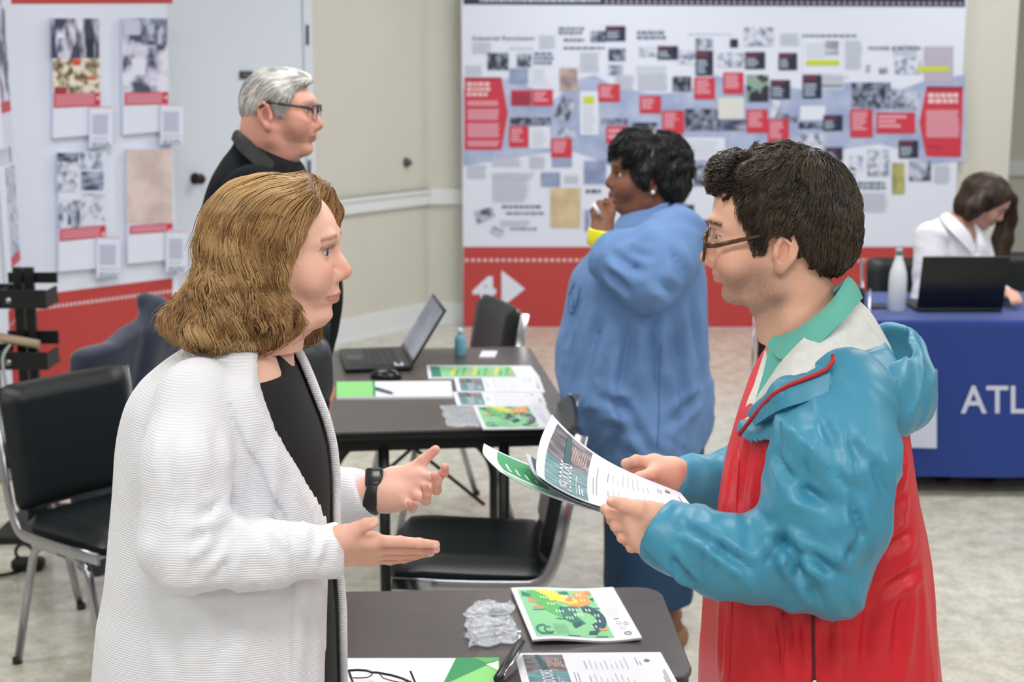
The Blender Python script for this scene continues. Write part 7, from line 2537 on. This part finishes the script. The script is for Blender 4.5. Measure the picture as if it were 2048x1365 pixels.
# ------------------------------------------------------------------ the woman in the denim shirt
def denim_woman():
    D = 4.50
    prof = [(.08, .078), (.06, .086), (.04, .090), (.024, .0925), (.012, .0905), (0, .0880), (-.014, .0885), (-.026, .0905), (-.036, .0945), (-.044, .0985), (-.052, .1005), (-.058, .0985), (-.063, .0965), (-.070, .0965), (-.078, .0910), (-.088, .0900), (-.097, .086), (-.106, .073), (-.116, .05), (-.124, .03)]
    q = dict(face=face_rows(prof, [(-.125, .035), (-.115, .048), (-.10, .056), (-.085, .062), (-.06, .067), (-.03, .070), (0, .070), (.03, .071), (.08, .066)]), nose_tip=(.1140, -.027), nasion=(.0945, .008), nose_w=1.2, lip_x=.1060, lip_z=-.062, chin=(.0875, -.092),
             jaw=1.15, jowl=1.3, skin='#7c5140', flush='#875443', flush_w=.3, lip='#7b4a45', lip_w=.8, brow_col='#1c1310', brow_w=.8, iris='#2a1c14', eye_open=.0056, lash=1, gaze=(0, 0),
             neck=[(-.012, 0, -.07), (-.028, 0, -.14), (-.04, 0, -.22)], neck_r=[.068, .075, .085], ear=(-.010, .074, -.016))
    S = 1.06
    H = Head(q, (0, 0, 0), 186, 3, 0, S)
    H.pos = W(1240, 350, D - .03) - H.R @ np.array([.080, .031, 0]) * S
    parts = [H.mesh(.0034, -.18)]
    rows = [(420, 1250, 1352, .07), (440, 1238, 1372, .11), (470, 1212, 1392, .17), (510, 1180, 1402, .22), (560, 1142, 1409, .24), (640, 1130, 1410, .25), (700, 1117, 1410, .25), (745, 1117, 1410, .25), (790, 1130, 1413, .255), (830, 1148, 1414, .26), (880, 1178, 1400, .25), (921, 1204, 1376, .24), (1000, 1215, 1380, .22)]
    tab = table([(W(1290, py, D)[2], W(f_, py, D)[0], W(b, py, D)[0], D - w, D + w) for py, f_, b, w in rows])
    tors = lambda P: section(P, tab, 2.4)
    sh, el, wr = W(1350, 480, D - .20), W(1295, 560, D - .31), W(1212, 506, D - .20)
    ua = W(1325, 525, D - .28)
    fs, fe, fw = W(1320, 490, D + .22), W(1240, 650, D + .28), W(1170, 690, D + .10)
    # raised hand at the chin
    hw = W(1203, 468, D - .19)
    J = [[(1216, 440, D - .18), (1224, 426, D - .17), (1226, 414, D - .165), (1222, 405, D - .16)],
         [(1216, 425, D - .16), (1217, 408, D - .15), (1225, 400, D - .14), (1232, 405, D - .13)],
         [(1205, 424, D - .17), (1202, 408, D - .155), (1212, 401, D - .145), (1221, 407, D - .14)],
         [(1196, 428, D - .17), (1190, 415, D - .16), (1198, 405, D - .15), (1208, 410, D - .145)],
         [(1190, 434, D - .165), (1184, 422, D - .155), (1190, 413, D - .15), (1198, 415, D - .145)]]
    J = [[W(*p) for p in c] for c in J]
    pw = [W(1213, 466, D - .19), W(1193, 464, D - .19)]
    hf = hand_field(J, pw, .92)
    parts.append(field_part(lambda P: smin(hf(P), chain(P, [el, wr, hw], [.055, .04, .030]), .02), *bounds([el, hw] + [p for c in J for p in c], .06), .0035, '#7c5140'))
    Jf, pwf = grey_man.hand(fw, fw - fe, (0, -.6, .8), (0, .8, .6), .95, .5)
    hf2 = hand_field(Jf, pwf, .95)
    parts.append(field_part(lambda P: smin(hf2(P), chain(P, [fe, fw], [.05, .03]), .02), *bounds([fe, fw] + [p for c in Jf for p in c], .06), .005, '#7c5140'))
    parts.append(field_part(lambda P: smax(tors(P) + .04, P[:, 2] - W(1290, 425, D)[2], .02), *bounds([W(1100, 415, D - .25), W(1420, 940, D + .25)], .03), .014, '#7c5140'))
    hx = W(1320, 1000, D)[0]
    legs = [[np.array([hx, D + s * .11, .75]), np.array([hx, D + s * .1, .42]), np.array([hx + .015, D + s * .09, .07])] for s in (-1, 1)]
    parts.append(field_part(lambda P: np.minimum(*[smin(chain(P, l, [.10, .062, .04], .03), rc(P, l[2] + np.array([.02, 0, -.02]), l[2] + np.array([-.16, 0, -.045]), .04, .025), .03) for l in legs]), *bounds([p for l in legs for p in l] + [legs[0][2] + np.array([-.2, 0, -.05])], .11), .010, '#7c5140'))
    me = person_mesh('person', parts, 'short-haired woman in a loose denim shirt, hand raised to her chin, by the timeline panel')
    for l in legs:
        f0 = l[2]
        sdf_obj('shoe', lambda P, f0=f0: smax(np.maximum(smin(rc(P, (f0[0] + .03, f0[1], .035), (f0[0] - .05, f0[1], .03), .045, .045), rc(P, (f0[0] - .05, f0[1], .03), (f0[0] - .17, f0[1], .025), .045, .034), .02), P[:, 2] - .07), .001 - P[:, 2], .003),
                (f0[0] - .24, f0[1] - .07, -.01), (f0[0] + .10, f0[1] + .07, .12), .009, [mat('tan_shoe', '#8a6a4a', .6)], me)
    M_DENIM = mat('light_denim', '#6587b8', .85, var=.12, vscale=7, bump=.0006, bscale=240, wrinkle=.016, wscale=3.4, stretch=(1.1, 1.1, .6))
    arm0 = lambda P: smin(chain(P, [sh, ua, el], [.092, .096, .084], .04), chain(P, [el, W(1240, 520, D - .26), wr], [.086, .066, .046], .03), .03)
    cr_a = creases(arm0, [(1222, 510, 1290, 548, .026, .012), (1215, 535, 1262, 585, .022, .012), (1250, 505, 1300, 520, .016, .010), (1345, 500, 1372, 560, .018, .012), (1310, 560, 1350, 590, .016, .012)], 3.9, 4.8)
    cr_d = creases(tors, [(1300, 640, 1306, 790, .020, .013), (1262, 640, 1240, 780, .020, .014), (1345, 640, 1362, 820, .022, .014), (1205, 630, 1170, 760, .022, .014), (1380, 600, 1396, 760, .018, .014), (1190, 785, 1262, 822, .010, .013), (1215, 856, 1290, 866, .010, .012), (1330, 850, 1390, 790, .018, .013),
                         (1240, 800, 1300, 900, .014, .012), (1160, 600, 1140, 690, .016, .013)], 3.9, 5.0)
    def shirt(P):
        d = tors(P) + cr_d(P)
        low = np.clip((W(1290, 560, D)[2] - P[:, 2]) / .3, .15, 1)
        d = d - (fold_noise(P, (.8, .6, -.15), 12, 2.2, 4) * .030 + fold_noise(P, (.3, .5, .8), 12, 5, 7) * .014) * low
        a1 = chain(P, [sh, ua, el], [.092, .096, .084], .04)
        a1 = smin(a1, chain(P, [el, W(1240, 520, D - .26), wr], [.086, .066, .046], .03), .03)
        a1 = a1 - fold_noise(P, wr - el, 16, 5, 1) * .028 * np.exp(-(np.linalg.norm(P - A3(W(1235, 530, D - .27)), axis=1) / .16) ** 2) - fold_noise(P, (.6, .2, .7), 12, 4, 5) * .014
        a1 = a1 + cr_a(P)
        ax = wr - el; ax /= np.linalg.norm(ax)
        a1 = cut_below(a1, P, wr + ax * .01, ax)
        a2 = chain(P, [fs, fe, fw], [.09, .075, .05], .03)
        a2 = cut_below(a2, P, fw - (fw - fe) * .15, fw - fe)
        d = smin(smin(d, a2, .03), a1, .012)
        nk = P[:, 2] - (W(1290, 412, D)[2] + (P[:, 0] - W(1290, 412, D)[0]) * .30)
        d = smax(d, nk, .01)
        hem = W(1290, 921, D)[2] + .03 * np.cos((P[:, 0] - W(1290, 900, D)[0]) * 9) - .03
        return smax(d, hem - P[:, 2], .006).astype(np.float32)
    lo, hi = bounds([W(1090, 400, D - .45), W(1440, 400, D + .36), W(1090, 960, D - .3), W(1440, 960, D + .4)], .03)
    stt = sdf_obj('denim_shirt', shirt, lo, hi, .0085, [M_DENIM], me); stt['label'] = 'light blue denim shirt'
    M_ST = mat('denim_stitch', '#4a6a98', .8)
    def stitch(pts, r, nm):
        out = []
        for i in range(len(pts) - 1):
            for k in range(8):
                t = k / 8
                out.append(on_surface(shirt, pts[i][0] * (1 - t) + pts[i + 1][0] * t, pts[i][1] * (1 - t) + pts[i + 1][1] * t, 3.8, 5.0, .0004))
        MB().tube(out, r, 6).build(nm, [M_ST], stt)
    stitch([(1322, 690), (1318, 760), (1318, 840), (1314, 900)], .0015, 'side_seam')
    stitch([(1150, 566), (1139, 590), (1138, 622), (1146, 628), (1156, 600), (1162, 570)], .0032, 'embroidery')
    stitch([(1144, 580), (1147, 605), (1143, 620)], .0030, 'embroidery')
    U = [(1246, 452, D - .08), (1275, 446, D - .14), (1310, 432, D - .16), (1340, 416, D - .12), (1352, 408, D - .04), (1352, 408, D + .05), (1335, 416, D + .13), (1290, 440, D + .15), (1246, 450, D + .06)]
    Lw = [(1232, 474, D - .11), (1268, 470, D - .19), (1316, 456, D - .21), (1358, 438, D - .16), (1376, 426, D - .06), (1376, 426, D + .06), (1352, 436, D + .16), (1290, 465, D + .19), (1232, 472, D + .08)]
    loft('collar', [[W(*p) for p in U], [W(*p) for p in Lw]], [M_DENIM], stt, 60, 6, .008, -.008)
    sk = table([(z, cx - a, cx + a, D - b, D + b) for z, cx, a, b in ((.95, hx - .03, .14, .21), (.75, hx - .03, .165, .22), (.5, hx - .03, .150, .21), (.30, hx - .03, .140, .2), (.12, hx - .03, .135, .2))])
    def skirt(P):
        t = section(P, sk, 2.2) - fold_noise(P, (.7, .7, 0), 8, 1.2, 2) * .012
        d = smax(smax(t, -(t + .02), .002), 0.15 - P[:, 2] + (noise3((P * 90).astype(np.float32)) - .5) * .012, .003)
        return smax(d, P[:, 2] - .94, .003).astype(np.float32)
    skt = sdf_obj('denim_skirt', skirt, (hx - .26, D - .28, .10), (hx + .22, D + .28, .97), .009, [mat('dark_denim', '#22405f', .85, var=.12, vscale=8, bump=.0006, bscale=220)], me)
    skt['label'] = 'dark denim skirt with frayed hem'
    # yellow bangle
    ax = hw - wr; ax = W(1206, 460, D - .19) - W(1203, 492, D - .2); ax /= np.linalg.norm(ax)
    Mb = Matrix.Translation(Vector(W(1204, 474, D - .195))) @ Vector((0, 0, 1)).rotation_difference(Vector(ax + np.array([0, -.28, 0]))).to_matrix().to_4x4()
    bl = MB().lathe([(.034, -.024), (.041, -.024), (.043, -.02), (.043, .02), (.041, .024), (.034, .024), (.034, -.024)], 40, 0, Mb).build('bangle', [mat('yellow_plastic', '#e4df2b', .25, coat=.5)], me)
    bl['label'] = 'wide yellow bangle'
    e = H.to_room(np.array([[-.006, .086, -.040]]))[0]
    MB().lathe([(0, -.007), (.005, -.005), (.007, 0), (.005, .005), (0, .007)], 16, 0, Matrix.Translation(Vector(e))).build('earring', [mat('pearl', '#f0eeea', .15)], me)
    pa, pb = W(1186, 407, D - .205), W(1199, 428, D - .205)
    mk = MB().tube([pa, pb], .006, 12).build('marker_pen', [mat('white_marker', '#e4e6ea', .35)])
    tag(mk, 'slim white marker held in the denim-shirted woman\'s raised hand', 'pen')
    # short black layered hair
    bx = np.array([-.15, -.10, -.07, -.05, -.035, -.015, .0, .008, .014, .022, .030, .045, .06, .085, .12])
    bz = np.array([-.088, -.092, -.088, -.05, -.035, -.015, .0, -.02, -.052, -.058, -.03, .0, .02, .038, .045])
    def hair(P):
        d = ell(P, (-.018, 0, .026), (.112, .094, .098))
        d = smin(d, ell(P, (-.055, 0, -.035), (.058, .080, .06)), .03)
        d = smin(d, ell(P, (.045, .0, .075), (.058, .066, .040)), .03)
        d = smin(d, ell(P, (.012, 0, -.012), (.022, .086, .040)), .02)
        n = ridged(np.stack([P[:, 0] * 28 + P[:, 2] * 12, P[:, 1] * 26, P[:, 2] * 22], -1).astype(np.float32)) - .5
        d = d - n * .016
        lim = np.interp(P[:, 0], bx, bz) - P[:, 2] + (noise3((P * 70).astype(np.float32)) - .5) * .02
        ear = ell(P, (-.004, .09, -.026), (.018, .03, .026))
        return smax(smax(d, lim * .7, .006), -ear, .006).astype(np.float32)
    v, F = surface(hair, (-.15, -.13, -.12), (.14, .13, .15), .004)
    hm = mat_attr('hair_black', .4, spec=.5)
    ho = mesh_obj('hair', H.to_room(v), F, [hm], me, True, None, np.array(lin('#0d0d10'))[None].repeat(len(v), 0))
    def flow(p, t):
        d = p - np.array([-.02, 0, .10]); d /= np.linalg.norm(d, axis=1, keepdims=True) + 1e-9
        d[:, 2] -= .5
        return d
    strands_on(H, hair, (-.14, -.12, -.09), (.13, .12, .14), 2600, None, flow, 9, .0055, hm, ho, ['#08080a', '#121216', '#1d1d22'], .010, .004, .0011)
denim_woman()

# ------------------------------------------------------------------ the woman at the laptop behind the blue table
def desk_woman():
    D = 6.72
    prof = [(.080, .068), (.067, .077), (.046, .0865), (.028, .0915), (.020, .0925), (.010, .0885), (0, .0855), (-.014, .0865), (-.026, .0885), (-.036, .0925), (-.041, .0955), (-.049, .0985), (-.058, .0985),
            (-.063, .0960), (-.070, .0950), (-.079, .0895), (-.086, .0885), (-.093, .0890), (-.100, .085), (-.106, .077), (-.112, .060), (-.118, .035)]
    q = dict(face=face_rows(prof), nose_tip=(.1165, -.0255), nasion=(.0955, .010), lip_x=.1015, lip_z=-.0635, chin=(.0895, -.092), skin='#c99a86', flush='#c58070', lip='#a8605c', brow_col='#3a281e', brow_w=.9, iris='#3a2c22', eye_open=.003, lash=1,
             neck=[(-.012, 0, -.06), (-.016, 0, -.11), (-.014, 0, -.15)], neck_r=[.050, .050, .05])
    H = Head(q, (0, 0, 0), -18, -36, 0)
    H.pos = W(1999, 424, D - .05) - H.R @ np.array([.080, -.031, 0])
    parts = [H.mesh(.0045, -.16)]
    nb = H.to_room(np.array([[-.012, 0, -.06], [-.016, 0, -.11], [-.014, 0, -.15]]))
    cx = W(1890, 500, D)[0]
    rows = [(432, 1885, 1938, .07), (445, 1868, 1952, .12), (465, 1850, 1965, .18), (500, 1842, 1972, .2), (560, 1838, 1972, .2), (640, 1840, 1968, .2), (700, 1840, 1968, .2)]
    tab = table([(W(1890, py, D)[2], W(b, py, D)[0], W(f_, py, D)[0], D - w * .62, D + w * .62) for py, b, f_, w in rows])
    tors = lambda P: section(P, tab, 2.3)
    sh, el, wr = W(1862, 475, D - .10), W(1850, 610, D - .16), W(1930, 606, D - .34)
    fs, fe, fw = W(1950, 480, D + .06), W(1985, 590, D - .05), W(2012, 590, D - .34)
    parts.append(field_part(lambda P: smax(smin(chain(P, nb, [.050, .050, .05]), tors(P) + .03, .02), smax(P[:, 2] - nb[0][2], W(1890, 560, D)[2] - P[:, 2], .005), .005), *bounds([W(1820, 570, D - .2), W(2010, 410, D + .2)], .03), .009, '#c99a86'))
    for e_, w_, sgn in ((el, wr, 1), (fe, fw, -1)):
        Jh, pw = grey_man.hand(w_, w_ - e_ + np.array([.03, 0, 0]), (.1, 0, -1), (sgn * -.7, .5, 0), .92, .28)
        hf = hand_field(Jh, pw, .92)
        parts.append(field_part(lambda P: smin(hf(P), chain(P, [e_, w_], [.04, .027]), .02), *bounds([e_, w_] + [p for c in Jh for p in c], .06), .005, '#cfa28e'))
    legs = [[np.array([cx + s * .09, D + .02, .50]), np.array([cx + s * .10, D - .40, .50]), np.array([cx + s * .10, D - .36, .07])] for s in (-1, 1)]
    fl = lambda P: np.minimum(*[chain(P, l, [.085, .06, .045], .02) for l in legs])
    parts.append(field_part(fl, *bounds([p for l in legs for p in l], .1), .014, '#c99a86'))
    me = person_mesh('person', parts, 'brown-haired woman in a white shirt, looking down behind the laptop on the blue cloth')
    sdf_obj('trousers', lambda P: smin(np.minimum(*[chain(P, l, [.105, .08, .06], .02) for l in legs]), ell(P, (cx, D + .04, .56), (.18, .14, .10)), .05), *bounds([p for l in legs for p in l], .2), .014, [mat('black_trousers', '#17181b', .8)], me)
    for l in legs:
        f0 = l[2]
        sdf_obj('shoe', lambda P, f0=f0: smax(rc(P, (f0[0], f0[1] + .03, .04), (f0[0], f0[1] - .14, .03), .042, .034), .001 - P[:, 2], .003), (f0[0] - .07, f0[1] - .22, -.01), (f0[0] + .07, f0[1] + .1, .12), .010, [mat('black_shoe', '#121212', .5)], me)
    M_WS = mat('white_shirt_cloth', '#e3e3ec', .8)
    def shirt(P):
        d = tors(P) - fold_noise(P, (.8, .5, .3), 11, 4, 3) * .02
        a1 = chain(P, [sh, el, wr], [.072, .056, .036], .03) - fold_noise(P, (.2, .4, 1), 14, 5, 3) * .010
        a1 = cut_below(a1, P, wr - (wr - el) * .05, wr - el)
        a2 = chain(P, [fs, fe, fw], [.066, .054, .036], .03) - fold_noise(P, (.2, .4, 1), 14, 5, 3) * .008
        a2 = cut_below(a2, P, fw - (fw - fe) * .10, fw - fe)
        d = smin(smin(d, a1, .02), a2, .02)
        n0 = W(1935, 432, D - .1); n1 = W(1950, 512, D - .1)
        vee = np.abs(P[:, 0] - (n1[0] + (n0[0] - n1[0]) * np.clip((P[:, 2] - n1[2]) / (n0[2] - n1[2]), 0, 1.4))) - .055 * np.clip((P[:, 2] - n1[2]) / (n0[2] - n1[2]), 0, 1.3)
        d = smax(d, -smax(smax(vee, P[:, 1] - D, .01), n1[2] - P[:, 2], .01), .006)
        d = smax(d, P[:, 2] - W(1890, 434, D)[2], .01)
        return smax(d, .50 - P[:, 2], .01).astype(np.float32)
    lo, hi = bounds([W(1800, 420, D - .42), W(2060, 420, D + .2), W(1800, 640, D - .42)], .05); lo[2] = .5
    st = sdf_obj('white_shirt', shirt, lo, hi, .009, [M_WS], me)
    U = [(1952, 500, D - .125), (1940, 470, D - .13), (1922, 448, D - .115), (1902, 430, D - .06), (1896, 426, D + .02), (1910, 428, D + .08)]
    Lw = [(1944, 508, D - .135), (1922, 484, D - .145), (1900, 462, D - .135), (1884, 440, D - .07), (1880, 434, D + .02), (1896, 436, D + .10)]
    loft('collar', [[W(*p) for p in U], [W(*p) for p in Lw]], [M_WS], st, 40, 5, .006, -.004)
    # long straight brown hair: crown, then a fall on each side
    G_ = lambda px, py, d: H.to_head(W(px, py, d)[None])[0]
    def hair(P):
        d = ell(P, (-.006, 0, .026), (.110, .094, .097))
        e = np.interp(P[:, 2], [-.12, -.04, .01, .045, .06], [.030, .034, .050, .068, .082])
        d = smax(d, -smax(e - P[:, 0], P[:, 2] - .066, .012), .010)
        return d
    far = [W(2018, 400, D + .02), W(2014, 440, D + .05), W(2004, 480, D + .03), W(1996, 530, D + .0), W(1994, 570, D - .02)]
    nearp = [W(1968, 395, D - .085), W(1950, 415, D - .09), W(1936, 432, D - .085)]
    back = [W(1950, 380, D), W(1928, 412, D), W(1918, 425, D)]
    def hair_room(P):
        d = hair((P - A3(H.pos)) @ A3(H.R))
        d = smin(d, chain(P, far, [.034, .038, .042, .038, .03], .02), .03)
        d = smin(d, chain(P, nearp, [.034, .036, .024], .02), .03)
        d = smin(d, chain(P, back, [.06, .045, .018], .02), .03)
        n = ridged(np.stack([P[:, 0] * 30 + P[:, 2] * 8, P[:, 1] * 20, P[:, 2] * 10], -1).astype(np.float32)) - .5
        return (d - n * .006).astype(np.float32)
    hm = mat_attr('hair_brown', .45, spec=.45)
    loh, hih = bounds([H.pos] + far + nearp, .14)
    v, F = surface(hair_room, loh, hih, .006)
    ho = mesh_obj('hair', v, F, [hm], me, True, None, np.array(lin('#33251c'))[None].repeat(len(v), 0))
    class RoomH:
        def to_room(self, a): return a
    def flow(p, t):
        d = np.zeros_like(p); d[:, 2] = -1; d[:, 0] = -.6 * np.clip((p[:, 2] - W(1980, 400, D)[2]) / .08, 0, 1)
        return d
    strands_on(RoomH(), hair_room, loh, hih, 1500, None, flow, 12, .012, hm, ho, ['#241a13', '#3d2c20', '#55402f'], .003, .002, .0012)
    # earring side: bracelet cuff
desk_woman()

# steel bottle and phone on the blue cloth
bo = W(1793, 618, BY0 + .22); bo[2] = TZ + .004
wb = thing('water_bottle', 'white metal water bottle on the blue cloth, left of the laptop', 'bottle', bo)
MB().lathe([(0, 0), (.034, 0), (.037, .004), (.037, .13), (.034, .165), (.024, .20), (.0155, .225), (.0150, .238), (0, .238)], 32).build('bottle', [mat('bottle_white', '#d5dbe3', .3)], wb)
MB().lathe([(.0, .2381), (.0165, .2381), (.0165, .262), (.014, .266), (0, .266)], 24).build('cap', [mat('bottle_steel', '#a9aeb2', .25, metal=.8)], wb)
po_ = W(1742, 603, BY0 + .30); po_[2] = TZ + .004
ph_ = MB().box((-.075, -.038, 0), (.075, .038, .010), 0, Matrix.Rotation(.15, 4, 'Z'), bev=.004).build('phone', [mat('phone_black', '#1d2027', .15)])
ph_.location = po_; tag(ph_, 'black mobile phone lying on the blue cloth by the white bottle', 'phone')
